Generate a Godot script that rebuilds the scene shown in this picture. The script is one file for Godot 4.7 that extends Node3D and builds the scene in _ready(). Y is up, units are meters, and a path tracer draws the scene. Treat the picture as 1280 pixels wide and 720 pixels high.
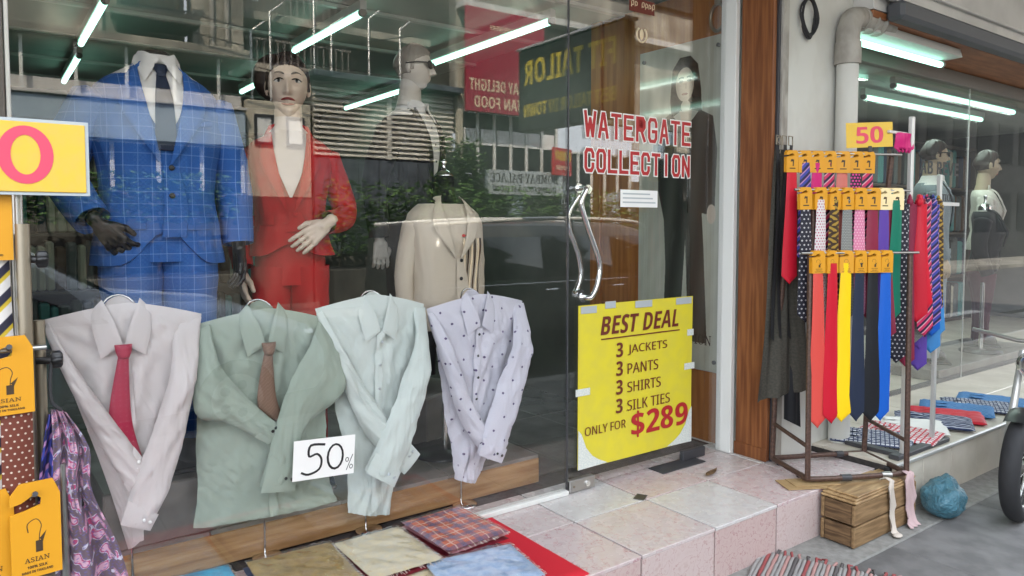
extends Node3D
# A tailor's shop front on a city pavement. x runs along the shop front, the shop window is the plane z = 0,
# the shop is behind it (z < 0), the street in front (z > 0). Metres.
var M := {}
var used := {}
var rng := RandomNumberGenerator.new()
var cache := {}

func _ready():
	rng.seed = 20240
	set_view()
	make_materials()
	build_ground()
	build_shop()
	build_neighbour_shop()
	build_street_across()
	build_shop_display()
	build_door_things()
	build_shirts()
	build_cloths()
	build_left_rack()
	build_right_racks()
	build_small_things()

func set_view():
	var cam := Camera3D.new()
	cam.name = "camera"
	add_child(cam)
	cam.position = Vector3(0, 1.5, 2.59)
	cam.rotation = Vector3(deg_to_rad(-3.0), deg_to_rad(-36.0), 0)
	var near := 0.05
	cam.keep_aspect = Camera3D.KEEP_HEIGHT
	cam.set_frustum(2.0 * near * 360.0 / 915.0, Vector2(0, -near * 32.05 / 915.0), near, 300.0)
	cam.current = true
	var env := Environment.new()
	env.background_mode = Environment.BG_SKY
	var sm := ProceduralSkyMaterial.new()
	sm.sky_top_color = lin(0.62, 0.68, 0.77)
	sm.sky_horizon_color = lin(0.80, 0.84, 0.88)
	sm.sky_curve = 0.25
	sm.ground_bottom_color = lin(0.16, 0.16, 0.16)
	sm.ground_horizon_color = lin(0.35, 0.36, 0.37)
	sm.sun_angle_max = 8.0
	var sky := Sky.new()
	sky.sky_material = sm
	env.sky = sky
	env.background_energy_multiplier = 1.6
	env.tonemap_mode = Environment.TONE_MAPPER_LINEAR
	env.tonemap_exposure = 4.2
	env.sdfgi_enabled = true
	env.ssao_enabled = true
	env.ssil_enabled = true
	var we := WorldEnvironment.new()
	we.name = "world"
	we.environment = env
	add_child(we)
	var sun := DirectionalLight3D.new()
	sun.name = "sun"
	add_child(sun)
	sun.light_energy = 1.6
	sun.light_color = Color(1.0, 0.95, 0.87)
	sun.light_angular_distance = 2.0
	sun.shadow_enabled = true
	# the sun stands behind the shop's own building: the shop front is in shade, the far side of the street is lit
	sun.look_at_from_position(Vector3.ZERO, Vector3(0.45, -1.0, 0.66))

# ---------------------------------------------------------------- small helpers
func lin(r: float, g: float, b: float) -> Color:
	return Color(r, g, b).linear_to_srgb()

func numbered(n: String) -> String:
	if not used.has(n):
		used[n] = 0
		return n
	used[n] += 1
	return "%s_%03d" % [n, used[n]]

func thing(called: String, label: String, category: String, at := Vector3.ZERO, turn := 0.0, group := "") -> Node3D:
	var o := Node3D.new()
	o.name = numbered(called)
	add_child(o, true)
	o.position = at
	o.rotation.y = turn
	tag(o, label, category, group)
	return o

func tag(o: Node, label: String, category: String, group := ""):
	o.set_meta("label", label)
	o.set_meta("category", category)
	if group != "":
		o.set_meta("group", group)

func part(parent: Node, called: String, mesh: Mesh, m: Material, at := Vector3.ZERO, rot := Vector3.ZERO) -> MeshInstance3D:
	var o := MeshInstance3D.new()
	o.name = called if parent != self else numbered(called)
	o.mesh = mesh
	o.material_override = m
	parent.add_child(o, true)
	o.position = at
	o.rotation = rot
	return o

func struct(called: String, mesh: Mesh, m: Material, at := Vector3.ZERO) -> MeshInstance3D:
	var o := part(self, called, mesh, m, at)
	o.set_meta("kind", "structure")
	return o

func struct_node(called: String) -> Node3D:
	var o := Node3D.new()
	o.name = numbered(called)
	add_child(o, true)
	o.set_meta("kind", "structure")
	return o

func st_new() -> SurfaceTool:
	var st := SurfaceTool.new()
	st.begin(Mesh.PRIMITIVE_TRIANGLES)
	return st

func done(st: SurfaceTool) -> ArrayMesh:
	st.index()
	st.generate_normals()
	return st.commit()

func tri(st: SurfaceTool, a: Vector3, b: Vector3, c: Vector3, ua := Vector2.ZERO, ub := Vector2.ZERO, uc := Vector2.ZERO):
	# a b c run anticlockwise seen from outside
	st.set_uv(ua); st.add_vertex(a)
	st.set_uv(uc); st.add_vertex(c)
	st.set_uv(ub); st.add_vertex(b)

func quad(st: SurfaceTool, a: Vector3, b: Vector3, c: Vector3, d: Vector3):
	tri(st, a, b, c, Vector2(0, 1), Vector2(1, 1), Vector2(1, 0))
	tri(st, a, c, d, Vector2(0, 1), Vector2(1, 0), Vector2(0, 0))

# box between two corners with chamfered edges
func bx(st: SurfaceTool, lo: Vector3, hi: Vector3, b := 0.004):
	st.set_smooth_group(-1)
	var c := (lo + hi) * 0.5
	var h := (hi - lo) * 0.5
	b = minf(b, minf(h.x, minf(h.y, h.z)) * 0.9)
	var P := func(sx: int, sy: int, sz: int, ax: int) -> Vector3:
		var v := Vector3(h.x - b, h.y - b, h.z - b)
		v[ax] += b
		return c + Vector3(v.x * sx, v.y * sy, v.z * sz)
	for s in [-1, 1]:
		face4(st, [P.call(s, -1, -1, 0), P.call(s, 1, -1, 0), P.call(s, 1, 1, 0), P.call(s, -1, 1, 0)], Vector3(s, 0, 0))
		face4(st, [P.call(-1, s, -1, 1), P.call(1, s, -1, 1), P.call(1, s, 1, 1), P.call(-1, s, 1, 1)], Vector3(0, s, 0))
		face4(st, [P.call(-1, -1, s, 2), P.call(1, -1, s, 2), P.call(1, 1, s, 2), P.call(-1, 1, s, 2)], Vector3(0, 0, s))
	if b <= 0.0:
		return
	for s in [-1, 1]:
		for t in [-1, 1]:
			face4(st, [P.call(s, t, -1, 0), P.call(s, t, 1, 0), P.call(s, t, 1, 1), P.call(s, t, -1, 1)], Vector3(s, t, 0))
			face4(st, [P.call(s, -1, t, 0), P.call(s, 1, t, 0), P.call(s, 1, t, 2), P.call(s, -1, t, 2)], Vector3(s, 0, t))
			face4(st, [P.call(-1, s, t, 1), P.call(1, s, t, 1), P.call(1, s, t, 2), P.call(-1, s, t, 2)], Vector3(0, s, t))
			for u in [-1, 1]:
				face3(st, P.call(s, t, u, 0), P.call(s, t, u, 1), P.call(s, t, u, 2), Vector3(s, t, u))

func face4(st: SurfaceTool, p: Array, n: Vector3):
	if (p[1] - p[0]).cross(p[2] - p[0]).dot(n) > 0.0:
		quad(st, p[0], p[1], p[2], p[3])
	else:
		quad(st, p[3], p[2], p[1], p[0])

func face3(st: SurfaceTool, a: Vector3, b: Vector3, c: Vector3, n: Vector3):
	if (b - a).cross(c - a).dot(n) > 0.0:
		tri(st, a, b, c)
	else:
		tri(st, a, c, b)

func box_mesh(size: Vector3, b := 0.004) -> ArrayMesh:
	var key := "b%s%s" % [size, b]
	if not cache.has(key):
		var st := st_new()
		bx(st, -size * 0.5, size * 0.5, b)
		cache[key] = done(st)
	return cache[key]

func box(lo: Vector3, hi: Vector3, b := 0.004) -> ArrayMesh:
	var st := st_new()
	bx(st, lo, hi, b)
	return done(st)

# a smooth surface through rows of points; closed rows wrap round. Anticlockwise: columns to the right, rows downwards.
func grid(st: SurfaceTool, rows: Array, closed := false, flip := false, su := 1.0, sv := 1.0, smooth := 1):
	st.set_smooth_group(smooth)
	var nv := rows.size()
	var nu: int = rows[0].size()
	for j in nv - 1:
		for i in (nu if closed else nu - 1):
			var k := (i + 1) % nu
			var a: Vector3 = rows[j][i]
			var b: Vector3 = rows[j][k]
			var c: Vector3 = rows[j + 1][k]
			var d: Vector3 = rows[j + 1][i]
			var ua := Vector2(su * i / (nu - 1.0), sv * j / (nv - 1.0))
			var ub := Vector2(su * (i + 1) / (nu - 1.0), ua.y)
			var uc := Vector2(ub.x, sv * (j + 1) / (nv - 1.0))
			var ud := Vector2(ua.x, uc.y)
			if flip:
				tri(st, a, b, c, ua, ub, uc)
				tri(st, a, c, d, ua, uc, ud)
			else:
				tri(st, a, c, b, ua, uc, ub)
				tri(st, a, d, c, ua, ud, uc)

func fan(st: SurfaceTool, ring: Array, n: Vector3):
	var c := Vector3.ZERO
	for p in ring:
		c += p
	c /= ring.size()
	st.set_smooth_group(-1)
	for i in ring.size():
		face3(st, c, ring[i], ring[(i + 1) % ring.size()], n)

# round tube along points; r is a number or one radius per point
func tube(st: SurfaceTool, pts: Array, r, sides := 8, caps := true):
	var n := pts.size()
	var rows := []
	var t0: Vector3 = (pts[1] - pts[0]).normalized()
	var u := t0.cross(Vector3(0.123, 0.9, 0.41)).normalized()
	for i in n:
		var t: Vector3 = (pts[mini(i + 1, n - 1)] - pts[maxi(i - 1, 0)]).normalized()
		u = (u - t * u.dot(t)).normalized()
		var w := t.cross(u)
		var ring := []
		var rr: float = r[i] if r is Array else r
		for k in sides:
			var a := TAU * k / sides
			ring.append(pts[i] + (u * cos(a) + w * sin(a)) * rr)
		rows.append(ring)
	grid(st, rows, true, false, 1.0, 1.0)
	if caps:
		fan(st, rows[0], -t0)
		fan(st, rows[n - 1], (pts[n - 1] - pts[n - 2]).normalized())

func tube_mesh(pts: Array, r, sides := 8) -> ArrayMesh:
	var st := st_new()
	tube(st, pts, r, sides)
	return done(st)

func smooth_path(pts: Array, per := 6) -> Array:
	var out := []
	var n := pts.size()
	for i in n - 1:
		for k in per:
			out.append(pts[i].cubic_interpolate(pts[i + 1], pts[maxi(i - 1, 0)], pts[mini(i + 2, n - 1)], k / float(per)))
	out.append(pts[n - 1])
	return out

# turned shape: profile of (radius, height) from the bottom up
func lathe(st: SurfaceTool, prof: Array, at := Vector3.ZERO, sides := 20, squash := 1.0):
	var rows := []
	for p in prof:
		var ring := []
		for k in sides:
			var a := -TAU * k / sides
			ring.append(at + Vector3(cos(a) * p.x, p.y, sin(a) * p.x * squash))
		rows.append(ring)
	grid(st, rows, true, false)

func lathe_mesh(prof: Array, sides := 20) -> ArrayMesh:
	var st := st_new()
	lathe(st, prof, Vector3.ZERO, sides)
	return done(st)

# a flat outline in x, y given depth towards +z
func prism(st: SurfaceTool, poly: PackedVector2Array, z0: float, z1: float):
	st.set_smooth_group(-1)
	if Geometry2D.is_polygon_clockwise(poly):
		poly.reverse()
	var idx := Geometry2D.triangulate_polygon(poly)
	for i in range(0, idx.size(), 3):
		var a := poly[idx[i]]
		var b := poly[idx[i + 1]]
		var c := poly[idx[i + 2]]
		face3(st, Vector3(a.x, a.y, z1), Vector3(b.x, b.y, z1), Vector3(c.x, c.y, z1), Vector3.BACK)
		face3(st, Vector3(a.x, a.y, z0), Vector3(b.x, b.y, z0), Vector3(c.x, c.y, z0), Vector3.FORWARD)
	for i in poly.size():
		var a := poly[i]
		var b := poly[(i + 1) % poly.size()]
		var n := Vector3(b.y - a.y, a.x - b.x, 0)
		face4(st, [Vector3(a.x, a.y, z0), Vector3(b.x, b.y, z0), Vector3(b.x, b.y, z1), Vector3(a.x, a.y, z1)], n)

func prism_mesh(poly: Array, z0: float, z1: float) -> ArrayMesh:
	var st := st_new()
	prism(st, PackedVector2Array(poly), z0, z1)
	return done(st)

func along(line: Array, t: float) -> Vector2:
	# point at share t of a polyline given as Vector2, by its number of points
	var f := clampf(t, 0.0, 1.0) * (line.size() - 1)
	var i := mini(int(f), line.size() - 2)
	var n := line.size()
	if n > 2:
		return line[i].cubic_interpolate(line[i + 1], line[maxi(i - 1, 0)], line[mini(i + 2, n - 1)], f - i)
	return line[i].lerp(line[i + 1], f - i)

# soft cloth between a left and a right edge (x, y); z(u, v, x, y) is its front, thick its greatest thickness
func cloth(st: SurfaceTool, left: Array, right: Array, nu: int, nv: int, z: Callable, thick := 0.006, su := 1.0, sv := 1.0, crown := 0.0):
	var front := []
	var back := []
	for j in nv + 1:
		var v := j / float(nv)
		var a := along(left, v)
		var b := along(right, v)
		var rf := []
		var rb := []
		for i in nu + 1:
			var u := i / float(nu)
			var p := a.lerp(b, u)
			p.y += crown * (1.0 - pow(absf(u * 2 - 1), 1.4)) * pow(1.0 - v, 4)
			var edge := sqrt(maxf(0.0, 1.0 - pow(absf(u * 2 - 1), 6))) * sqrt(maxf(0.0, 1.0 - pow(absf(v * 2 - 1), 12)))
			var zz: float = z.call(u, v, p.x, p.y)
			rf.append(Vector3(p.x, p.y, zz + thick * 0.5 * edge))
			rb.append(Vector3(p.x, p.y, zz - thick * 0.5 * edge - 0.0004))
		front.append(rf)
		back.append(rb)
	grid(st, front, false, false, su, sv, 1)
	grid(st, back, false, true, su, sv, 2)

func text_part(parent: Node, called: String, words: String, m: Material, at: Vector3, w: float, h: float, bold := true, depth := 0.002, serif := false, italic := 0.0) -> MeshInstance3D:
	var tm := TextMesh.new()
	var f := SystemFont.new()
	f.font_names = PackedStringArray(["Droid Serif" if serif else "Droid Sans"])
	f.font_weight = 700 if bold else 400
	tm.font = f
	tm.font_size = 64
	tm.pixel_size = 0.01
	tm.depth = 0.04
	tm.curve_step = 2.0
	tm.text = words
	var o := part(parent, called, tm, m)
	var bb := tm.get_aabb()
	var sc := Vector3(w / maxf(bb.size.x, 0.001), h / maxf(bb.size.y, 0.001), depth / 0.04)
	var b := Basis(Vector3(sc.x, 0, 0), Vector3(italic * sc.y, sc.y, 0), Vector3(0, 0, sc.z))
	o.transform = Transform3D(b, at - b * bb.get_center())
	return o

# ---------------------------------------------------------------- materials
func sm(key: String, c: Color, rough := 0.8, metal := 0.0, spec := 0.5) -> StandardMaterial3D:
	var m := StandardMaterial3D.new()
	m.resource_name = key
	m.albedo_color = c
	m.roughness = rough
	m.metallic = metal
	m.metallic_specular = spec
	M[key] = m
	return m

func noise_tex(sd: int, freq: float, cols: Array, offs: Array, size := 256, type := FastNoiseLite.TYPE_SIMPLEX_SMOOTH, oct := 4, stretch := 1.0) -> NoiseTexture2D:
	var n := FastNoiseLite.new()
	n.seed = sd
	n.noise_type = type
	n.frequency = freq
	n.fractal_octaves = oct
	var g := Gradient.new()
	g.offsets = PackedFloat32Array(offs)
	g.colors = PackedColorArray(cols)
	var t := NoiseTexture2D.new()
	t.width = size
	t.height = int(size * stretch)
	t.seamless = true
	t.noise = n
	t.color_ramp = g
	return t

# a material with two tones of grain over the whole surface
func nm(key: String, c1: Color, c2: Color, rough: float, freq: float, scale: Vector3, spec := 0.5, oct := 5) -> StandardMaterial3D:
	var m := sm(key, Color.WHITE, rough, 0.0, spec)
	m.albedo_texture = noise_tex(hash(key) % 9999, freq, [c1, c1.lerp(c2, 0.5), c2], [0.25, 0.5, 0.75], 256, FastNoiseLite.TYPE_SIMPLEX_SMOOTH, oct)
	m.uv1_triplanar = true
	m.uv1_world_triplanar = true
	m.uv1_scale = scale
	return m

# polished stone: a base tone with thin veins
func marble(key: String, base: Color, shade: Color, vein: Color, scale: float, off: Vector3) -> StandardMaterial3D:
	var m := sm(key, Color.WHITE, 0.35, 0.0, 0.45)
	m.albedo_texture = noise_tex(hash(key) % 999, 0.011, [shade, base, base, vein, base, base, shade.lerp(base, 0.5)], [0.1, 0.3, 0.47, 0.5, 0.53, 0.7, 0.95], 512, FastNoiseLite.TYPE_SIMPLEX_SMOOTH, 6)
	m.uv1_triplanar = true
	m.uv1_world_triplanar = true
	m.uv1_scale = Vector3.ONE * scale
	m.uv1_offset = off
	return m

func bump(m: StandardMaterial3D, sd: int, freq: float, cm: float):
	var key := "bump%d" % (0 if freq < 0.06 else 1)
	if not cache.has(key):
		cache[key] = noise_tex(sd, freq, [Color.BLACK, Color.WHITE], [0.0, 1.0])
	var t: Texture2D = cache[key]
	m.heightmap_enabled = true
	m.heightmap_texture = t
	m.heightmap_scale = cm

# a woven pattern drawn pixel by pixel by f(x, y) -> Color
func img_tex(size: int, f: Callable) -> ImageTexture:
	var im := Image.create(size, size, false, Image.FORMAT_RGB8)
	for y in size:
		for x in size:
			im.set_pixel(x, y, f.call(x, y))
	im.generate_mipmaps()
	return ImageTexture.create_from_image(im)

func pattern(key: String, size: int, f: Callable, scale: float, rough := 0.75) -> StandardMaterial3D:
	var m := sm(key, Color.WHITE, rough, 0.0, 0.35)
	m.albedo_texture = img_tex(size, f)
	m.uv1_triplanar = true
	m.uv1_scale = Vector3(scale, scale, scale)
	m.uv1_triplanar_sharpness = 8.0
	return m

# plain cloth: one shared weave, tinted
func weave(key: String, c: Color, var_: float, scale: float, rough: float) -> StandardMaterial3D:
	var tk := "weave%s" % var_
	if not cache.has(tk):
		cache[tk] = img_tex(64, func(x, y):
			var h := fmod(absf(sin(x * 12.9898 + y * 78.233) * 43758.5453), 1.0)
			var k: float = 1.0 - var_ + var_ * (0.75 * h + (0.25 if (x + y) % 4 < 2 else 0.0))
			return Color(k, k, k).linear_to_srgb())
	var m := sm(key, c.linear_to_srgb(), rough, 0.0, 0.35)
	m.albedo_texture = cache[tk]
	m.uv1_triplanar = true
	m.uv1_scale = Vector3.ONE * scale
	m.uv1_triplanar_sharpness = 8.0
	return m

func make_materials():
	# stone, concrete, paint
	for k in 3:
		var m := marble("step_tile_%d" % k, [lin(0.57, 0.50, 0.49), lin(0.58, 0.56, 0.55), lin(0.56, 0.47, 0.465)][k], [lin(0.52, 0.43, 0.43), lin(0.54, 0.51, 0.50), lin(0.51, 0.39, 0.39)][k], [lin(0.46, 0.28, 0.29), lin(0.52, 0.43, 0.43), lin(0.43, 0.22, 0.23)][k], 1.6, Vector3(k * 0.37, k * 0.61, k * 0.17))
		m.roughness_texture = noise_tex(40 + k, 0.02, [Color(0.55, 0.55, 0.55), Color.WHITE], [0.3, 0.8])
	for k in 2:
		marble("riser_tile_%d" % k, [lin(0.52, 0.40, 0.38), lin(0.55, 0.45, 0.43)][k], [lin(0.44, 0.29, 0.28), lin(0.48, 0.36, 0.34)][k], [lin(0.36, 0.18, 0.18), lin(0.40, 0.24, 0.23)][k], 2.4, Vector3(k * 0.43, 0.2, 0))
	nm("grout", lin(0.05, 0.042, 0.04), lin(0.03, 0.026, 0.024), 0.9, 0.05, Vector3.ONE * 2)
	for k in 3:
		var t: float = [1.0, 0.9, 1.1][k]
		var m := nm("paving_%d" % k, lin(0.205 * t, 0.20 * t, 0.195 * t), lin(0.148 * t, 0.145 * t, 0.142 * t), 0.85, 0.02, Vector3.ONE * 0.9, 0.3, 6)
		m.uv1_offset = Vector3(k * 0.31, 0, k * 0.53)
		bump(m, 70 + k, 0.12, 0.15)
	bump(nm("kerb_concrete", lin(0.30, 0.295, 0.275), lin(0.24, 0.235, 0.22), 0.9, 0.05, Vector3.ONE * 1.3, 0.3, 6), 77, 0.1, 0.3)
	bump(nm("asphalt", lin(0.05, 0.05, 0.052), lin(0.032, 0.032, 0.034), 0.9, 0.06, Vector3.ONE * 0.8, 0.3), 78, 0.3, 0.4)
	nm("ledge_tile", lin(0.62, 0.57, 0.48), lin(0.52, 0.47, 0.39), 0.3, 0.012, Vector3.ONE * 0.8, 0.45)
	bump(nm("pillar_paint", lin(0.60, 0.60, 0.56), lin(0.52, 0.51, 0.47), 0.75, 0.012, Vector3(0.9, 0.5, 0.9), 0.35, 6), 79, 0.04, 0.15)
	nm("old_paint", lin(0.42, 0.40, 0.36), lin(0.27, 0.25, 0.22), 0.8, 0.02, Vector3(1.5, 0.8, 1.5), 0.3, 6)
	nm("soffit_white", lin(0.60, 0.59, 0.56), lin(0.50, 0.49, 0.47), 0.6, 0.012, Vector3.ONE * 0.6)
	nm("old_concrete", lin(0.45, 0.42, 0.35), lin(0.20, 0.185, 0.16), 0.92, 0.016, Vector3(0.22, 0.14, 0.22), 0.3, 7)
	nm("dark_concrete", lin(0.14, 0.135, 0.12), lin(0.07, 0.068, 0.062), 0.92, 0.016, Vector3(0.2, 0.15, 0.2), 0.3, 7)
	nm("cream_wall", lin(0.58, 0.54, 0.44), lin(0.42, 0.38, 0.30), 0.9, 0.014, Vector3(0.25, 0.12, 0.25), 0.3, 6)
	nm("shutter_white", lin(0.76, 0.74, 0.68), lin(0.52, 0.49, 0.42), 0.7, 0.03, Vector3(0.3, 0.7, 0.3), 0.3, 6)
	nm("slate_panel", lin(0.10, 0.12, 0.14), lin(0.06, 0.075, 0.09), 0.6, 0.02, Vector3.ONE * 0.4)
	nm("blue_fascia", lin(0.42, 0.52, 0.60), lin(0.34, 0.43, 0.51), 0.6, 0.01, Vector3.ONE * 0.4)
	# wood
	for d in [["wood_post", lin(0.26, 0.098, 0.034), lin(0.15, 0.05, 0.018), Vector3(6, 0.35, 6)], ["wood_panel", lin(0.36, 0.15, 0.045), lin(0.27, 0.10, 0.03), Vector3(4, 0.3, 4)],
			["wood_soffit", lin(0.33, 0.13, 0.05), lin(0.22, 0.08, 0.03), Vector3(0.5, 3, 3)], ["display_wood", lin(0.40, 0.24, 0.11), lin(0.27, 0.14, 0.055), Vector3(0.4, 5, 5)],
			["crate_wood", lin(0.30, 0.19, 0.095), lin(0.19, 0.115, 0.055), Vector3(0.8, 7, 7)], ["crate_wood_dark", lin(0.20, 0.12, 0.06), lin(0.08, 0.045, 0.022), Vector3(9, 9, 1.2)], ["plywood", lin(0.46, 0.31, 0.16), lin(0.26, 0.16, 0.075), Vector3(1.0, 4, 6)]]:
		var m := nm(d[0], d[1], d[2], 0.45, 0.02, d[3], 0.4, 6)
		bump(m, hash(d[0]) % 500, 0.03, 0.05)
	M.crate_wood.roughness = 0.8
	M.crate_wood_dark.roughness = 0.8
	nm("cardboard", lin(0.42, 0.29, 0.15), lin(0.36, 0.24, 0.12), 0.9, 0.03, Vector3.ONE * 3, 0.2)
	# metal, plastic, glass
	sm("chrome", lin(0.75, 0.75, 0.74), 0.12, 1.0)
	sm("steel", lin(0.45, 0.44, 0.42), 0.35, 1.0)
	sm("worn_steel", lin(0.30, 0.26, 0.20), 0.45, 0.9)
	nm("brown_tube", lin(0.13, 0.075, 0.055), lin(0.07, 0.04, 0.032), 0.45, 0.05, Vector3.ONE * 4).metallic = 0.3
	sm("aluminium", lin(0.62, 0.62, 0.60), 0.4, 0.6)
	sm("white_frame", lin(0.72, 0.72, 0.69), 0.45)
	sm("dark_frame", lin(0.045, 0.045, 0.05), 0.45)
	sm("grey_frame", lin(0.20, 0.18, 0.16), 0.5)
	sm("black_plastic", lin(0.012, 0.012, 0.013), 0.35)
	sm("black_rubber", lin(0.022, 0.022, 0.024), 0.75)
	sm("shutter_box", lin(0.075, 0.08, 0.09), 0.5)
	sm("lamp_body", lin(0.55, 0.55, 0.52), 0.5)
	var g := sm("glass", Color(0.02, 0.03, 0.028, 0.004), 0.0)
	g.transparency = BaseMaterial3D.TRANSPARENCY_ALPHA
	g.metallic_specular = 0.5
	var film := sm("clear_film", Color(0.8, 0.8, 0.8, 0.03), 0.08)
	film.transparency = BaseMaterial3D.TRANSPARENCY_ALPHA
	var gd := sm("car_glass", lin(0.02, 0.025, 0.03), 0.04)
	gd.metallic_specular = 0.6
	sm("window_glass_far", lin(0.02, 0.024, 0.026), 0.25, 0.0, 0.2)
	sm("dark_curtain_wall", lin(0.03, 0.032, 0.034), 0.8, 0.0, 0.05)
	sm("blind_window", lin(0.018, 0.02, 0.022), 0.8, 0.0, 0.05)
	var gl := sm("tube_glow", Color(0.75, 0.98, 0.9), 0.4)
	gl.emission_enabled = true
	gl.emission = Color(0.70, 1.0, 0.90)
	gl.emission_energy_multiplier = 0.9
	# interior
	nm("shop_wall", lin(0.13, 0.13, 0.115), lin(0.09, 0.09, 0.08), 0.85, 0.01, Vector3.ONE * 0.5)
	nm("shop_ceiling", lin(0.42, 0.45, 0.41), lin(0.36, 0.39, 0.36), 0.85, 0.01, Vector3.ONE * 0.4)
	nm("shop_floor", lin(0.16, 0.16, 0.155), lin(0.11, 0.11, 0.105), 0.18, 0.015, Vector3.ONE * 0.7, 0.5)
	nm("display_top", lin(0.22, 0.21, 0.19), lin(0.14, 0.125, 0.11), 0.3, 0.015, Vector3.ONE * 0.9, 0.5)
	sm("shelf_dark", lin(0.07, 0.055, 0.045), 0.6)
	# paints and paper
	nm("yellow_paper", lin(0.70, 0.60, 0.035), lin(0.66, 0.57, 0.05), 0.5, 0.02, Vector3.ONE * 2)
	nm("sign_yellow", lin(0.72, 0.46, 0.05), lin(0.68, 0.45, 0.07), 0.4, 0.03, Vector3.ONE * 5)
	sm("card_orange", lin(0.64, 0.29, 0.012), 0.45)
	sm("card_pale", lin(0.80, 0.66, 0.36), 0.45)
	sm("print_dark", lin(0.05, 0.028, 0.012), 0.6)
	sm("print_brown", lin(0.14, 0.022, 0.012), 0.6)
	sm("print_red", lin(0.42, 0.018, 0.022), 0.5)
	sm("print_pink", lin(0.66, 0.06, 0.12), 0.5)
	sm("print_black", lin(0.012, 0.012, 0.012), 0.5)
	sm("print_white", lin(0.80, 0.79, 0.75), 0.5)
	sm("print_yellow", lin(0.70, 0.55, 0.04), 0.5)
	sm("print_cream", lin(0.75, 0.60, 0.40), 0.5)
	sm("paper_white", lin(0.82, 0.82, 0.80), 0.7)
	sm("tape_grey", lin(0.42, 0.46, 0.48), 0.35)
	nm("torn_white", lin(0.72, 0.74, 0.68), lin(0.55, 0.60, 0.58), 0.6, 0.06, Vector3.ONE * 6)
	sm("sign_red", lin(0.34, 0.016, 0.045), 0.5)
	sm("sign_red_bright", lin(0.55, 0.02, 0.02), 0.5)
	sm("sign_black", lin(0.012, 0.014, 0.012), 0.4)
	# cloth
	sm("cloth_red_board", lin(0.58, 0.008, 0.025), 0.7)
	for d in [["rag_pink", lin(0.55, 0.40, 0.40)], ["rag_white", lin(0.62, 0.55, 0.48)]]:
		sm(d[0], d[1], 0.95)
	var tarp := nm("blue_bag", lin(0.08, 0.20, 0.26), lin(0.05, 0.15, 0.20), 0.35, 0.03, Vector3.ONE * 4)
	bump(tarp, 90, 0.03, 1.0)
	sm("skin_pale", lin(0.62, 0.50, 0.39), 0.4)
	sm("skin_white", lin(0.62, 0.57, 0.50), 0.45)
	sm("skin_gold", lin(0.36, 0.28, 0.19), 0.4)
	sm("hair_dark", lin(0.022, 0.012, 0.009), 0.5)
	sm("hair_grey", lin(0.30, 0.27, 0.23), 0.6)
	sm("lip_red", lin(0.20, 0.018, 0.018), 0.35)
	sm("eye_white", lin(0.6, 0.58, 0.53), 0.3)
	sm("eye_dark", lin(0.012, 0.008, 0.006), 0.25)

# ---------------------------------------------------------------- ground
func build_ground():
	struct("ground", box(Vector3(-60, -0.6, -40), Vector3(90, -0.2, 60), 0.0), M.dark_concrete)
	struct("road", box(Vector3(-40, -0.2, 3.02), Vector3(60, -0.14, 8.6), 0.0), M.asphalt)
	var far := struct("far_pavement", box(Vector3(-40, -0.2, 8.6), Vector3(60, 0.0, 11.0), 0.01), M.dark_concrete)
	far.set_meta("label", "concrete pavement on the far side of the street")
	# paved footway in front of the shops, laid in slabs
	var pv := struct_node("pavement")
	part(pv, "bed", box(Vector3(-6, -0.2, 0.4), Vector3(14, -0.012, 2.8), 0.0), M.grout)
	part(pv, "kerb", box(Vector3(-6, -0.2, 2.8), Vector3(14, 0.0, 3.02), 0.02), M.kerb_concrete)
	part(pv, "edge_strip", box(Vector3(-6, -0.06, 0.5), Vector3(14, -0.001, 0.925), 0.006), M.kerb_concrete)
	for i in 13:
		for j in 3:
			var x0 := -2.0 + i * 0.9 + (0.45 if j % 2 == 1 else 0.0)
			var z0 := 0.93 + j * 0.624
			var y := rng.randf_range(-0.002, 0.001)
			part(pv, "slab", box(Vector3(x0, -0.05, z0), Vector3(x0 + 0.894, y, z0 + 0.618), 0.004), M["paving_%d" % (rng.randi() % 3)])
	# tiled step in front of the shop window
	var sp := struct_node("tiled_step")
	part(sp, "bed", box(Vector3(-1.2, -0.1, -0.3), Vector3(3.74, 0.22, 0.652), 0.0), M.grout)
	var top := [1, 0, 1, 2, 0, 1, 1, 0, 2, 1, 0, 2]
	var xs := -0.155
	for i in 9:
		var x0 := xs + i * 0.435
		var x1 := minf(x0 + 0.427, 3.735)
		for j in 2:
			var z1 := 0.665 - j * 0.397
			var kind: int = [1, 2, 0, 1, 2, 0, 1, 2, 0][i] if j == 0 else [2, 1, 2, 0, 0, 1, 2, 0, 1][i]
			part(sp, "tile", box(Vector3(x0, 0.215, z1 - 0.389), Vector3(x1, 0.23 + rng.randf_range(-0.0008, 0.0005), z1), 0.002), M["step_tile_%d" % kind])
		part(sp, "riser_tile", box(Vector3(x0, -0.03, 0.652), Vector3(x1, 0.213, 0.662 + rng.randf_range(-0.001, 0.001)), 0.002), M["riser_tile_%d" % (i % 2)])

# ---------------------------------------------------------------- the shop: its shell, glass and fittings
func pane(parent: Node, called: String, lo: Vector3, hi: Vector3) -> MeshInstance3D:
	return part(parent, called, box(lo, hi, 0.0), M.glass)

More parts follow.
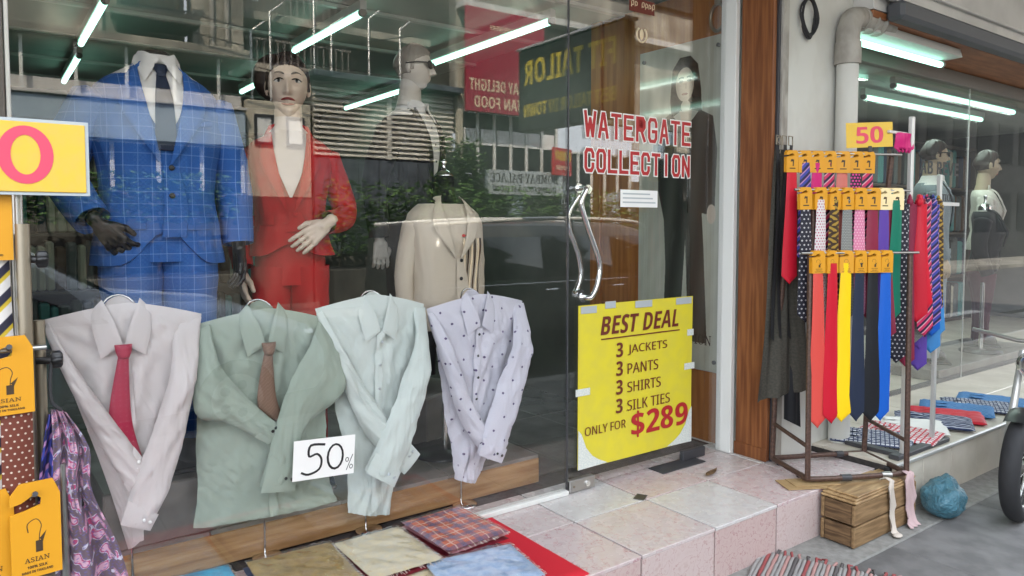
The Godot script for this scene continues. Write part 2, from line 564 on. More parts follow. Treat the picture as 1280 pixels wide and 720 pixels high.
func tube_lamp(label: String, at: Vector3, length: float, turn: float, power: float, hood := false):
	var t := thing("tube_lamp", label, "lamp", at, turn, "fluorescent tube lamps")
	if hood:
		part(t, "housing", prism_mesh([Vector2(-0.10, 0.09), Vector2(0.10, 0.09), Vector2(0.115, 0.035), Vector2(0.0, 0.03), Vector2(-0.115, 0.035)], -length / 2 - 0.05, length / 2 + 0.05), M.lamp_body)
	else:
		part(t, "housing", box(Vector3(-0.022, 0.02, -length / 2 - 0.03), Vector3(0.022, 0.075, length / 2 + 0.03), 0.004), M.lamp_body)
	part(t, "tube", tube_mesh([Vector3(0, 0, -length / 2), Vector3(0, 0, length / 2)], 0.019, 12), M.tube_glow)
	for s in [-1, 1]:
		part(t, "end_cap", tube_mesh([Vector3(0, 0.004, s * length / 2), Vector3(0, 0.004, s * (length / 2 + 0.028))], 0.023, 12), M.grey_frame)
	var l := AreaLight3D.new()
	l.name = "lamp_light"
	t.add_child(l)
	l.area_size = Vector2(0.03, length)
	l.light_color = Color(0.90, 1.0, 0.95)
	l.light_energy = power
	l.area_range = 12.0
	l.area_attenuation = 2.0
	l.shadow_enabled = true
	l.position = Vector3(0, -0.022, 0)
	l.rotation.x = -PI / 2

func build_shop():
	var b := thing("tailor_shop", "tailor shop with a tall glass front and lit interior", "shop")
	part(b, "floor_slab", box(Vector3(-0.4, -0.1, -6.2), Vector3(3.5, 0.218, -0.3), 0.0), M.shop_floor)
	for i in 8:
		for j in 6:
			part(b, "floor_tile", box(Vector3(-0.4 + i * 0.48, 0.2, -0.735 - j * 0.45), Vector3(0.077 + i * 0.48, 0.2295, -0.29 - j * 0.45), 0.002), M.shop_floor)
	part(b, "back_wall", box(Vector3(-0.5, 0, -6.4), Vector3(3.7, 4.2, -6.2), 0.0), M.shop_wall)
	part(b, "side_wall", box(Vector3(-0.5, 0, -6.2), Vector3(-0.38, 4.2, 0.02), 0.0), M.shop_wall)
	part(b, "side_wall", box(Vector3(3.44, 0, -6.2), Vector3(3.7, 4.2, -0.02), 0.0), M.shop_wall)
	part(b, "ceiling", box(Vector3(-0.38, 2.86, -6.2), Vector3(3.44, 3.0, -0.04), 0.0), M.shop_ceiling)
	for j in 6:
		part(b, "ceiling_batten", box(Vector3(-0.38, 2.835, -0.9 - j * 0.9), Vector3(3.44, 2.857, -0.86 - j * 0.9), 0.0), M.lamp_body)
	# orange timber lining of the side wall by the door
	part(b, "wood_lining", box(Vector3(3.405, 0.23, -1.06), Vector3(3.437, 2.85, -0.01), 0.003), M.wood_panel)
	part(b, "lining_trim", box(Vector3(3.385, 0.23, -1.16), Vector3(3.437, 2.85, -1.063), 0.004), M.wood_panel)
	# display floor behind the window
	part(b, "display_plinth", box(Vector3(-0.37, 0.2305, -2.0), Vector3(2.19, 0.352, -0.222), 0.003), M.display_wood)
	part(b, "plinth_front", box(Vector3(-0.37, 0.2305, -0.22), Vector3(2.192, 0.352, -0.2), 0.003), M.display_wood)
	for i in 5:
		for j in 4:
			part(b, "plinth_tile", box(Vector3(-0.37 + i * 0.5125, 0.353, -0.648 - j * 0.45), Vector3(0.1385 + i * 0.5125, 0.37, -0.2 - j * 0.45), 0.002), M.display_top)
	# frame, sill and panes of the front
	part(b, "sill", box(Vector3(0.02, 0.2305, -0.022), Vector3(2.196, 0.252, 0.024), 0.003), M.white_frame)
	part(b, "head_rail", box(Vector3(0.02, 2.98, -0.03), Vector3(3.32, 3.06, 0.03), 0.003), M.grey_frame)
	var fr := part(b, "window_frame", box(Vector3(0.02, 0.2305, -0.03), Vector3(0.07, 3.06, 0.03), 0.004), M.grey_frame)
	part(fr, "frame_bead", box(Vector3(0.072, 0.253, -0.012), Vector3(0.085, 2.98, 0.018), 0.002), M.aluminium)
	pane(b, "window_pane", Vector3(0.075, 0.2525, -0.005), Vector3(2.193, 2.98, 0.005))
	pane(b, "side_pane", Vector3(3.187, 0.2335, -0.005), Vector3(3.318, 2.98, 0.005))
	part(b, "door_post", box(Vector3(3.32, 0.2305, -0.03), Vector3(3.352, 3.06, 0.07), 0.003), M.white_frame)
	part(b, "left_pier", box(Vector3(-0.5, 0, 0.02), Vector3(0.018, 4.2, 0.16), 0.01), M.old_paint)
	part(b, "upper_wall", box(Vector3(-4, 3.065, -0.3), Vector3(3.7, 6.2, -0.03), 0.0), M.old_concrete)
	part(b, "roof_slab", box(Vector3(-4, 6.205, -12), Vector3(14, 6.45, 0.0), 0.0), M.old_concrete)
	part(b, "far_side_wall", box(Vector3(-4.2, 0, -12), Vector3(-0.5, 6.2, 0.0), 0.0), M.old_concrete)
	# timber-lined return and painted pillar between the two shops
	var pl := thing("pillar", "white painted pillar with a timber-lined side beside the glass door", "pillar", Vector3(3.38, 0.0, 0.0))
	part(pl, "core", box(Vector3(0.03, 0.0, -0.5), Vector3(0.70, 5.0, 0.298), 0.012), M.pillar_paint)
	part(pl, "timber_lining", box(Vector3(-0.022, 0.2305, 0.075), Vector3(0.006, 4.0, 0.275), 0.004), M.wood_post)
	part(pl, "timber_base", box(Vector3(-0.030, 0.231, 0.073), Vector3(-0.0225, 0.30, 0.277), 0.002), M.wood_post)
	part(pl, "dark_joint", box(Vector3(0.008, 0.2305, 0.10), Vector3(0.028, 4.0, 0.288), 0.002), M.dark_frame)
	part(pl, "corner_bead", box(Vector3(0.022, 0.2305, 0.284), Vector3(0.075, 4.0, 0.303), 0.004), M.old_paint)
	# drain pipe on the pillar
	var dp := thing("drain_pipe", "painted drain pipe with an elbow at the top of the pillar", "pipe", Vector3(3.915, 0.0, 0.362))
	part(dp, "down_pipe", tube_mesh([Vector3(0, 0.2305, 0), Vector3(0, 2.42, 0)], 0.058, 16), M.pillar_paint)
	part(dp, "socket", tube_mesh([Vector3(0, 2.38, 0), Vector3(0, 2.50, 0)], 0.07, 16), M.old_paint)
	part(dp, "elbow", tube_mesh(smooth_path([Vector3(0, 2.48, 0), Vector3(0.0, 2.56, 0.0), Vector3(0.06, 2.64, -0.01), Vector3(0.2, 2.66, -0.02), Vector3(0.5, 2.67, -0.04)], 5), 0.062, 16), M.old_paint)
	for k in 3:
		part(dp, "pipe_ring", tube_mesh([Vector3(0.14 + k * 0.09, 2.654, -0.015), Vector3(0.155 + k * 0.09, 2.655, -0.016)], 0.068, 16), M.old_paint)
	var cb := thing("cable_coil", "black cable coil hanging at the top of the white pillar", "cable", Vector3(3.60, 2.60, 0.318))
	for k in 4:
		var loop := []
		for i in 25:
			var a := TAU * i / 24.0
			loop.append(Vector3(cos(a) * (0.055 + 0.006 * k), sin(a) * (0.115 - 0.008 * k), 0.006 * (k % 3) + 0.004 * sin(a * 3 + k)))
		part(cb, "turn", tube_mesh(loop, 0.006, 6), M.black_rubber)
	# lamps in the ceiling run into the shop
	for d in [[0.61, -2.75, 1.2], [0.64, -4.4, 1.2], [1.88, -2.1, 1.15], [2.05, -4.0, 1.2], [2.9, -1.75, 1.5], [3.25, -4.2, 1.5]]:
		tube_lamp("", Vector3(d[0], 2.75, d[1]), d[2], 0.0, 0.08)
	var names := ["near tube lamp over the blue suit mannequin", "far tube lamp behind the blue suit mannequin", "tube lamp above the mannequin in the red suit", "far tube lamp behind the head of the red-suited mannequin", "long tube lamp near the door, highest on the right", "far tube lamp left of the sunglasses mannequin"]
	var i := 0
	for c in get_children():
		if c.name.begins_with("tube_lamp"):
			c.set_meta("label", names[i])
			i += 1

func fabric_shelf(label: String, at: Vector3, turn: float, w: float, h: float, rows: int, tones: Array):
	var s := thing("fabric_shelf", label, "shelf", at, turn, "shelves of cloth in the shops")
	part(s, "back", box(Vector3(0, 0, -0.32), Vector3(w, h, -0.30), 0.0), M.shelf_dark)
	for sx in [0.0, w - 0.03]:
		part(s, "upright", box(Vector3(sx, 0, -0.298), Vector3(sx + 0.03, h, 0), 0.003), M.shelf_dark)
	for r in rows + 1:
		part(s, "board", box(Vector3(0.032, h * r / rows - (0.03 if r == rows else 0.0), -0.298), Vector3(w - 0.032, h * r / rows + (0.0 if r == rows else 0.03), -0.002), 0.003), M.shelf_dark)
	for r in rows:
		var x := 0.05
		while x < w - 0.12:
			var bw := rng.randf_range(0.06, 0.11)
			var hh := h / rows * rng.randf_range(0.72, 0.88)
			part(s, "cloth_bolt", box(Vector3(x, h * r / rows + 0.031, -0.28), Vector3(x + bw - 0.006, h * r / rows + 0.03 + hh, -0.03 - rng.randf() * 0.03), 0.02), tones[rng.randi() % tones.size()])
			x += bw

# ---------------------------------------------------------------- the shop next door
func build_neighbour_shop():
	var b := thing("neighbour_shop", "second clothes shop right of the pillar with timber soffit", "shop")
	part(b, "ledge_core", box(Vector3(3.745, -0.1, -0.02), Vector3(11, 0.255, 0.745), 0.0), M.grout)
	for i in 12:
		for j in 2:
			part(b, "ledge_tile", box(Vector3(3.75 + i * 0.6, 0.25, 0.76 - (j + 1) * 0.39), Vector3(4.347 + i * 0.6, 0.27, 0.757 - j * 0.39), 0.003), M.ledge_tile)
	for i in 22:
		part(b, "face_tile", box(Vector3(3.75 + i * 0.33, -0.03, 0.745), Vector3(4.077 + i * 0.33, 0.248, 0.752 + rng.randf_range(-0.001, 0.001)), 0.002), M.ledge_tile)
	part(b, "ledge_nosing", box(Vector3(3.75, 0.252, 0.7575), Vector3(11, 0.272, 0.772), 0.004), M.aluminium)
	part(b, "floor_slab", box(Vector3(4.08, 0, -4.2), Vector3(11, 0.268, -0.02), 0.0), M.ledge_tile)
	part(b, "back_wall", box(Vector3(3.7, 0, -4.4), Vector3(11.2, 4.2, -4.2), 0.0), M.shop_wall)
	part(b, "side_wall", box(Vector3(11, 0, -4.2), Vector3(11.2, 4.2, 0.1), 0.0), M.shop_wall)
	part(b, "inner_side_wall", box(Vector3(3.702, 0, -4.2), Vector3(4.078, 4.2, -0.502), 0.0), M.shop_wall)
	part(b, "ceiling", box(Vector3(4.08, 2.685, -4.2), Vector3(11, 2.9, -0.04), 0.0), M.shop_ceiling)
	part(b, "timber_soffit", box(Vector3(4.08, 2.66, -0.035), Vector3(11, 2.70, 0.412), 0.004), M.wood_soffit)
	part(b, "soffit_beam", box(Vector3(4.08, 2.56, -0.03), Vector3(11, 2.657, 0.03), 0.004), M.grey_frame)
	part(b, "shutter_box", box(Vector3(4.2, 2.65, 0.415), Vector3(11, 2.755, 0.52), 0.02), M.shutter_box)
	part(b, "header_wall", box(Vector3(4.082, 2.705, -0.03), Vector3(11, 3.41, 0.41), 0.0), M.soffit_white)
	part(b, "white_fascia", box(Vector3(4.1, 2.758, 0.44), Vector3(11, 3.40, 0.47), 0.004), M.soffit_white)
	part(b, "fascia_rib", box(Vector3(4.1, 2.83, 0.471), Vector3(11, 2.85, 0.50), 0.004), M.soffit_white)
	part(b, "upper_wall", box(Vector3(3.7, 3.1, -0.3), Vector3(14, 6.2, -0.03), 0.0), M.old_concrete)
	pane(b, "window_pane", Vector3(4.09, 0.272, -0.005), Vector3(6.33, 2.56, 0.005))
	pane(b, "window_pane", Vector3(6.338, 0.272, -0.005), Vector3(10.9, 2.56, 0.005))
	part(b, "glass_joint", box(Vector3(6.331, 0.272, -0.004), Vector3(6.337, 2.56, 0.004), 0.0), M.aluminium)
	part(b, "window_sill", box(Vector3(4.09, 0.2705, -0.03), Vector3(10.9, 0.30, -0.0055), 0.002), M.dark_frame)
	# canopy over the footway, in panels
	var cp := thing("canopy", "white sheet canopy over the footway above both shops", "canopy")
	for i in 11:
		var x0 := -6.2 + i * 1.6
		var st := st_new()
		for s in 1:
			var a := Vector3(x0, 3.42, 0.48)
			var c := Vector3(x0 + 1.59, 3.42, 0.48)
			var d := Vector3(x0 + 1.59, 3.50, 2.3)
			var e := Vector3(x0, 3.50, 2.3)
			var up := Vector3(0, 0.03, 0)
			face4(st, [a, c, d, e], Vector3.DOWN)
			face4(st, [a + up, c + up, d + up, e + up], Vector3.UP)
			face4(st, [a, c, c + up, a + up], Vector3.FORWARD)
			face4(st, [e, d, d + up, e + up], Vector3.BACK)
			face4(st, [a, e, e + up, a + up], Vector3.LEFT)
			face4(st, [c, d, d + up, c + up], Vector3.RIGHT)
		part(cp, "panel", done(st), M.soffit_white)
	part(cp, "inner_board", box(Vector3(-6.2, 3.435, -0.02), Vector3(11.4, 3.46, 0.478), 0.0), M.soffit_white)
	for zz in [0.95, 1.5, 2.05]:
		part(cp, "purlin", box(Vector3(-6.2, 3.39 + (zz - 0.48) * 0.032, zz), Vector3(11.4, 3.415 + (zz - 0.48) * 0.032, zz + 0.05), 0.003), M.grey_frame)
	tube_lamp("hooded tube lamp under the timber soffit beside the drain pipe", Vector3(4.64, 2.565, 0.26), 1.2, PI / 2, 0.15, true)
	tube_lamp("small tube lamp inside the second shop next to the pipe", Vector3(4.75, 2.53, -0.35), 1.0, PI / 2, 0.07)
	tube_lamp("long tube lamp over the second shop's mannequins, nearer the glass", Vector3(7.0, 2.58, -0.35), 2.3, PI / 2, 0.45)
	tube_lamp("long tube lamp over the second shop's mannequins, farther from the glass", Vector3(7.3, 2.58, -0.75), 2.3, PI / 2, 0.45)

# ---------------------------------------------------------------- across the street (it shows mirrored in the shop glass)
func leaves(parent: Node, called: String, lo: Vector3, hi: Vector3, n: int, size: float, m: Material):
	var st := st_new()
	st.set_smooth_group(-1)
	for i in n:
		var c := Vector3(rng.randf_range(lo.x, hi.x), lo.y + (hi.y - lo.y) * pow(rng.randf(), 0.7), rng.randf_range(lo.z, hi.z))
		var lump := sin(c.x * 3.1) * 0.5 + sin(c.x * 7.7 + 1.3) * 0.5
		if c.y > hi.y - (0.28 - 0.22 * lump) * (hi.y - lo.y) and rng.randf() < 0.8:
			continue
		var a := rng.randf() * TAU
		var t := Vector3(cos(a), rng.randf_range(-0.5, 0.5), sin(a)).normalized()
		var w := t.cross(Vector3(rng.randf() - 0.5, 1, rng.randf() - 0.5)).normalized()
		var s := size * rng.randf_range(0.6, 1.3)
		tri(st, c - t * s, c + w * s * 0.45, c + t * s)
		tri(st, c - t * s, c + t * s, c - w * s * 0.45)
	var o := part(parent, called, done(st), m)
	o.set_meta("kind", "stuff")
	return o

func far_window(parent: Node, lo: Vector3, hi: Vector3, nx: int, m: Material):
	var w := part(parent, "window", box(lo, Vector3(hi.x, hi.y, lo.z + 0.02), 0.0), M.window_glass_far)
	for i in nx + 1:
		var x := lerpf(lo.x, hi.x, i / float(nx))
		part(w, "mullion", box(Vector3(x - 0.035, lo.y, lo.z - 0.05), Vector3(x + 0.035, hi.y, lo.z - 0.003), 0.006), m)
	part(w, "window_head", box(Vector3(lo.x, hi.y, lo.z - 0.06), Vector3(hi.x, hi.y + 0.05, lo.z - 0.003), 0.006), m)

func railing(parent: Node, x0: float, x1: float, y0: float, y1: float, z: float, m: Material):
	var r := part(parent, "railing", box(Vector3(x0, y1 - 0.04, z - 0.02), Vector3(x1, y1, z + 0.02), 0.004), m)
	part(r, "lower_rail", box(Vector3(x0, y0, z - 0.015), Vector3(x1, y0 + 0.03, z + 0.015), 0.003), m)
	var x := x0 + 0.06
	while x < x1:
		part(r, "baluster", box_mesh(Vector3(0.022, y1 - y0 - 0.05, 0.02), 0.0), m, Vector3(x, (y0 + y1) / 2, z))
		x += 0.13

func build_street_across():
	var green := nm("hedge_green", lin(0.16, 0.27, 0.08), lin(0.07, 0.15, 0.04), 0.6, 0.08, Vector3.ONE * 2, 0.35)
	green.backlight_enabled = true
	green.backlight = Color(0.25, 0.4, 0.1)
	var W := 11.0
	# old concrete house with white window posts
	var a := thing("old_house", "weathered concrete house with white posts, mirrored behind the blue suit", "building")
	part(a, "lower_wall", box(Vector3(-6, -0.2, W), Vector3(3.95, 2.05, W + 0.3), 0.0), M.dark_concrete)
	far_window(a, Vector3(-1.0, 2.05, W + 0.12), Vector3(3.9, 2.85, W + 0.3), 7, M.white_frame)
	part(a, "fascia", box(Vector3(-6, 2.87, W - 0.15), Vector3(3.9, 3.5, W + 0.2), 0.02), M.blue_fascia)
	part(a, "fascia_cap", box(Vector3(-6, 3.505, W - 0.2), Vector3(3.92, 3.56, W + 0.2), 0.01), M.soffit_white)
	part(a, "gallery_back", box(Vector3(-6, 3.565, W + 0.9), Vector3(3.9, 4.4, W + 1.0), 0.0), M.dark_concrete)
	part(a, "gallery_ledge", box(Vector3(-6, 3.565, W + 0.1), Vector3(3.9, 3.8, W + 0.25), 0.01), M.soffit_white)
	for i in 8:
		part(a, "post", box(Vector3(-1.6 + i * 0.72, 3.565, W - 0.1), Vector3(-1.55 + i * 0.72, 4.39, W - 0.04), 0.006), M.white_frame)
	part(a, "slab", box(Vector3(-6, 4.4, W - 0.3), Vector3(3.95, 4.55, W + 1.0), 0.01), M.old_concrete)
	part(a, "upper_wall", box(Vector3(-6, 4.553, W - 0.1), Vector3(1.9, 7.4, W + 0.3), 0.0), M.old_concrete)
	part(a, "upper_wall", box(Vector3(3.05, 4.553, W - 0.1), Vector3(3.9, 7.4, W + 0.3), 0.0), M.old_concrete)
	part(a, "window_recess", box(Vector3(1.9, 4.553, W + 0.5), Vector3(3.05, 6.6, W + 0.6), 0.0), M.dark_concrete)
	railing(a, 1.9, 3.05, 5.1, 5.7, W - 0.05, M.dark_frame)
	part(a, "balcony_slab", box(Vector3(1.8, 4.8, W - 0.45), Vector3(3.1, 4.95, W + 0.4), 0.01), M.dark_concrete)
	railing(a, 1.85, 3.05, 4.96, 5.6, W - 0.4, M.dark_frame)
	for x in [1.65, 3.35, 3.6]:
		part(a, "drain", tube_mesh([Vector3(x, 4.56, W - 0.16), Vector3(x, 7.3, W - 0.16)], 0.045, 8), M.old_paint)
	# dark yard with stairs and pipes behind a cream wall
	var c := thing("yard_house", "low cream walled house with dark balconies, mirrored behind the red suit", "building")
	part(c, "cream_wall", box(Vector3(3.96, 2.0, W), Vector3(5.15, 3.75, W + 0.25), 0.01), M.cream_wall)
	part(c, "base_wall", box(Vector3(3.96, -0.2, W - 0.02), Vector3(5.15, 1.997, W + 0.2), 0.0), M.dark_concrete)
	for x in [4.08, 4.66]:
		var f := part(c, "window", box(Vector3(x, 2.95, W - 0.02), Vector3(x + 0.36, 3.5, W - 0.003), 0.0), M.paper_white)
		for q in [[0, 0.05, 0, 0.55], [0.31, 0.36, 0, 0.55], [0.05, 0.31, 0, 0.05], [0.05, 0.31, 0.5, 0.55]]:
			part(f, "frame_bar", box(Vector3(x + q[0], 2.95 + q[2], W - 0.045), Vector3(x + q[1], 2.95 + q[3], W - 0.021), 0.004), M.dark_frame)
	part(c, "back_wall", box(Vector3(3.96, 3.7, W + 1.6), Vector3(4.75, 6.0, W + 1.8), 0.0), M.dark_concrete)
	part(c, "back_wall", box(Vector3(4.75, 3.7, W + 1.61), Vector3(9.6, 8.0, W + 1.8), 0.0), M.dark_concrete)
	for k in 2:
		part(c, "balcony", box(Vector3(3.98, 4.35 + k * 0.95, W + 0.4), Vector3(8.0, 4.5 + k * 0.95, W + 1.6), 0.01), M.old_concrete)
		railing(c, 4.0, 6.2, 4.51 + k * 0.95, 5.0 + k * 0.95, W + 0.5, M.grey_frame)
	for x in [4.15, 4.5, 5.35, 5.7, 6.5, 7.2]:
		part(c, "pipe", tube_mesh([Vector3(x, 3.8, W + 0.3), Vector3(x, 5.0 + fmod(x * 3.7, 0.9), W + 0.3), Vector3(x + 0.25, 5.2 + fmod(x * 3.7, 0.9), W + 0.3)], 0.02, 6), M.aluminium)
	for k in 3:
		part(c, "wire", tube_mesh([Vector3(3.0, 4.4 + k * 0.3, W - 0.4), Vector3(5.2, 4.1 + k * 0.32, W - 0.4), Vector3(8.0, 4.7 + k * 0.4, W - 0.4)], 0.012, 5), M.black_rubber)
	# white shutters over slate panels
	var d := thing("shutter_house", "building with peeling white louvre boards above slate panels, seen mirrored", "building")
	part(d, "core", box(Vector3(5.2, -0.2, W + 0.1), Vector3(8.35, 4.25, W + 0.5), 0.0), M.dark_concrete)
	for k in 14:
		var y := 2.82 + k * 0.103
		var st := st_new()
		prism(st, PackedVector2Array([Vector2(W + 0.09, y), Vector2(W - 0.03, y + 0.005), Vector2(W - 0.03, y + 0.02), Vector2(W + 0.07, y + 0.098), Vector2(W + 0.09, y + 0.098)]), 5.22, 8.3)
		var o := part(d, "louvre_board", done(st), M.shutter_white)
		o.transform = Transform3D(Basis(Vector3(0, 0, 1), Vector3(0, 1, 0), Vector3(1, 0, 0)), Vector3.ZERO)
	part(d, "corner_board", box(Vector3(6.72, 2.8, W - 0.06), Vector3(6.82, 4.3, W - 0.031), 0.006), M.shutter_white)
	part(d, "roof", box(Vector3(5.1, 4.262, W - 0.3), Vector3(8.4, 4.38, W + 1.0), 0.01), M.slate_panel)
	for k in 7:
		part(d, "slate_panel", box(Vector3(5.22 + k * 0.45, 0.9, W), Vector3(5.655 + k * 0.45, 2.78, W + 0.08), 0.008), M.slate_panel)
	part(d, "base", box(Vector3(5.2, -0.2, W - 0.01), Vector3(8.36, 0.897, W + 0.095), 0.0), M.dark_concrete)
	# restaurant house with dark windows
	var e := thing("restaurant_house", "dark restaurant front with white mullions, mirrored left of the door", "building")
	part(e, "lower_wall", box(Vector3(8.4, -0.2, W + 0.02), Vector3(24, 2.6, W + 0.3), 0.0), M.dark_concrete)
	far_window(e, Vector3(8.5, 2.62, W + 0.05), Vector3(11.2, 3.95, W + 0.2), 6, M.white_frame)
	far_window(e, Vector3(11.4, 1.6, W + 0.0), Vector3(13.6, 3.2, W + 0.15), 5, M.white_frame)
	far_window(e, Vector3(14.0, 1.4, W + 0.0), Vector3(18.0, 3.2, W + 0.15), 7, M.grey_frame)
	part(e, "upper_wall", box(Vector3(8.4, 4.02, W + 0.02), Vector3(24, 8.3, W + 0.3), 0.0), M.old_concrete)
	part(e, "gutter", box(Vector3(8.4, 6.1, W - 0.3), Vector3(24, 6.25, W + 0.015), 0.01), M.soffit_white)
	for k in 6:
		part(e, "menu_card", box(Vector3(8.6 + k * 0.44, 3.25, W + 0.02), Vector3(8.93 + k * 0.44, 3.6, W + 0.045), 0.003), M.paper_white)
	part(e, "white_column", box(Vector3(8.36, 2.0, W - 0.1), Vector3(8.5, 5.2, W + 0.015), 0.01), M.cream_wall)
	for k in 3:
		part(e, "blue_column", box(Vector3(9.7 + k * 1.55, 0.0, W - 0.25), Vector3(10.0 + k * 1.55, 2.3, W + 0.015), 0.02), M.blue_fascia)
	for k in 8:
		part(e, "wall_panel", box(Vector3(13.7 + k * 0.8, 3.4, W - 0.06), Vector3(14.4 + k * 0.8, 3.95, W + 0.018), 0.01), [M.soffit_white, M.blue_fascia, M.cream_wall][k % 3])
	# long dark block farther along the street
	var f := thing("office_block", "long dark office block far along the street, mirrored in the second shop's glass", "building")
	part(f, "wall", box(Vector3(24.2, -0.2, W), Vector3(70, 11, W + 0.4), 0.0), M.dark_curtain_wall)
	for k in 3:
		for i in 14:
			part(f, "window", box(Vector3(25.2 + i * 2.2, 1.2 + k * 3.0, W - 0.03), Vector3(26.7 + i * 2.2, 2.9 + k * 3.0, W - 0.003), 0.0), M.blind_window)
	# signs. They are read the right way round from this side and show reversed in the glass
	var s := thing("restaurant_sign", "large dark red hanging sign with cream lettering, seen reversed in the glass", "sign", Vector3(9.45, 5.0, W - 0.35), PI)
	part(s, "board", box(Vector3(-1.05, -1.1, -0.04), Vector3(1.05, 1.1, 0.04), 0.01), M.sign_red)
	text_part(s, "lettering", "BOMBAY DELIGHT", M.print_cream, Vector3(0, -0.52, 0.042), 1.95, 0.25)
	text_part(s, "lettering", "INDIAN FOOD", M.print_cream, Vector3(0, -0.88, 0.042), 1.7, 0.25)
	text_part(s, "lettering", "FREE DELIVERY", M.print_cream, Vector3(0.0, 0.72, 0.042), 0.9, 0.1)
	for x in [-0.9, -0.3, 0.3, 0.9]:
		part(s, "bracket", box(Vector3(x - 0.03, 1.08, -0.35), Vector3(x + 0.03, 1.2, 0.03), 0.004), M.white_frame)
	s = thing("restaurant_board", "small bright red sign with yellow letters, seen reversed beside the door edge", "sign", Vector3(11.1, 2.95, W - 0.3), PI - 0.35)
	part(s, "board", box(Vector3(-0.42, -0.32, -0.03), Vector3(0.42, 0.32, 0.03), 0.008), M.sign_red_bright)
	text_part(s, "lettering", "BOMBAY", M.print_yellow, Vector3(0, 0.14, 0.031), 0.74, 0.22)
	text_part(s, "lettering", "RESTAURANT", M.print_cream, Vector3(0.0, -0.14, 0.031), 0.62, 0.1)
	s = thing("restaurant_banner", "pale grey banner under the dark windows, its words reversed in the glass", "banner", Vector3(10.0, 2.42, W - 0.32), PI)
	part(s, "board", box(Vector3(-1.1, -0.27, -0.02), Vector3(1.1, 0.27, 0.02), 0.006), M.tape_grey)
	text_part(s, "lettering", "BOMBAY PALACE", M.print_black, Vector3(0, 0.1, 0.021), 1.9, 0.2, true, 0.002, true)
	text_part(s, "lettering", "INDIAN FOOD & SEAFOOD", M.print_black, Vector3(0, -0.14, 0.021), 1.8, 0.13)
	s = thing("tailor_sign", "black projecting sign with yellow letters, seen reversed at the top of the door", "sign", Vector3(4.5, 2.82, 2.65), -PI / 2)
	part(s, "board", box(Vector3(-0.75, -0.40, -0.07), Vector3(0.75, 0.40, 0.07), 0.01), M.sign_black)
	part(s, "rim", box(Vector3(-0.77, 0.405, -0.08), Vector3(0.77, 0.43, 0.08), 0.004), M.aluminium)
	text_part(s, "lettering", "FIT TAILOR", M.print_yellow, Vector3(0, 0.17, 0.072), 1.3, 0.24)
	text_part(s, "lettering", "BEST TAILOR IN TOWN", M.print_yellow, Vector3(0, -0.2, 0.072), 1.3, 0.13)
	# planting along the far pavement, in troughs
	var hb := [[-1.5, 3.4], [5.0, 8.4], [8.6, 12.6]]
	for k in 3:
		var h := thing("hedge", ["leafy hedge mirrored across the blue suit", "leafy hedge mirrored between the red suit and the beige jacket", "leafy hedge mirrored below the red restaurant sign"][k], "hedge", Vector3.ZERO, 0.0, "hedges on the far pavement")
		part(h, "trough", box(Vector3(hb[k][0], 0.0, 9.6), Vector3(hb[k][1], 0.7, 10.3), 0.02), M.dark_concrete)
		part(h, "soil", box(Vector3(hb[k][0] + 0.02, 0.7, 9.62), Vector3(hb[k][1] - 0.02, 0.72, 10.28), 0.0), M.asphalt)
		part(h, "stem", tube_mesh([Vector3(hb[k][0] + 0.1, 0.9, 9.95), Vector3(hb[k][1] - 0.1, 1.3, 9.95)], 0.03, 6), M.shelf_dark)
		for i in int((hb[k][1] - hb[k][0]) / 0.5):
			var x: float = hb[k][0] + 0.25 + i * 0.5
			part(h, "stem", tube_mesh([Vector3(x, 0.7, 9.95), Vector3(x + 0.08, 1.3, 9.9), Vector3(x - 0.05, 1.9, 9.97)], [0.03, 0.022, 0.01], 5), M.shelf_dark)
		leaves(h, "foliage", Vector3(hb[k][0], 0.9 if k else 1.5, 9.45), Vector3(hb[k][1], 2.3, 10.4), int((hb[k][1] - hb[k][0]) * 1500), 0.075, green)
	var tr := thing("bushy_tree", "bushy tree mirrored right of the sunglasses mannequin", "tree")
	part(tr, "trunk", tube_mesh([Vector3(8.2, 0, 10.6), Vector3(8.25, 1.5, 10.6), Vector3(8.1, 2.9, 10.6)], [0.07, 0.055, 0.02], 8), M.shelf_dark)
	leaves(tr, "crown", Vector3(7.6, 1.8, 10.3), Vector3(8.8, 3.3, 10.9), 2600, 0.075, green)
	build_van()
	build_car()

func car_body(secs: Array, x0: float) -> Array:
	# secs: [x, bottom, waist, top, halfwidth low, halfwidth top]; returns rows of a closed section
	var rows := []
	for s in secs:
		var ring := []
		for q in [[-1.0, 0.0], [-1.02, 0.35], [-1.0, 0.9], [-0.97, 1.0]]:
			ring.append(Vector3(s[0], lerpf(s[1], s[2], q[1]), q[0] * s[4]))
		for q in [[-1.0, 0.5], [-1.0, 0.9], [-0.75, 1.0], [0.0, 1.03], [0.75, 1.0], [1.0, 0.9], [1.0, 0.5]]:
			ring.append(Vector3(s[0], lerpf(s[2], s[3], q[1]), q[0] * lerpf(s[4] * 0.97, s[5], q[1])))
		for q in [[0.97, 1.0], [1.0, 0.9], [1.02, 0.35], [1.0, 0.0]]:
			ring.append(Vector3(s[0], lerpf(s[1], s[2], q[1]), q[0] * s[4]))
		rows.append(ring)
	return rows

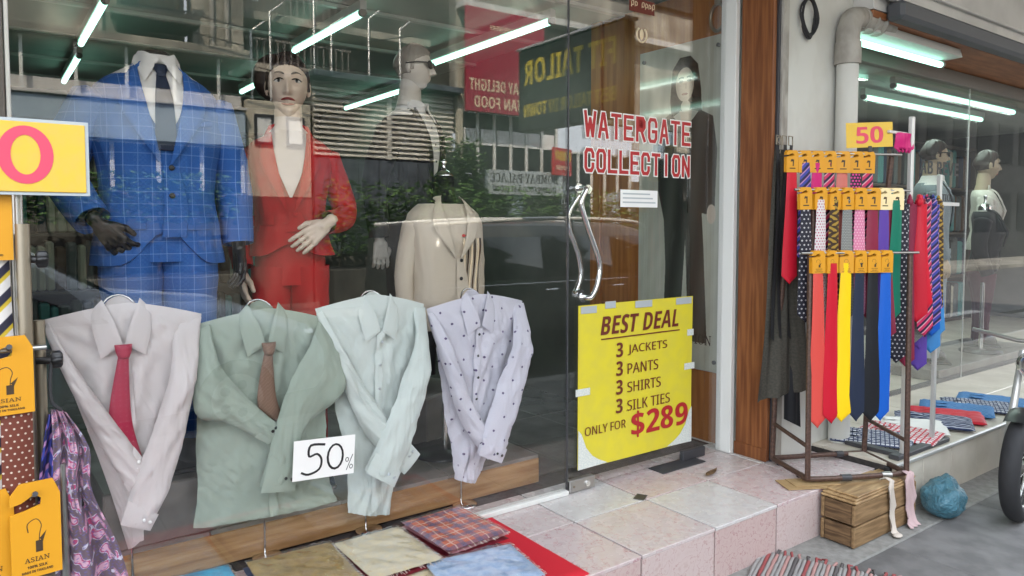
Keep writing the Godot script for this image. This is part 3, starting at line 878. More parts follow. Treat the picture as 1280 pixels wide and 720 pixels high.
func wheel_part(parent: Node, at: Vector3, r: float, w: float):
	var wh := part(parent, "wheel", tube_mesh([Vector3(0, 0, -w / 2), Vector3(0, 0, -w / 2 + 0.03), Vector3(0, 0, w / 2 - 0.03), Vector3(0, 0, w / 2)], [r * 0.93, r, r, r * 0.93], 24), M.black_rubber, at)
	part(wh, "rim", tube_mesh([Vector3(0, 0, -w / 2 - 0.004), Vector3(0, 0, w / 2 + 0.004)], r * 0.62, 20), M.aluminium)
	for k in 5:
		var a := TAU * k / 5
		part(wh, "spoke_gap", tube_mesh([Vector3(cos(a) * r * 0.36, sin(a) * r * 0.36, -w / 2 - 0.007), Vector3(cos(a) * r * 0.36, sin(a) * r * 0.36, w / 2 + 0.007)], r * 0.12, 8), M.black_plastic)

func build_van():
	var paint := sm("van_paint", lin(0.035, 0.035, 0.033), 0.25)
	paint.clearcoat_enabled = true
	var v := thing("parked_van", "dark grey van parked at the kerb, mirrored left of the door handle", "van", Vector3(5.6, -0.14, 4.55))
	var st := st_new()
	var secs := [[-1.98, 0.35, 0.8, 1.0, 0.78, 0.6], [-1.95, 0.3, 1.0, 1.6, 0.84, 0.68], [-1.8, 0.28, 1.02, 1.64, 0.86, 0.72], [-0.6, 0.28, 1.02, 1.66, 0.86, 0.74], [0.7, 0.28, 1.02, 1.65, 0.86, 0.74], [1.15, 0.28, 1.0, 1.58, 0.86, 0.7], [1.75, 0.3, 0.98, 1.1, 0.85, 0.74], [2.15, 0.3, 0.9, 0.97, 0.82, 0.7], [2.28, 0.36, 0.7, 0.75, 0.74, 0.6]]
	var rows := car_body(secs, 0)
	grid(st, rows, true, true)
	fan(st, rows[0], Vector3.LEFT)
	fan(st, rows[-1], Vector3.RIGHT)
	part(v, "body", done(st), paint)
	for s in [-1, 1]:
		var wx := [[-1.85, -0.62], [-0.55, 0.42], [0.48, 1.18]]
		for k in 3:
			var g := st_new()
			var z0 := 0.845
			var z1 := 0.775
			var top_in := 0.06 if k == 2 else 0.0
			var ring := [Vector3(wx[k][0], 1.06, s * z0), Vector3(wx[k][1] + (0.28 if k == 2 else 0.0), 1.06, s * z0), Vector3(wx[k][1] - top_in, 1.50, s * z1), Vector3(wx[k][0], 1.50, s * z1)]
			var outer := []
			for p in ring:
				outer.append(p + Vector3(0, 0, s * 0.03))
			face4(g, outer, Vector3(0, 0.2, s))
			for i in 4:
				face4(g, [ring[i], ring[(i + 1) % 4], outer[(i + 1) % 4], outer[i]], ring[i] + ring[(i + 1) % 4] - Vector3(wx[k][0] + wx[k][1], 2.56, s * 1.6))
			part(v, "side_window", done(g), M.car_glass)
		part(v, "roof_rail", tube_mesh(smooth_path([Vector3(-1.9, 1.63, s * 0.66), Vector3(-0.5, 1.70, s * 0.68), Vector3(0.8, 1.68, s * 0.68), Vector3(1.2, 1.58, s * 0.68), Vector3(1.62, 1.30, s * 0.72)], 4), 0.022, 6), M.white_frame)
		part(v, "waist_trim", box(Vector3(-1.9, 0.985, s * 0.875 - 0.008), Vector3(1.5, 1.005, s * 0.875 + 0.008), 0.003), M.chrome)
		part(v, "door_handle", box(Vector3(-0.6, 0.9, s * 0.885 - 0.015), Vector3(-0.42, 0.93, s * 0.885 + 0.015), 0.008), M.chrome)
		part(v, "door_handle", box(Vector3(0.4, 0.9, s * 0.885 - 0.015), Vector3(0.58, 0.93, s * 0.885 + 0.015), 0.008), M.chrome)
		part(v, "side_mirror", box(Vector3(1.2, 1.05, s * 0.97 - 0.09), Vector3(1.3, 1.2, s * 0.97 + 0.09), 0.03), paint)
		part(v, "headlamp", box(Vector3(2.1, 0.68, s * 0.6 - 0.14), Vector3(2.25, 0.82, s * 0.6 + 0.14), 0.03), M.car_glass)
		wheel_part(v, Vector3(-1.3, 0.33, s * 0.78), 0.33, 0.22)
		wheel_part(v, Vector3(1.45, 0.33, s * 0.78), 0.33, 0.22)

func build_car():
	var paint := sm("car_paint", lin(0.60, 0.65, 0.70), 0.2)
	paint.clearcoat_enabled = true
	var v := thing("parked_car", "pale blue car parked at the kerb, mirrored below the blue suit", "car", Vector3(0.2, -0.14, 3.95))
	var st := st_new()
	var secs := [[-2.0, 0.4, 0.7, 0.8, 0.7, 0.6], [-1.9, 0.3, 0.85, 1.0, 0.8, 0.62], [-1.2, 0.25, 0.9, 1.35, 0.83, 0.6], [-0.5, 0.25, 0.9, 1.44, 0.84, 0.62], [0.1, 0.25, 0.9, 1.42, 0.84, 0.62], [0.62, 0.25, 0.95, 1.10, 0.84, 0.70], [1.45, 0.27, 0.90, 1.0, 0.82, 0.68], [2.0, 0.3, 0.74, 0.8, 0.76, 0.6], [2.1, 0.38, 0.6, 0.64, 0.68, 0.5]]
	var rows := car_body(secs, 0)
	grid(st, rows, true, true)
	fan(st, rows[0], Vector3.LEFT)
	fan(st, rows[-1], Vector3.RIGHT)
	part(v, "body", done(st), paint)
	for s in [-1, 1]:
		for q in [[-1.15, -1.05, -0.42, -0.42], [-0.34, -0.34, 0.10, 0.50]]:
			var g := st_new()
			var ring := [Vector3(q[0], 0.95, s * 0.805), Vector3(q[3], 0.95, s * 0.81), Vector3(q[2], 1.34, s * 0.665), Vector3(q[1], 1.32, s * 0.66)]
			var outer := []
			for p in ring:
				outer.append(p + Vector3(0, 0.01, s * 0.035))
			face4(g, outer, Vector3(0, 0.2, s))
			for i in 4:
				face4(g, [ring[i], ring[(i + 1) % 4], outer[(i + 1) % 4], outer[i]], ring[i] + ring[(i + 1) % 4] - (ring[0] + ring[2]))
			part(v, "side_window", done(g), M.car_glass)
		part(v, "side_mirror", box(Vector3(0.34, 1.0, s * 0.93 - 0.09), Vector3(0.46, 1.12, s * 0.93 + 0.09), 0.03), paint)
		part(v, "door_handle", box(Vector3(-0.3, 0.8, s * 0.86 - 0.02), Vector3(-0.12, 0.83, s * 0.86 + 0.02), 0.008), M.chrome)
		part(v, "headlamp", box(Vector3(1.75, 0.66, s * 0.62 - 0.13), Vector3(2.02, 0.78, s * 0.62 + 0.13), 0.03), M.chrome)
		wheel_part(v, Vector3(-1.3, 0.31, s * 0.75), 0.31, 0.2)
		wheel_part(v, Vector3(1.35, 0.31, s * 0.75), 0.31, 0.2)
	var ws := st_new()
	face4(ws, [Vector3(0.17, 1.42, -0.56), Vector3(0.17, 1.42, 0.56), Vector3(0.60, 1.14, 0.64), Vector3(0.60, 1.14, -0.64)], Vector3(0.5, 1, 0))
	face4(ws, [Vector3(0.14, 1.35, -0.56), Vector3(0.14, 1.35, 0.56), Vector3(0.55, 1.05, 0.64), Vector3(0.55, 1.05, -0.64)], Vector3(-0.5, -1, 0))
	part(v, "windscreen", done(ws), M.car_glass)

# ---------------------------------------------------------------- figures and their clothes
const MALE := [[1.545, 0.0, 0.060, 0.060, 0.060], [1.50, -0.005, 0.068, 0.062, 0.068], [1.475, -0.01, 0.105, 0.075, 0.082], [1.448, -0.01, 0.155, 0.088, 0.095], [1.405, -0.005, 0.200, 0.105, 0.108], [1.345, 0.0, 0.222, 0.120, 0.112], [1.26, 0.0, 0.215, 0.130, 0.112], [1.10, 0.0, 0.188, 0.118, 0.098], [1.02, 0.0, 0.184, 0.118, 0.10], [0.90, 0.0, 0.198, 0.122, 0.118], [0.77, 0.0, 0.210, 0.128, 0.122]]
const FEMALE := [[1.525, 0.0, 0.048, 0.048, 0.05], [1.48, -0.005, 0.054, 0.05, 0.056], [1.455, -0.008, 0.095, 0.06, 0.068], [1.43, -0.005, 0.145, 0.072, 0.08], [1.395, 0.0, 0.180, 0.088, 0.09], [1.34, 0.005, 0.183, 0.108, 0.09], [1.26, 0.01, 0.170, 0.135, 0.085], [1.16, 0.005, 0.145, 0.112, 0.08], [1.08, 0.0, 0.135, 0.095, 0.08], [1.0, 0.0, 0.158, 0.102, 0.098], [0.94, 0.0, 0.178, 0.108, 0.11]]

func sec(R: Array, y: float) -> Array:
	var n := R.size()
	if y >= R[0][0]:
		return R[0]
	for i in n - 1:
		if y >= R[i + 1][0]:
			var t: float = (R[i][0] - y) / (R[i][0] - R[i + 1][0])
			t = t * t * (3 - 2 * t) * 0.5 + t * 0.5
			var o := [y]
			for k in range(1, 5):
				o.append(lerpf(R[i][k], R[i + 1][k], t))
			return o
	return R[n - 1]

func torso_point(R: Array, a: float, y: float, off := 0.0) -> Vector3:
	var s := sec(R, y)
	var n := 2.0 / 2.5
	var sx := sin(a)
	var cz := cos(a)
	var rz: float = s[3] if cz > 0 else s[4]
	return Vector3(signf(sx) * pow(absf(sx), n) * (s[2] + off), y, s[1] + signf(cz) * pow(absf(cz), n) * (rz + off))

func front_z(R: Array, x: float, y: float) -> float:
	var s := sec(R, y)
	return s[1] + s[3] * pow(maxf(0.0, 1.0 - pow(minf(absf(x) / s[2], 1.0), 2.5)), 1 / 2.5)

# a panel of cloth that lies on the front of the torso between two edges (x, y)
func on_front(R: Array, left: Array, right: Array, off: float, nu := 6, nv := 12, thick := 0.004) -> ArrayMesh:
	var st := st_new()
	cloth(st, left, right, nu, nv, func(_u, _v, x, y): return front_z(R, x, y) + off, thick)
	return done(st)

func coat_mesh(R: Array, hem: float, cut: float, ease: float, top: float, seed_: int) -> ArrayMesh:
	var fn := FastNoiseLite.new()
	fn.seed = seed_
	fn.frequency = 3.2
	var st := st_new()
	var rows := []
	var nv := 34
	var nu := 56
	for j in nv + 1:
		var ring := []
		for i in nu:
			var a := TAU * i / nu - PI
			var low := hem + cut * exp(-pow(a / 0.34, 2))
			var y := lerpf(top, low, pow(j / float(nv), 0.9))
			var d := fn.get_noise_3d(sin(a) * 1.3, y * 0.8, cos(a) * 1.3) * 0.012 * smoothstep(1.42, 1.2, y)
			ring.append(torso_point(R, a, y, ease + d + 0.006 * smoothstep(hem + 0.25, hem, y)))
		rows.append(ring)
	grid(st, rows, true, false, 4.0, 4.0)
	# the inside of the hem
	var inner := []
	for k in 2:
		var ring := []
		for i in nu:
			var p: Vector3 = rows[nv][i]
			ring.append(p * Vector3(1.0 - 0.05 * (k + 1), 1, 1.0 - 0.05 * (k + 1)) + Vector3(0, 0.05 * k, 0))
		inner.append(ring)
	grid(st, [rows[nv], inner[0], inner[1]], true, false, 1, 1, 3)
	return done(st)

func sleeve_mesh(pts: Array, rad: Array, seed_: int) -> ArrayMesh:
	var path := smooth_path(pts, 7)
	var fn := FastNoiseLite.new()
	fn.seed = seed_
	fn.frequency = 4.0
	var st := st_new()
	var n := path.size()
	var rows := []
	var u := Vector3(0, 0, 1)
	for i in n:
		var t: Vector3 = (path[mini(i + 1, n - 1)] - path[maxi(i - 1, 0)]).normalized()
		u = (u - t * u.dot(t)).normalized()
		var w := t.cross(u)
		var f := i / float(n - 1)
		var r: float = along([Vector2(0, rad[0]), Vector2(1, rad[1]), Vector2(2, rad[2])], f).y
		var bend := exp(-pow((f - 0.5) / 0.16, 2))
		var ring := []
		for k in 18:
			var a := TAU * k / 18
			var q := 1.0 + 0.10 * fn.get_noise_3d(cos(a) * 0.3, f * 1.6, sin(a) * 0.3) + 0.035 * bend * sin(f * 60.0 + 2 * cos(a))
			ring.append(path[i] + (u * cos(a) * 1.08 + w * sin(a)) * r * q)
		rows.append(ring)
	# rounded shoulder cap
	var cap := []
	for p in rows[0]:
		cap.append(path[0].lerp(p, 0.62) + (path[0] - path[1]).normalized() * rad[0] * 0.26)
	var tip := []
	for p in rows[0]:
		tip.append(path[0] + (path[0] - path[1]).normalized() * rad[0] * 0.36)
	grid(st, [tip, cap] + rows, true, false, 1.0, 3.0)
	var inn := []
	for p in rows[n - 1]:
		inn.append(path[n - 1].lerp(p, 0.86) - (path[n - 1] - path[n - 2]).normalized() * 0.03)
	grid(st, [rows[n - 1], inn], true, false, 1, 1, 2)
	return done(st)

func trousers_mesh(hipw: float, crotch: float, waist: float, spread: float, r: Array) -> ArrayMesh:
	var st := st_new()
	var rows := []
	for j in 9:
		var y := lerpf(waist, crotch - 0.02, j / 8.0)
		var ring := []
		for i in 28:
			var a := TAU * i / 28
			var w := lerpf(hipw * 0.88, hipw, minf(1.0, j / 4.0))
			ring.append(Vector3(sin(a) * w, y, cos(a) * hipw * 0.62))
		rows.append(ring)
	grid(st, rows, true)
	for s in [-1, 1]:
		var lr := []
		for j in 17:
			var f := j / 16.0
			var y := lerpf(crotch + 0.06, 0.05, f)
			var c := Vector3(s * lerpf(hipw * 0.5, spread, f), y, 0.01 * sin(f * PI))
			var rr: float = along([Vector2(0, r[0]), Vector2(1, r[1]), Vector2(2, r[2])], f).y * (1.0 + 0.02 * sin(f * 40))
			var ring := []
			for i in 20:
				var a := TAU * i / 20
				var crease := 1.0 + 0.09 * pow(maxf(0, cos(a)), 12) + 0.06 * pow(maxf(0, -cos(a)), 12)
				ring.append(c + Vector3(sin(a) * rr, 0, cos(a) * rr * 1.05 * crease))
			lr.append(ring)
		grid(st, lr, true)
	return done(st)

# smooth union of tapered capsules, meshed as surface nets: caps are [a, b, ra, rb]
func net_mesh(caps: Array, cell: float, k: float) -> ArrayMesh:
	var lo := Vector3.ONE * 1e6
	var hi := -lo
	for c in caps:
		for e in 2:
			var p: Vector3 = c[e]
			lo = lo.min(p - Vector3.ONE * (c[2 + e] + cell * 2))
			hi = hi.max(p + Vector3.ONE * (c[2 + e] + cell * 2))
	var nx := int((hi.x - lo.x) / cell) + 2
	var ny := int((hi.y - lo.y) / cell) + 2
	var nz := int((hi.z - lo.z) / cell) + 2
	var f := PackedFloat32Array()
	f.resize(nx * ny * nz)
	f.fill(1.0)
	for c in caps:
		var a: Vector3 = c[0]
		var b: Vector3 = c[1]
		var ra: float = c[2]
		var rb: float = c[3]
		var ab := b - a
		var ll := maxf(ab.length_squared(), 1e-9)
		var m := maxf(ra, rb) + cell * 3 + k
		var l := ((a.min(b) - Vector3.ONE * m - lo) / cell).max(Vector3.ZERO)
		var h := (a.max(b) + Vector3.ONE * m - lo) / cell
		for z in range(int(l.z), mini(int(h.z) + 1, nz)):
			for y in range(int(l.y), mini(int(h.y) + 1, ny)):
				var base := (z * ny + y) * nx
				for x in range(int(l.x), mini(int(h.x) + 1, nx)):
					var p := lo + Vector3(x, y, z) * cell
					var t := clampf((p - a).dot(ab) / ll, 0.0, 1.0)
					var d := (p - a - ab * t).length() - lerpf(ra, rb, t)
					var o := f[base + x]
					var g := maxf(k - absf(d - o), 0.0) / k
					f[base + x] = minf(d, o) - g * g * k * 0.25
	var vid := {}
	var verts: Array[Vector3] = []
	for z in nz - 1:
		for y in ny - 1:
			for x in nx - 1:
				var s := Vector3.ZERO
				var n := 0
				var i0 := (z * ny + y) * nx + x
				var v := [f[i0], f[i0 + 1], f[i0 + nx], f[i0 + nx + 1], f[i0 + nx * ny], f[i0 + nx * ny + 1], f[i0 + nx * ny + nx], f[i0 + nx * ny + nx + 1]]
				var neg := 0
				for q in v:
					neg += 1 if q < 0 else 0
				if neg == 0 or neg == 8:
					continue
				for e in [[0, 1], [2, 3], [4, 5], [6, 7], [0, 2], [1, 3], [4, 6], [5, 7], [0, 4], [1, 5], [2, 6], [3, 7]]:
					var va: float = v[e[0]]
					var vb: float = v[e[1]]
					if (va < 0) != (vb < 0):
						var t := va / (va - vb)
						s += Vector3(e[0] & 1, (e[0] >> 1) & 1, e[0] >> 2).lerp(Vector3(e[1] & 1, (e[1] >> 1) & 1, e[1] >> 2), t)
						n += 1
				vid[i0] = verts.size()
				verts.append(lo + (Vector3(x, y, z) + s / n) * cell)
	var st := st_new()
	st.set_smooth_group(1)
	var step := [1, nx, nx * ny]
	for i0 in vid:
		for ax in 3:
			var bq: int = step[(ax + 1) % 3]
			var cq: int = step[(ax + 2) % 3]
			var s0: float = f[i0]
			var s1: float = f[i0 + step[ax]]
			if (s0 < 0) == (s1 < 0):
				continue
			var q := [vid.get(i0), vid.get(i0 - bq), vid.get(i0 - bq - cq), vid.get(i0 - cq)]
			if q.has(null):
				continue
			if s0 < 0:
				q.reverse()
			tri(st, verts[q[0]], verts[q[1]], verts[q[2]])
			tri(st, verts[q[0]], verts[q[2]], verts[q[3]])
	return done(st)

# a relaxed hand: wrist at the origin, fingers along -y, palm facing -x for the figure's own left side (side = 1)
func hand_mesh(side: int, curl: float) -> ArrayMesh:
	var key := "hand%d%s" % [side, curl]
	if cache.has(key):
		return cache[key]
	var caps := []
	var X := func(v: Vector3) -> Vector3: return Vector3(v.x * side, v.y, v.z)
	caps.append([X.call(Vector3(0, 0.03, 0)), X.call(Vector3(0, -0.01, 0)), 0.026, 0.024])
	for z in [-0.03, -0.01, 0.01, 0.03]:
		caps.append([X.call(Vector3(0, -0.012, z * 0.55)), X.call(Vector3(0, -0.082, z)), 0.017, 0.0125])
	var lens := [0.062, 0.076, 0.082, 0.074]
	for i in 4:
		var z := -0.033 + i * 0.022
		var p := Vector3(0, -0.084, z)
		var a := 0.15 * curl
		var l: float = lens[i]
		var r := 0.0098
		var spread := (i - 1.5) * 0.045
		for s in 3:
			var seg: float = l * [0.46, 0.30, 0.24][s]
			a += [0.20, 0.42, 0.32][s] * curl
			var q := p + Vector3(-sin(a) * seg, -cos(a) * seg, spread * seg)
			caps.append([X.call(p), X.call(q), r, r * 0.92])
			p = q
			r *= 0.92
	var t0 := Vector3(-0.008, -0.022, 0.026)
	var t1 := Vector3(-0.022, -0.058, 0.05)
	var t2 := Vector3(-0.030, -0.092, 0.054)
	caps.append([X.call(t0), X.call(t1), 0.0155, 0.0115])
	caps.append([X.call(t1), X.call(t2), 0.0112, 0.009])
	cache[key] = net_mesh(caps, 0.0042, 0.006)
	return cache[key]

func head_dir_point(d: Vector3, female: bool) -> Vector3:
	var A := 0.070 if female else 0.077
	var B := 0.112 if female else 0.120
	var Cc := 0.088 if female else 0.097
	var r := 1.0 / sqrt(pow(d.x / A, 2) + pow(d.y / B, 2) + pow(d.z / Cc, 2))
	var p := d * r
	if p.y < 0:
		var t := -p.y / B
		p.x *= 1.0 - (0.42 if female else 0.28) * pow(t, 1.7)
		if p.z < 0:
			p.z *= 1.0 - 0.45 * t
	else:
		p.x *= 1.0 + 0.05 * (p.y / B)
		if p.z < 0:
			p.z *= 1.06
	if d.z > 0:
		var g := func(v: float, w: float) -> float: return exp(-pow(v / w, 2))
		var ny := clampf((0.024 - p.y) / 0.056, 0.0, 1.0)
		var drop := smoothstep(-0.046, -0.036, p.y)
		p.z += (0.026 if female else 0.030) * g.call(p.x, 0.008 + 0.005 * ny) * pow(ny, 1.2) * drop
		p.z -= 0.011 * g.call(absf(p.x) - 0.031, 0.017) * g.call(p.y - 0.010, 0.013)
		p.z += 0.005 * g.call(absf(p.x) - 0.026, 0.022) * g.call(p.y - 0.034, 0.010)
		p.z += 0.007 * g.call(p.x, 0.017) * (g.call(p.y + 0.058, 0.006) + 1.1 * g.call(p.y + 0.070, 0.007))
		p.z -= 0.004 * g.call(p.x, 0.02) * g.call(p.y + 0.083, 0.006)
		p.z += 0.012 * g.call(p.x, 0.022) * g.call(p.y + 0.102, 0.018)
		p.z += 0.004 * g.call(absf(p.x) - 0.045, 0.018) * g.call(p.y + 0.02, 0.02)
	return p

func head_front(x: float, y: float, female: bool) -> Vector3:
	# the face's point at x, y
	var d := Vector3(x, y, 0.085).normalized()
	for i in 8:
		var p := head_dir_point(d, female)
		d = (d + Vector3(x - p.x, y - p.y, 0) * 8.0).normalized()
	return head_dir_point(d, female)

func head_mesh(female: bool, hair := false, line := 0.3) -> ArrayMesh:
	var st := st_new()
	var rows := []
	for j in 61:
		var e := PI * (0.5 - j / 60.0)
		var ring := []
		for i in 72:
			var u := TAU * i / 72 - PI
			var a := u - 0.5 * sin(u)
			var d := Vector3(sin(a) * cos(e), sin(e), cos(a) * cos(e))
			var p := head_dir_point(d, female)
			if hair:
				var face := d.z - 0.25 - maxf(0.0, d.y - line) * 1.9 + (0.25 if d.y < -0.25 else 0.0)
				if d.y < -0.45:
					face = 1.0
				var strand := 0.0025 * sin(a * 46 + d.y * 7) + 0.002 * sin(a * 19)
				p = p * lerpf(1.10, 0.90, smoothstep(-0.08, 0.12, face)) + d * strand
			ring.append(p)
		rows.append(ring)
	grid(st, rows, true)
	if not hair:
		var neck := []
		for q in [[-0.06, 0.046, -0.018], [-0.10, 0.049, -0.022], [-0.15, 0.051, -0.025], [-0.20, 0.058, -0.03]]:
			var ring := []
			for i in 24:
				var a := TAU * i / 24
				var k: float = q[1] * (1.0 if female else 1.2)
				ring.append(Vector3(sin(a) * k, q[0], q[2] + cos(a) * k))
			neck.append(ring)
		grid(st, neck, true, false, 1, 1, 4)
		for s in [-1, 1]:
			var ear := []
			for j in 7:
				var t := PI * j / 6.0
				var ring := []
				for i in 10:
					var a := TAU * i / 10
					ring.append(Vector3(s * (0.072 if female else 0.08) + s * 0.010 * cos(a) * sin(t), -0.005 + 0.03 * cos(t), -0.008 + 0.016 * sin(a) * sin(t)))
				ear.append(ring)
			grid(st, ear, true, false, 1, 1, 5)
	return done(st)

func blob(rx: float, ry: float, rz: float) -> ArrayMesh:
	var key := "blob%s%s%s" % [rx, ry, rz]
	if not cache.has(key):
		var st := st_new()
		var rows := []
		for j in 9:
			var t := PI * j / 8.0
			var ring := []
			for i in 14:
				var a := TAU * i / 14
				ring.append(Vector3(rx * cos(a) * sin(t), ry * cos(t), rz * sin(a) * sin(t)))
			rows.append(ring)
		grid(st, rows, true)
		cache[key] = done(st)
	return cache[key]

func add_head(t: Node3D, at: Vector3, turn: Vector3, female: bool, skin: Material, hair: Material, made_up: bool, shades: bool, line := 0.3):
	var h := part(t, "head", head_mesh(female), skin, at, turn)
	h.scale = Vector3.ONE * (1.18 if female and made_up and not shades else 1.0)
	if hair:
		part(h, "hair", head_mesh(female, true, line), hair)
	for s in [-1, 1]:
		if shades:
			var c := head_front(s * 0.033, 0.010, female)
			part(h, "lens", blob(0.030, 0.023, 0.010), M.black_plastic, Vector3(c.x, c.y, 0.098 if not female else 0.09), Vector3(0, s * 0.25, 0))
			part(h, "temple", tube_mesh([Vector3(s * 0.06, 0.018, 0.088), Vector3(s * 0.085, 0.018, 0.04), Vector3(s * 0.088, 0.012, -0.02)], 0.004, 6), M.black_plastic)
		else:
			var c := head_front(s * 0.031, 0.008, female)
			part(h, "eye", blob(0.0145, 0.0068, 0.006), M.eye_white, c + Vector3(0, 0, -0.001), Vector3(0, s * 0.3, 0))
			part(h, "iris", blob(0.0062, 0.0064, 0.006), M.eye_dark, c + Vector3(s * -0.001, 0.0005, 0.0012), Vector3(0, s * 0.2, 0))
			var lid := []
			var brow := []
			for i in 7:
				var x := 0.014 + 0.034 * i / 6.0
				var yl := 0.008 + 0.0085 * sin(PI * minf(1.0, (i + 0.6) / 6.4))
				lid.append(head_front(s * x, yl, female) + Vector3(0, 0, 0.003))
				brow.append(head_front(s * (x - 0.002), 0.030 + 0.007 * sin(PI * i / 7.5), female) + Vector3(0, 0, 0.001))
			part(h, "eyelid", tube_mesh(lid, [0.0012, 0.002, 0.0026, 0.003, 0.003, 0.0026, 0.0016], 6), M.eye_dark)
			part(h, "eyebrow", tube_mesh(brow, [0.0022, 0.0034, 0.0036, 0.0032, 0.0028, 0.002, 0.0012], 6), M.hair_dark)
	if made_up:
		for q in [[-0.0585, 0.6], [-0.0695, 0.9]]:
			var lip := []
			for i in 9:
				var x := -0.024 + 0.048 * i / 8.0
				lip.append(head_front(x, q[0] + (0.004 * (1 - pow(x / 0.024, 2)) if q[1] < 0.7 else -0.0035 * (1 - pow(x / 0.024, 2))), female) + Vector3(0, 0, -0.0015))
			part(h, "lip", tube_mesh(lip, [0.0012, 0.0035, 0.0048, 0.0052, 0.005, 0.0052, 0.0048, 0.0035, 0.0012], 8), M.lip_red)
	return h

func shift(pts: Array, dx: float, dy := 0.0) -> Array:
	var o := []
	for p in pts:
		o.append(Vector2(p.x + dx, p.y + dy))
	return o

func mir(pts: Array) -> Array:
	var o := []
	for p in pts:
		o.append(Vector2(-p.x, p.y))
	return o

# a suit jacket with lapels, buttons, pockets and sleeves
func add_jacket(t: Node3D, R: Array, m: Material, lapel_m: Material, o: Dictionary):
	var hem: float = o.get("hem", 0.78)
	var v: float = o.get("v", 1.12)
	var vx: float = o.get("vx", 0.012)
	var jk := part(t, "jacket", coat_mesh(R, hem, o.get("cut", 0.10), 0.012, o.get("top", 1.475), o.get("seed", 1)), m)
	var w: float = o.get("lapel", 0.075)
	var top := 1.475
	for s in [-1, 1]:
		# lapel: inner edge runs from the neck to the button, outer edge has the notch
		var inner := [Vector2(s * 0.075, top), Vector2(s * 0.068, 1.40), Vector2(s * 0.05, 1.30), Vector2(s * vx, v)]
		var outer := [Vector2(s * 0.10, top - 0.005), Vector2(s * (0.068 + w), 1.385), Vector2(s * (0.055 + w), 1.30), Vector2(s * (vx + 0.008), v)]
		var lp := part(jk, "lapel", on_front(R, inner if s > 0 else outer, outer if s > 0 else inner, 0.030, 8, 18, 0.012), lapel_m)
		if s == 1 and lp:
			pass
		var cin := [Vector2(s * 0.058, 1.505), Vector2(s * 0.075, 1.46), Vector2(s * 0.073, 1.405)]
		var cout := [Vector2(s * 0.085, 1.497), Vector2(s * 0.108, 1.45), Vector2(s * (0.06 + w), 1.40)]
		part(jk, "collar", on_front(R, cin if s > 0 else cout, cout if s > 0 else cin, 0.034, 5, 8, 0.012), lapel_m)
		part(jk, "pocket_flap", on_front(R, [Vector2(s * 0.125 - 0.055, hem + 0.17), Vector2(s * 0.125 - 0.055, hem + 0.125)], [Vector2(s * 0.125 + 0.055, hem + 0.175), Vector2(s * 0.125 + 0.055, hem + 0.13)], 0.024, 6, 3, 0.008), m)
	# front edge of the overlapping side
	part(jk, "front_edge", on_front(R, [Vector2(vx - 0.02, v), Vector2(vx - 0.02, (v + hem) / 2 + 0.03), Vector2(vx - 0.03, hem + 0.10)], [Vector2(vx + 0.03, v), Vector2(vx + 0.06, (v + hem) / 2 + 0.03), Vector2(vx + 0.05, hem + 0.10)], 0.024, 4, 10, 0.006), m)
	for k in o.get("buttons", 2):
		var y: float = v - 0.01 - k * 0.10
		part(jk, "button", blob(0.0105, 0.0105, 0.004), o.get("button_m", M.black_plastic), Vector3(vx + 0.006, y, front_z(R, vx, y) + 0.030))
	if o.get("square", false):
		part(jk, "breast_pocket", on_front(R, [Vector2(0.09, 1.29), Vector2(0.09, 1.27)], [Vector2(0.17, 1.30), Vector2(0.17, 1.28)], 0.026, 5, 3, 0.008), m)
	for s in [0, 1]:
		if not o.has("arms") or o.arms[s] == null:
			continue
		part(jk, "sleeve", sleeve_mesh(o.arms[s], o.get("arm_r", [0.082, 0.064, 0.05]), 5 + s), m)

func add_shirt_front(t: Node3D, R: Array, m: Material, v: float, tie: Material, collar := true):
	var sh := part(t, "shirt", on_front(R, [Vector2(-0.082, 1.475), Vector2(-0.055, 1.32), Vector2(-0.004, v + 0.03)], [Vector2(0.082, 1.475), Vector2(0.055, 1.32), Vector2(0.006, v + 0.03)], 0.021, 8, 14, 0.004), m)
	var st := st_new()
	var ring := []
	for y in [1.455, 1.50, 1.535]:
		var r := []
		for i in 24:
			r.append(torso_point(R, TAU * i / 24, y, 0.008 if y > 1.5 else 0.010))
		ring.append(r)
	grid(st, ring, true)
	part(sh, "collar_band", done(st), m)
	if collar:
		for s in [-1, 1]:
			var a := [Vector2(s * 0.004, 1.515), Vector2(s * 0.030, 1.47), Vector2(s * 0.055, 1.428)]
			var b := [Vector2(s * 0.062, 1.545), Vector2(s * 0.082, 1.50), Vector2(s * 0.060, 1.425)]
			part(sh, "collar_leaf", on_front(R, a if s > 0 else b, b if s > 0 else a, 0.036, 5, 8, 0.006), m)
	for k in 3:
		var y := 1.40 - k * 0.09
		if y > v and tie == null and collar:
			part(sh, "button", blob(0.006, 0.006, 0.003), M.print_black, Vector3(0, y, front_z(R, 0, y) + 0.025))
	if tie:
		var tp := part(t, "tie", on_front(R, [Vector2(-0.014, 1.465), Vector2(-0.03, 1.36), Vector2(-0.036, 1.2), Vector2(-0.03, v - 0.02)], [Vector2(0.014, 1.465), Vector2(0.03, 1.36), Vector2(0.036, 1.2), Vector2(0.03, v - 0.02)], 0.029, 5, 12, 0.006), tie)
		part(tp, "knot", on_front(R, [Vector2(-0.022, 1.497), Vector2(-0.024, 1.48), Vector2(-0.012, 1.45)], [Vector2(0.022, 1.497), Vector2(0.024, 1.48), Vector2(0.012, 1.45)], 0.034, 5, 6, 0.016), tie)

func add_hand(t: Node3D, at: Vector3, side: int, basis_: Basis, m: Material, curl := 1.0):
	var h := part(t, "hand", hand_mesh(side, curl), m)
	h.transform = Transform3D(basis_, at)
	return h

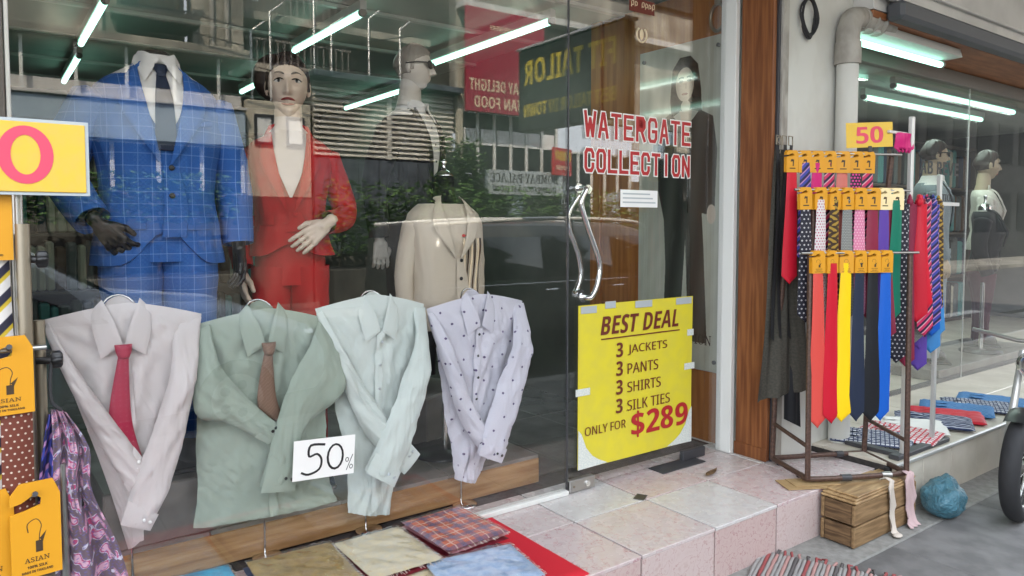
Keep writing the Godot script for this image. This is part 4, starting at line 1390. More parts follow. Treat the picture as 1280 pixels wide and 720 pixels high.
func stand_plate(t: Node3D, h := 0.0):
	part(t, "stand", box(Vector3(-0.17, 0.0, -0.14), Vector3(0.17, 0.02, 0.16), 0.006), M.black_plastic)
	for s in [-1, 1]:
		var st := st_new()
		lathe(st, [Vector2(0.005, 0.021), Vector2(0.046, 0.024), Vector2(0.05, 0.05), Vector2(0.042, 0.09), Vector2(0.03, 0.11)], Vector3(s * 0.085, 0, 0.04), 14, 1.9)
		part(t, "shoe", done(st), M.black_plastic)

func make_cloth_patterns():
	var hz := func(x: int, y: int) -> float: return fmod(absf(sin(x * 12.9898 + y * 78.233) * 43758.5453), 1.0)
	pattern("plaid_blue", 128, func(x, y):
		var c: Color = Color(0.028, 0.11, 0.36) * (0.85 + 0.3 * hz.call(x, y))
		for q in [[0, 0.7], [44, 0.35], [86, 0.35]]:
			if absi(x - q[0]) < 2: c = c.lerp(Color(0.22, 0.36, 0.70), q[1])
			if absi(y - q[0]) < 2: c = c.lerp(Color(0.22, 0.36, 0.70), q[1])
		if (x / 8 + y / 8) % 2 == 0 and x > 30 and x < 70: c = c.lerp(Color(0.05, 0.15, 0.42), 0.35)
		return c.linear_to_srgb(), 7.4, 0.85)
	var cloth_ := func(key: String, r: float, g: float, b: float, rough := 0.85, var_ := 0.25):
		var m := weave(key, Color(r, g, b) * (1.0 + var_ * 0.5), var_, 18.0, rough)
		m.rim_enabled = true
		m.rim = 0.25
		return m
	cloth_.call("wool_red", 0.40, 0.008, 0.010)
	cloth_.call("wool_black", 0.010, 0.010, 0.012, 0.85, 0.05)
	cloth_.call("wool_beige", 0.56, 0.49, 0.39)
	cloth_.call("wool_grey", 0.22, 0.26, 0.28)
	cloth_.call("wool_pale", 0.50, 0.47, 0.42)
	cloth_.call("wool_maroon", 0.06, 0.012, 0.02)
	cloth_.call("shirt_white", 0.72, 0.71, 0.68, 0.85, 0.06)
	cloth_.call("satin_white", 0.66, 0.60, 0.54, 0.5, 0.05)
	cloth_.call("glove_white", 0.72, 0.70, 0.64, 0.8, 0.08)
	cloth_.call("tie_navy", 0.02, 0.03, 0.06, 0.5)

func build_shop_display():
	make_cloth_patterns()
	var tones := [sm("bolt_grey", lin(0.10, 0.11, 0.11)), sm("bolt_navy", lin(0.02, 0.03, 0.06)), sm("bolt_brown", lin(0.09, 0.05, 0.03)), sm("bolt_green", lin(0.08, 0.22, 0.22)), sm("bolt_cream", lin(0.40, 0.37, 0.30)), sm("bolt_black", lin(0.015, 0.015, 0.016))]
	fabric_shelf("tall shelf of upright cloth bolts on the left wall behind the blue suit", Vector3(-0.05, 0.371, -0.75), PI / 2, 1.2, 2.0, 3, tones)
	fabric_shelf("long shelf of cloth bolts across the shop's back wall", Vector3(-0.3, 0.23, -5.86), 0.0, 3.6, 2.3, 4, tones)
	# headless mannequin in a blue plaid suit
	var t := thing("suit_mannequin", "headless mannequin in a blue plaid suit with black hands", "mannequin", Vector3(0.545, 0.37, -0.42), 0.02)
	part(t, "pedestal", box(Vector3(-0.24, 0.0005, -0.2), Vector3(0.24, 0.21, 0.22), 0.006), M.display_top)
	var fig := Node3D.new()
	var T := t
	# the figure stands on the pedestal: its parts are lifted by that much
	var lift := 0.212
	add_shirt_front(T, MALE, M.shirt_white, 1.20, M.tie_navy)
	add_jacket(T, MALE, M.plaid_blue, M.plaid_blue, {"hem": 0.77, "cut": 0.12, "v": 1.13, "arms": [[Vector3(-0.190, 1.365, 0), Vector3(-0.30, 1.12, -0.02), Vector3(-0.235, 0.93, 0.13)], [Vector3(0.190, 1.365, 0), Vector3(0.275, 1.12, -0.03), Vector3(0.285, 0.84, 0.02)]], "arm_r": [0.086, 0.072, 0.060], "square": true, "seed": 3})
	part(T, "trousers", trousers_mesh(0.195, 0.80, 1.0, 0.10, [0.115, 0.09, 0.075]), M.plaid_blue)
	var by := Basis.from_euler(Vector3(-0.5, 0.9, 0.5))
	add_hand(T, Vector3(-0.215, 0.915, 0.15), -1, by, M.black_plastic, 1.1)
	add_hand(T, Vector3(0.287, 0.82, 0.022), 1, Basis.from_euler(Vector3(0, 0.2, 0.05)), M.black_plastic, 0.9)
	var nk := st_new()
	lathe(nk, [Vector2(0.054, 1.45), Vector2(0.052, 1.55), Vector2(0.04, 1.557), Vector2(0.0, 1.558)], Vector3.ZERO, 20)
	part(T, "neck_cap", done(nk), M.black_plastic)
	stand_plate(T)
	for c in T.get_children():
		if c.name != "pedestal":
			c.position.y += lift
	fig.free()
	# woman in red
	t = thing("woman_mannequin", "female mannequin in a red trouser suit, one hand at her waist", "mannequin", Vector3(1.09, 0.37, -0.55), -0.30)
	var up := 0.05
	part(t, "stand", box(Vector3(-0.17, 0.0005, -0.14), Vector3(0.17, 0.02, 0.18), 0.006), M.chrome)
	add_head(t, Vector3(0, 1.665, 0.02), Vector3(0.0, -0.04, 0.0), true, M.skin_pale, M.hair_dark, true, false, 0.42)
	var bun := part(t, "hair_bun", blob(0.095, 0.105, 0.075), M.hair_dark, Vector3(-0.05, 1.715, -0.065))
	add_shirt_front(t, FEMALE, M.satin_white, 1.16, null, false)
	add_jacket(t, FEMALE, M.wool_red, M.wool_red, {"hem": 0.945, "cut": 0.05, "v": 1.13, "lapel": 0.06, "buttons": 1, "top": 1.455, "arms": [[Vector3(-0.160, 1.37, 0), Vector3(-0.225, 1.13, -0.02), Vector3(-0.205, 0.90, 0.05)], [Vector3(0.160, 1.37, 0), Vector3(0.250, 1.13, -0.02), Vector3(0.150, 1.085, 0.165)]], "arm_r": [0.066, 0.056, 0.046], "seed": 8, "button_m": M.wool_red})
	part(t, "trousers", trousers_mesh(0.155, 0.84, 1.03, 0.10, [0.095, 0.07, 0.058]), M.wool_red)
	add_hand(t, Vector3(-0.203, 0.885, 0.052), -1, Basis.from_euler(Vector3(-0.1, 0.2, 0.1)), M.skin_pale, 0.6)
	add_hand(t, Vector3(0.138, 1.078, 0.172), 1, Basis(Vector3(0, 0, 1), Vector3(0.78, 0.62, 0), Vector3(-0.62, 0.78, 0)), M.skin_pale, 0.35)
	for c in t.get_children():
		if c.name == "jacket" or c.name == "trousers":
			c.scale.x = 0.95
		if c.name != "stand":
			c.position.y += up
	# man in a dinner jacket and sunglasses
	t = thing("dinner_mannequin", "male mannequin in sunglasses, black dinner jacket and white gloves", "mannequin", Vector3(1.90, 0.37, -0.95), 0.55)
	part(t, "pedestal", box(Vector3(-0.24, 0.0005, -0.2), Vector3(0.24, 0.24, 0.22), 0.006), M.display_top)
	add_head(t, Vector3(0, 1.72, 0.02), Vector3(0.0, 0.25, 0.0), false, M.skin_white, M.hair_grey, false, true, 0.35)
	add_shirt_front(t, MALE, M.shirt_white, 1.02, null)
	add_jacket(t, MALE, M.wool_black, M.wool_black, {"hem": 0.77, "v": 1.0, "lapel": 0.06, "arms": [[Vector3(-0.190, 1.365, 0), Vector3(-0.275, 1.12, -0.05), Vector3(-0.262, 0.82, -0.04)], [Vector3(0.190, 1.365, 0), Vector3(0.27, 1.12, -0.03), Vector3(0.27, 0.84, 0.02)]], "seed": 13})
	part(t, "trousers", trousers_mesh(0.195, 0.80, 1.0, 0.10, [0.105, 0.085, 0.07]), M.wool_black)
	add_hand(t, Vector3(-0.260, 0.80, -0.038), -1, Basis.from_euler(Vector3(-0.1, 0.8, 0.15)), M.glove_white, 0.8)
	add_hand(t, Vector3(0.272, 0.82, 0.022), 1, Basis.from_euler(Vector3(0, 0.2, 0.05)), M.glove_white, 0.8)
	for c in t.get_children():
		if c.name != "pedestal":
			c.position.y += 0.242
	# beige jacket on a tailor's form
	t = thing("jacket_form", "beige embroidered jacket on a dark tailor's form with silver neck cap", "dress form", Vector3(1.835, 0.37, -0.5), 0.02)
	part(t, "base", lathe_mesh([Vector2(0.19, 0.0), Vector2(0.19, 0.02), Vector2(0.05, 0.035), Vector2(0.0, 0.04)]), M.black_plastic)
	part(t, "pole", tube_mesh([Vector3(0, 0.03, 0), Vector3(0, 0.75, 0)], 0.018, 10), M.chrome)
	var nb := st_new()
	lathe(nb, [Vector2(0.075, 1.36), Vector2(0.06, 1.42), Vector2(0.056, 1.50), Vector2(0.05, 1.515)], Vector3.ZERO, 22)
	part(t, "neck_block", done(nb), M.wool_black, Vector3(0, 0.06, 0))
	part(t, "neck_cap", lathe_mesh([Vector2(0.052, 1.48), Vector2(0.054, 1.49), Vector2(0.045, 1.5), Vector2(0.04, 1.507), Vector2(0.03, 1.515), Vector2(0.012, 1.52), Vector2(0.012, 1.55), Vector2(0.02, 1.565), Vector2(0.0, 1.58)]), M.chrome, Vector3(0, 0.08, 0))
	add_jacket(t, MALE, M.wool_beige, M.wool_beige, {"hem": 0.77, "v": 1.16, "top": 1.46, "arms": [[Vector3(-0.180, 1.345, -0.01), Vector3(-0.235, 1.10, -0.03), Vector3(-0.235, 0.85, -0.02)], [Vector3(0.180, 1.345, -0.01), Vector3(0.235, 1.10, -0.04), Vector3(0.235, 0.84, -0.03)]], "arm_r": [0.07, 0.055, 0.045], "seed": 21})
	t.scale = Vector3.ONE * 0.87
	for c in t.get_children():
		if c.name == "jacket":
			c.position.y -= 0.05
			for k in 6:
				var xx := 0.035 + k * 0.026
				var ptsL := []
				for i in 14:
					var y := 1.27 - i * 0.033
					var x := xx + 0.01 * sin(i * 0.5)
					ptsL.append(Vector3(x, y, front_z(MALE, x, y) + 0.02))
				part(c, "embroidery", tube_mesh(ptsL, 0.0045 if k % 2 else 0.007, 6), M.print_dark if k % 2 else M.print_cream)
				if k < 4:
					part(c, "bead", blob(0.011, 0.009, 0.006), M.sign_red_bright, Vector3(xx, 1.285, front_z(MALE, xx, 1.285) + 0.02))
	# figures in the second shop
	t = thing("grey_suit_mannequin", "male mannequin in a grey suit and glasses in the second shop", "mannequin", Vector3(6.35, 0.36, -0.28), 0.6)
	add_head(t, Vector3(0, 1.70, 0.02), Vector3(0.0, 0.2, 0.0), false, M.skin_gold, M.hair_dark, false, true, 0.35)
	add_shirt_front(t, MALE, M.shirt_white, 1.14, M.tie_navy)
	add_jacket(t, MALE, M.wool_grey, M.wool_grey, {"hem": 0.77, "v": 1.13, "arms": [[Vector3(-0.190, 1.365, 0), Vector3(-0.27, 1.12, -0.02), Vector3(-0.25, 0.86, 0.06)], [Vector3(0.190, 1.365, 0), Vector3(0.27, 1.12, -0.03), Vector3(0.27, 0.84, 0.02)]], "seed": 31})
	part(t, "trousers", trousers_mesh(0.195, 0.80, 1.0, 0.10, [0.105, 0.085, 0.07]), M.wool_grey)
	add_hand(t, Vector3(-0.25, 0.845, 0.065), -1, Basis.from_euler(Vector3(-0.2, 0.4, 0.1)), M.skin_gold, 0.8)
	stand_plate(t)
	t = thing("pale_jacket_mannequin", "female mannequin in an open pale jacket over maroon in the second shop", "mannequin", Vector3(7.62, 0.36, -0.38), 0.5)
	add_head(t, Vector3(0, 1.685, 0.02), Vector3(0.0, 0.3, 0.0), true, M.skin_gold, M.hair_dark, true, false, 0.4)
	part(t, "blouse", coat_mesh(FEMALE, 0.93, 0.0, 0.004, 1.44, 5), M.wool_maroon)
	add_jacket(t, FEMALE, M.wool_pale, M.wool_pale, {"hem": 0.90, "cut": 0.2, "v": 1.02, "lapel": 0.06, "buttons": 1, "top": 1.455, "arms": [[Vector3(-0.160, 1.37, 0), Vector3(-0.225, 1.13, -0.02), Vector3(-0.215, 0.90, 0.05)], [Vector3(0.160, 1.37, 0), Vector3(0.235, 1.13, -0.02), Vector3(0.235, 0.90, 0.05)]], "arm_r": [0.066, 0.056, 0.046], "seed": 41})
	part(t, "skirt", trousers_mesh(0.17, 0.62, 1.03, 0.09, [0.10, 0.06, 0.05]), M.wool_maroon)
	add_hand(t, Vector3(0.235, 0.885, 0.052), 1, Basis.from_euler(Vector3(-0.1, -0.2, 0.1)), M.skin_gold, 0.6)
	stand_plate(t)
	t = thing("black_jacket_form", "black jacket with white trim on a form in front of the pale jacket", "dress form", Vector3(7.2, 0.36, -0.2), 0.3)
	part(t, "base", lathe_mesh([Vector2(0.17, 0.0), Vector2(0.17, 0.02), Vector2(0.05, 0.035), Vector2(0.0, 0.04)]), M.black_plastic)
	part(t, "pole", tube_mesh([Vector3(0, 0.03, 0), Vector3(0, 0.62, 0)], 0.018, 10), M.chrome)
	part(t, "neck_cap", lathe_mesh([Vector2(0.052, 1.46), Vector2(0.054, 1.49), Vector2(0.045, 1.5), Vector2(0.03, 1.515), Vector2(0.012, 1.52), Vector2(0.012, 1.57), Vector2(0.02, 1.585), Vector2(0.0, 1.6)]), M.chrome, Vector3(0, -0.2, 0))
	add_jacket(t, FEMALE, M.wool_black, M.wool_black, {"hem": 0.93, "v": 1.13, "lapel": 0.035, "top": 1.45, "arms": [[Vector3(-0.160, 1.37, 0), Vector3(-0.215, 1.13, -0.02), Vector3(-0.205, 0.90, 0.05)], [Vector3(0.160, 1.37, 0), Vector3(0.215, 1.13, -0.02), Vector3(0.215, 0.90, 0.05)]], "arm_r": [0.066, 0.056, 0.046], "seed": 51})
	for c in t.get_children():
		if c.name == "jacket":
			c.position.y -= 0.2
	var pl := thing("display_plinth", "low dark plinth under the second shop's mannequins", "plinth", Vector3(6.9, 0.2705, -0.42))
	part(pl, "block", box(Vector3(-0.9, 0, -0.22), Vector3(1.1, 0.089, 0.40), 0.004), M.display_top)
	fabric_shelf("shelf of upright cloth bolts behind the second shop's tie racks", Vector3(4.3, 0.27, -1.9), 0.0, 3.4, 2.2, 3, tones)
	fabric_shelf("dark shelf of cloth at the right end of the second shop", Vector3(7.9, 0.27, -1.6), 0.0, 2.6, 2.2, 4, tones)

# ---------------------------------------------------------------- the glass door and what is fixed to it
const STROKES := {
	"W": [[Vector2(0, 1), Vector2(0.24, 0), Vector2(0.5, 0.72), Vector2(0.76, 0), Vector2(1, 1)]],
	"A": [[Vector2(0, 0), Vector2(0.42, 1), Vector2(0.58, 1), Vector2(1, 0)], [Vector2(0.2, 0.32), Vector2(0.8, 0.32)]],
	"T": [[Vector2(0, 1), Vector2(1, 1)], [Vector2(0.5, 1), Vector2(0.5, 0)]],
	"E": [[Vector2(1, 1), Vector2(0, 1), Vector2(0, 0), Vector2(1, 0)], [Vector2(0, 0.5), Vector2(0.8, 0.5)]],
	"R": [[Vector2(0, 0), Vector2(0, 1), Vector2(0.78, 1), Vector2(1, 0.86), Vector2(1, 0.6), Vector2(0.78, 0.46), Vector2(0, 0.46)], [Vector2(0.55, 0.46), Vector2(1, 0)]],
	"G": [[Vector2(1, 0.72), Vector2(1, 0.84), Vector2(0.8, 1), Vector2(0.2, 1), Vector2(0, 0.84), Vector2(0, 0.16), Vector2(0.2, 0), Vector2(0.8, 0), Vector2(1, 0.16), Vector2(1, 0.45), Vector2(0.55, 0.45)]],
	"C": [[Vector2(1, 0.70), Vector2(1, 0.84), Vector2(0.8, 1), Vector2(0.2, 1), Vector2(0, 0.84), Vector2(0, 0.16), Vector2(0.2, 0), Vector2(0.8, 0), Vector2(1, 0.16), Vector2(1, 0.30)]],
	"O": [[Vector2(0.5, 1), Vector2(0.2, 1), Vector2(0, 0.84), Vector2(0, 0.16), Vector2(0.2, 0), Vector2(0.5, 0)], [Vector2(0.5, 1), Vector2(0.8, 1), Vector2(1, 0.84), Vector2(1, 0.16), Vector2(0.8, 0), Vector2(0.5, 0)]],
	"L": [[Vector2(0, 1), Vector2(0, 0), Vector2(1, 0)]],
	"I": [[Vector2(0.5, 1), Vector2(0.5, 0)]],
	"N": [[Vector2(0, 0), Vector2(0, 1), Vector2(1, 0), Vector2(1, 1)]],
}

# block letters in red with a white edge, stuck on the glass
func block_word(parent: Node, word: String, x0: float, x1: float, y0: float, y1: float, z: float):
	var adv := (x1 - x0) / word.length()
	var i := 0
	for ch in word:
		var w := adv * 0.60
		if ch == "I":
			w = adv * 0.1
		if ch == "W":
			w = adv * 0.72
		var ox := x0 + adv * (i + 0.5) - w / 2
		for layer in 2:
			var st := st_new()
			var k := 0
			for stroke in STROKES[ch]:
				var pts := PackedVector2Array()
				for p in stroke:
					pts.append(Vector2(ox + p.x * w, y0 + p.y * (y1 - y0)))
				for poly in Geometry2D.offset_polyline(pts, 0.0145 if layer == 0 else 0.0085, Geometry2D.JOIN_MITER, Geometry2D.END_SQUARE):
					prism(st, poly, z + layer * 0.0008, z + 0.0006 + layer * 0.0012 + k * 0.0002)
				k += 1
			part(parent, "letter_edge" if layer == 0 else "letter", done(st), M.print_white if layer == 0 else M.print_red)
		i += 1

func build_door_things():
	var d := thing("glass_door", "frameless glass door with red lettering and curved chrome handles", "door", Vector3(2.2, 0.0, 0.0))
	var o := Vector3(-2.2, 0, 0)
	pane(d, "pane", Vector3(0.003, 0.245, -0.005), Vector3(0.983, 2.975, 0.005))
	var wd := Node3D.new()
	wd.name = "lettering"
	d.add_child(wd)
	block_word(wd, "WATERGATE", 2.288 - 2.2, 3.045 - 2.2, 1.915, 2.022, 0.0055)
	block_word(wd, "COLLECTION", 2.288 - 2.2, 3.04 - 2.2, 1.752, 1.848, 0.0055)
	for q in [[[Vector3(2.328, 1.652, -0.05), Vector3(2.259, 1.568, -0.05), Vector3(2.249, 1.489, -0.05), Vector3(2.31, 1.347, -0.05), Vector3(2.326, 1.251, -0.05), Vector3(2.301, 1.187, -0.05)], -1], [[Vector3(2.256, 1.654, 0.06), Vector3(2.232, 1.591, 0.06), Vector3(2.272, 1.482, 0.06), Vector3(2.343, 1.324, 0.06), Vector3(2.339, 1.238, 0.06), Vector3(2.304, 1.168, 0.06)], 1]]:
		var pts: Array = q[0]
		for i in pts.size():
			pts[i] += o
		var a: Vector3 = pts[0]
		var b: Vector3 = pts[-1]
		var h := part(d, "handle", tube_mesh(smooth_path([Vector3(a.x + 0.004, a.y + 0.012, q[1] * 0.006), Vector3(a.x + 0.004, a.y + 0.010, q[1] * 0.045)] + pts + [Vector3(b.x - 0.015, b.y - 0.012, q[1] * 0.045), Vector3(b.x - 0.016, b.y - 0.014, q[1] * 0.006)], 6), 0.0125, 12), M.chrome)
		part(h, "rose", tube_mesh([Vector3(a.x + 0.004, a.y + 0.012, q[1] * 0.0055), Vector3(a.x + 0.004, a.y + 0.012, q[1] * 0.012)], 0.022, 14), M.chrome)
		part(h, "rose", tube_mesh([Vector3(b.x - 0.016, b.y - 0.014, q[1] * 0.0055), Vector3(b.x - 0.016, b.y - 0.014, q[1] * 0.012)], 0.022, 14), M.chrome)
	var lk := part(d, "lock_patch", box(Vector3(0.005, 0.2335, -0.016), Vector3(0.165, 0.292, 0.018), 0.004), M.steel)
	part(lk, "lock_cylinder", tube_mesh([Vector3(0.115, 0.262, 0.0185), Vector3(0.115, 0.262, 0.024)], 0.014, 16), M.chrome)
	part(lk, "screw", tube_mesh([Vector3(0.03, 0.262, 0.0185), Vector3(0.03, 0.262, 0.021)], 0.006, 10), M.worn_steel)
	part(d, "edge_strip", box(Vector3(-0.004, 0.2335, -0.006), Vector3(0.002, 2.975, 0.006), 0.001), M.dark_frame)
	part(d, "pivot_patch", box(Vector3(0.80, 0.2335, -0.014), Vector3(0.98, 0.285, 0.016), 0.004), M.dark_frame)
	part(d, "floor_spring", box(Vector3(0.57, 0.2306, -0.02), Vector3(0.90, 0.236, 0.085), 0.002), M.dark_frame)
	# a paper notice and two stickers
	var nt := part(d, "notice", box(Vector3(0.33, 1.583, 0.0056), Vector3(0.59, 1.668, 0.0072), 0.0004), M.paper_white)
	for k in 3:
		part(nt, "printed_line", box(Vector3(0.345, 1.603 + k * 0.021, 0.0074), Vector3(0.575 - 0.02 * k, 1.610 + k * 0.021, 0.0078), 0.0), M.tape_grey)
	var em := part(d, "emblem", blob(0.014, 0.026, 0.0012), M.print_cream, Vector3(0.467, 2.432, 0.0058))
	for s in [-1, 1]:
		var wr := []
		for i in 9:
			var a := -PI / 2 + PI * 0.8 * i / 8.0
			wr.append(Vector3(s * cos(a) * 0.034, sin(a) * 0.036 - 0.002, 0.0005))
		part(em, "wreath", tube_mesh(wr, 0.005, 5), M.print_cream)
	for k in 7:
		var gx := 0.395 + k * 0.024
		if k != 2:
			part(d, "sticker_glyph", tube_mesh(smooth_path([Vector3(gx, 2.556 + 0.004 * (k % 2), 0.0062), Vector3(gx + 0.002, 2.584, 0.0062), Vector3(gx + 0.014, 2.586 - 0.006 * (k % 3), 0.0062), Vector3(gx + 0.013, 2.566, 0.0062), Vector3(gx + 0.004 * (k % 3), 2.568, 0.0062)], 3), 0.0022, 4), M.print_cream)
	part(d, "sticker_back", box(Vector3(0.38, 2.535, 0.0052), Vector3(0.556, 2.60, 0.0056), 0.0), M.print_brown)
	# yellow offer sign
	var s := thing("offer_sign", "yellow offer sheet with red lettering taped on the glass door", "sign", Vector3(2.662, 0.725, 0.009))
	var W := 0.403
	var H := 0.392
	var st := st_new()
	var rows := []
	for j in 13:
		var r := []
		for i in 13:
			var u := i / 6.0 - 1
			var v := j / 6.0 - 1
			r.append(Vector3(u * W, -v * H, 0.0035 * (0.5 + 0.5 * sin(u * 4 + v * 2)) * (u * u + v * v) * 0.5))
		rows.append(r)
	grid(st, rows)
	var back := []
	for r in rows:
		var q := []
		for p in r:
			q.append(p - Vector3(0, 0, 0.0022))
		back.append(q)
	grid(st, back, false, true, 1, 1, 2)
	part(s, "sheet", done(st), M.yellow_paper)
	var R: Material = M.print_brown
	var Z := 0.0045
	text_part(s, "lettering", "BEST DEAL", R, Vector3(0.02, 0.285, Z), 0.55, 0.093, true, 0.001, false, 0.18)
	part(s, "underline", box(Vector3(-0.26, 0.217, Z - 0.0005), Vector3(0.30, 0.223, Z + 0.0005), 0.0), R)
	var y := 0.158
	for l in ["JACKETS", "PANTS", "SHIRTS", "SILK TIES"]:
		text_part(s, "lettering", "3", R, Vector3(-0.135, y, Z), 0.045, 0.072, true, 0.001)
		var w := {"JACKETS": 0.285, "PANTS": 0.22, "SHIRTS": 0.24, "SILK TIES": 0.31}
		text_part(s, "lettering", l, R, Vector3(-0.08 + w[l] / 2, y - 0.008, Z), w[l], 0.052, false, 0.001)
		y -= 0.093
	text_part(s, "lettering", "ONLY FOR", R, Vector3(-0.225, -0.215, Z), 0.27, 0.042, false, 0.001)
	text_part(s, "lettering", "$289", M.print_red, Vector3(0.16, -0.232, Z), 0.42, 0.135, true, 0.001)
	for q in [[-0.34, 0.37, 0.05], [-0.2, 0.385, 0.035], [0.03, 0.375, 0.06], [0.33, 0.372, 0.06], [-0.375, -0.02, 0.045], [0.38, 0.02, 0.04], [0.385, 0.2, 0.025]]:
		part(s, "tape", box(Vector3(q[0] - q[2], q[1] - 0.018, Z - 0.001), Vector3(q[0] + q[2], q[1] + 0.016, Z + 0.0008), 0.0003), M.tape_grey if q[1] > 0.3 else M.torn_white)
	for sx in [-1, 1]:
		var torn := [Vector2(sx * W, -H), Vector2(sx * (W - 0.19), -H + 0.004), Vector2(sx * (W - 0.13), -H + 0.03), Vector2(sx * (W - 0.09), -H + 0.055), Vector2(sx * (W - 0.05), -H + 0.10), Vector2(sx * (W - 0.02), -H + 0.17), Vector2(sx * (W - 0.001), -H + 0.19)]
		part(s, "torn_corner", prism_mesh(torn, Z - 0.001, Z + 0.0006), M.torn_white)
	# half-price card over the green shirt
	s = thing("discount_card", "white card with a handwritten fifty percent on the window", "sign", Vector3(1.013, 0.631, 0.008), 0.0)
	part(s, "card", box(Vector3(-0.119, -0.074, -0.001), Vector3(0.119, 0.074, 0.0006), 0.0003), M.paper_white)
	var five := [Vector3(0.0, 0.05, 0), Vector3(-0.055, 0.052, 0), Vector3(-0.06, 0.012, 0), Vector3(-0.03, 0.018, 0), Vector3(-0.012, -0.005, 0), Vector3(-0.02, -0.04, 0), Vector3(-0.06, -0.055, 0), Vector3(-0.088, -0.045, 0)]
	var zero := []
	for i in 17:
		var a := TAU * i / 16
		zero.append(Vector3(0.042 + 0.03 * cos(a), 0.0 + 0.046 * sin(a), 0))
	for q in [smooth_path(five, 4), zero, [Vector3(0.112, 0.0, 0), Vector3(0.088, -0.058, 0)]]:
		var g := part(s, "pen_stroke", tube_mesh(q, 0.0045 if q.size() > 3 else 0.0015, 6), M.print_black, Vector3(0, 0, 0.001))
		g.scale.z = 0.25
	for c in [Vector2(0.09, -0.018), Vector2(0.107, -0.046)]:
		var rg := []
		for i in 9:
			rg.append(Vector3(c.x + 0.006 * cos(TAU * i / 8), c.y + 0.008 * sin(TAU * i / 8), 0))
		var g := part(s, "pen_stroke", tube_mesh(rg, 0.0015, 5), M.print_black, Vector3(0, 0, 0.001))
		g.scale.z = 0.4
	s.rotation.z = -0.06
	# tall photographic print of a woman in a dark suit on the timber lining
	s = thing("fashion_poster", "tall glossy poster of a woman in a dark trouser suit on the timber wall", "poster", Vector3(3.398, 1.605, -0.385), -PI / 2)
	part(s, "board", box(Vector3(-0.325, -0.96, -0.005), Vector3(0.325, 0.96, 0.004), 0.001), M.tape_grey)
	var pm := sm("poster_print", Color.WHITE, 0.06)
	var im := Image.create(320, 960, false, Image.FORMAT_RGB8)
	var suit := PackedVector2Array([Vector2(62, 100), Vector2(44, 110), Vector2(38, 150), Vector2(40, 215), Vector2(52, 260), Vector2(56, 330), Vector2(52, 440), Vector2(84, 440), Vector2(94, 290), Vector2(102, 440), Vector2(136, 440), Vector2(128, 300), Vector2(124, 250), Vector2(132, 252), Vector2(147, 240), Vector2(150, 160), Vector2(142, 112), Vector2(118, 100), Vector2(92, 125)])
	var vee := PackedVector2Array([Vector2(80, 98), Vector2(104, 98), Vector2(96, 150)])
	var hairp := PackedVector2Array([Vector2(64, 62), Vector2(66, 36), Vector2(80, 20), Vector2(100, 20), Vector2(114, 34), Vector2(120, 70), Vector2(122, 104), Vector2(104, 98), Vector2(82, 98), Vector2(66, 106), Vector2(62, 84)])
	for yi in 960:
		for xi in 320:
			var xx := xi * 0.5
			var yy := yi * 0.5
			var p := Vector2(xx, yy)
			var n := 0.94 + 0.06 * sin(xx * 0.31 + yy * 0.07) * sin(yy * 0.05 - xx * 0.11)
			var c := Color(0.48, 0.49, 0.41) * n
			if Geometry2D.is_point_in_polygon(p, hairp): c = Color(0.02, 0.016, 0.014) * (0.7 + 0.5 * absf(sin(xx * 0.7)))
			if Geometry2D.is_point_in_polygon(p, suit): c = Color(0.075, 0.08, 0.07) * (0.85 + 0.25 * sin(xx * 0.15 + yy * 0.02))
			if Geometry2D.is_point_in_polygon(p, vee) or (p - Vector2(92, 92)).length() < 9: c = Color(0.55, 0.48, 0.38)
			var f := Vector2((xx - 90) / 17.0, (yy - 60) / 25.0)
			if f.length() < 1.0:
				c = Color(0.62, 0.55, 0.44)
				for e in [-7, 8]:
					if Vector2((xx - 90 - e) / 4.2, (yy - 55) / 1.8).length() < 1: c = Color(0.04, 0.03, 0.025)
					if absf(xx - 90 - e) < 5 and absf(yy - 49 - absf(xx - 90 - e) * 0.2) < 1: c = Color(0.06, 0.04, 0.03)
				if Vector2((xx - 90) / 6.0, (yy - 74) / 2.0).length() < 1: c = Color(0.22, 0.10, 0.09)
				if absf(xx - 92) < 1.5 and yy > 58 and yy < 67: c = Color(0.50, 0.43, 0.34)
				if xx > 98 and f.length() > 0.75: c = Color(0.50, 0.43, 0.34)
			if Vector2((xx - 141) / 8.0, (yy - 252) / 14.0).length() < 1: c = Color(0.6, 0.52, 0.42)
			if absf(xx - 95 - absf(sin(yy * 0.02)) * 3) < 0.8 and yy > 130 and yy < 250: c = Color(0.015, 0.015, 0.014)
			im.set_pixel(xi, yi, c.linear_to_srgb())
	pm.albedo_texture = ImageTexture.create_from_image(im)
	pm.metallic_specular = 0.6
	var ps := st_new()
	quad(ps, Vector3(-0.322, -0.957, 0.006), Vector3(0.322, -0.957, 0.006), Vector3(0.322, 0.957, 0.006), Vector3(-0.322, 0.957, 0.006))
	part(s, "print", done(ps), pm)
	text_part(s, "lettering", "COLLECTION", M.print_black, Vector3(0.05, -0.78, 0.0068), 0.42, 0.06, false, 0.0006, true)
	for sx in [-1, 1]:
		for sy in [-1, 1]:
			part(s, "bolt", tube_mesh([Vector3(sx * 0.285, sy * 0.90, 0.006), Vector3(sx * 0.285, sy * 0.90, 0.016)], 0.012, 12), M.dark_frame)
	# ring on the timber wall above the poster
	s = thing("wall_ring", "metal ring hanging on the timber wall above the poster", "ring", Vector3(3.39, 2.66, -0.11), -PI / 2)
	var ring := []
	for i in 25:
		ring.append(Vector3(cos(TAU * i / 24) * 0.05, sin(TAU * i / 24) * 0.075, 0.0))
	part(s, "loop", tube_mesh(ring, 0.01, 8), M.worn_steel)
	part(s, "bracket", box(Vector3(-0.02, 0.07, -0.0145), Vector3(0.02, 0.10, 0.01), 0.004), M.worn_steel)

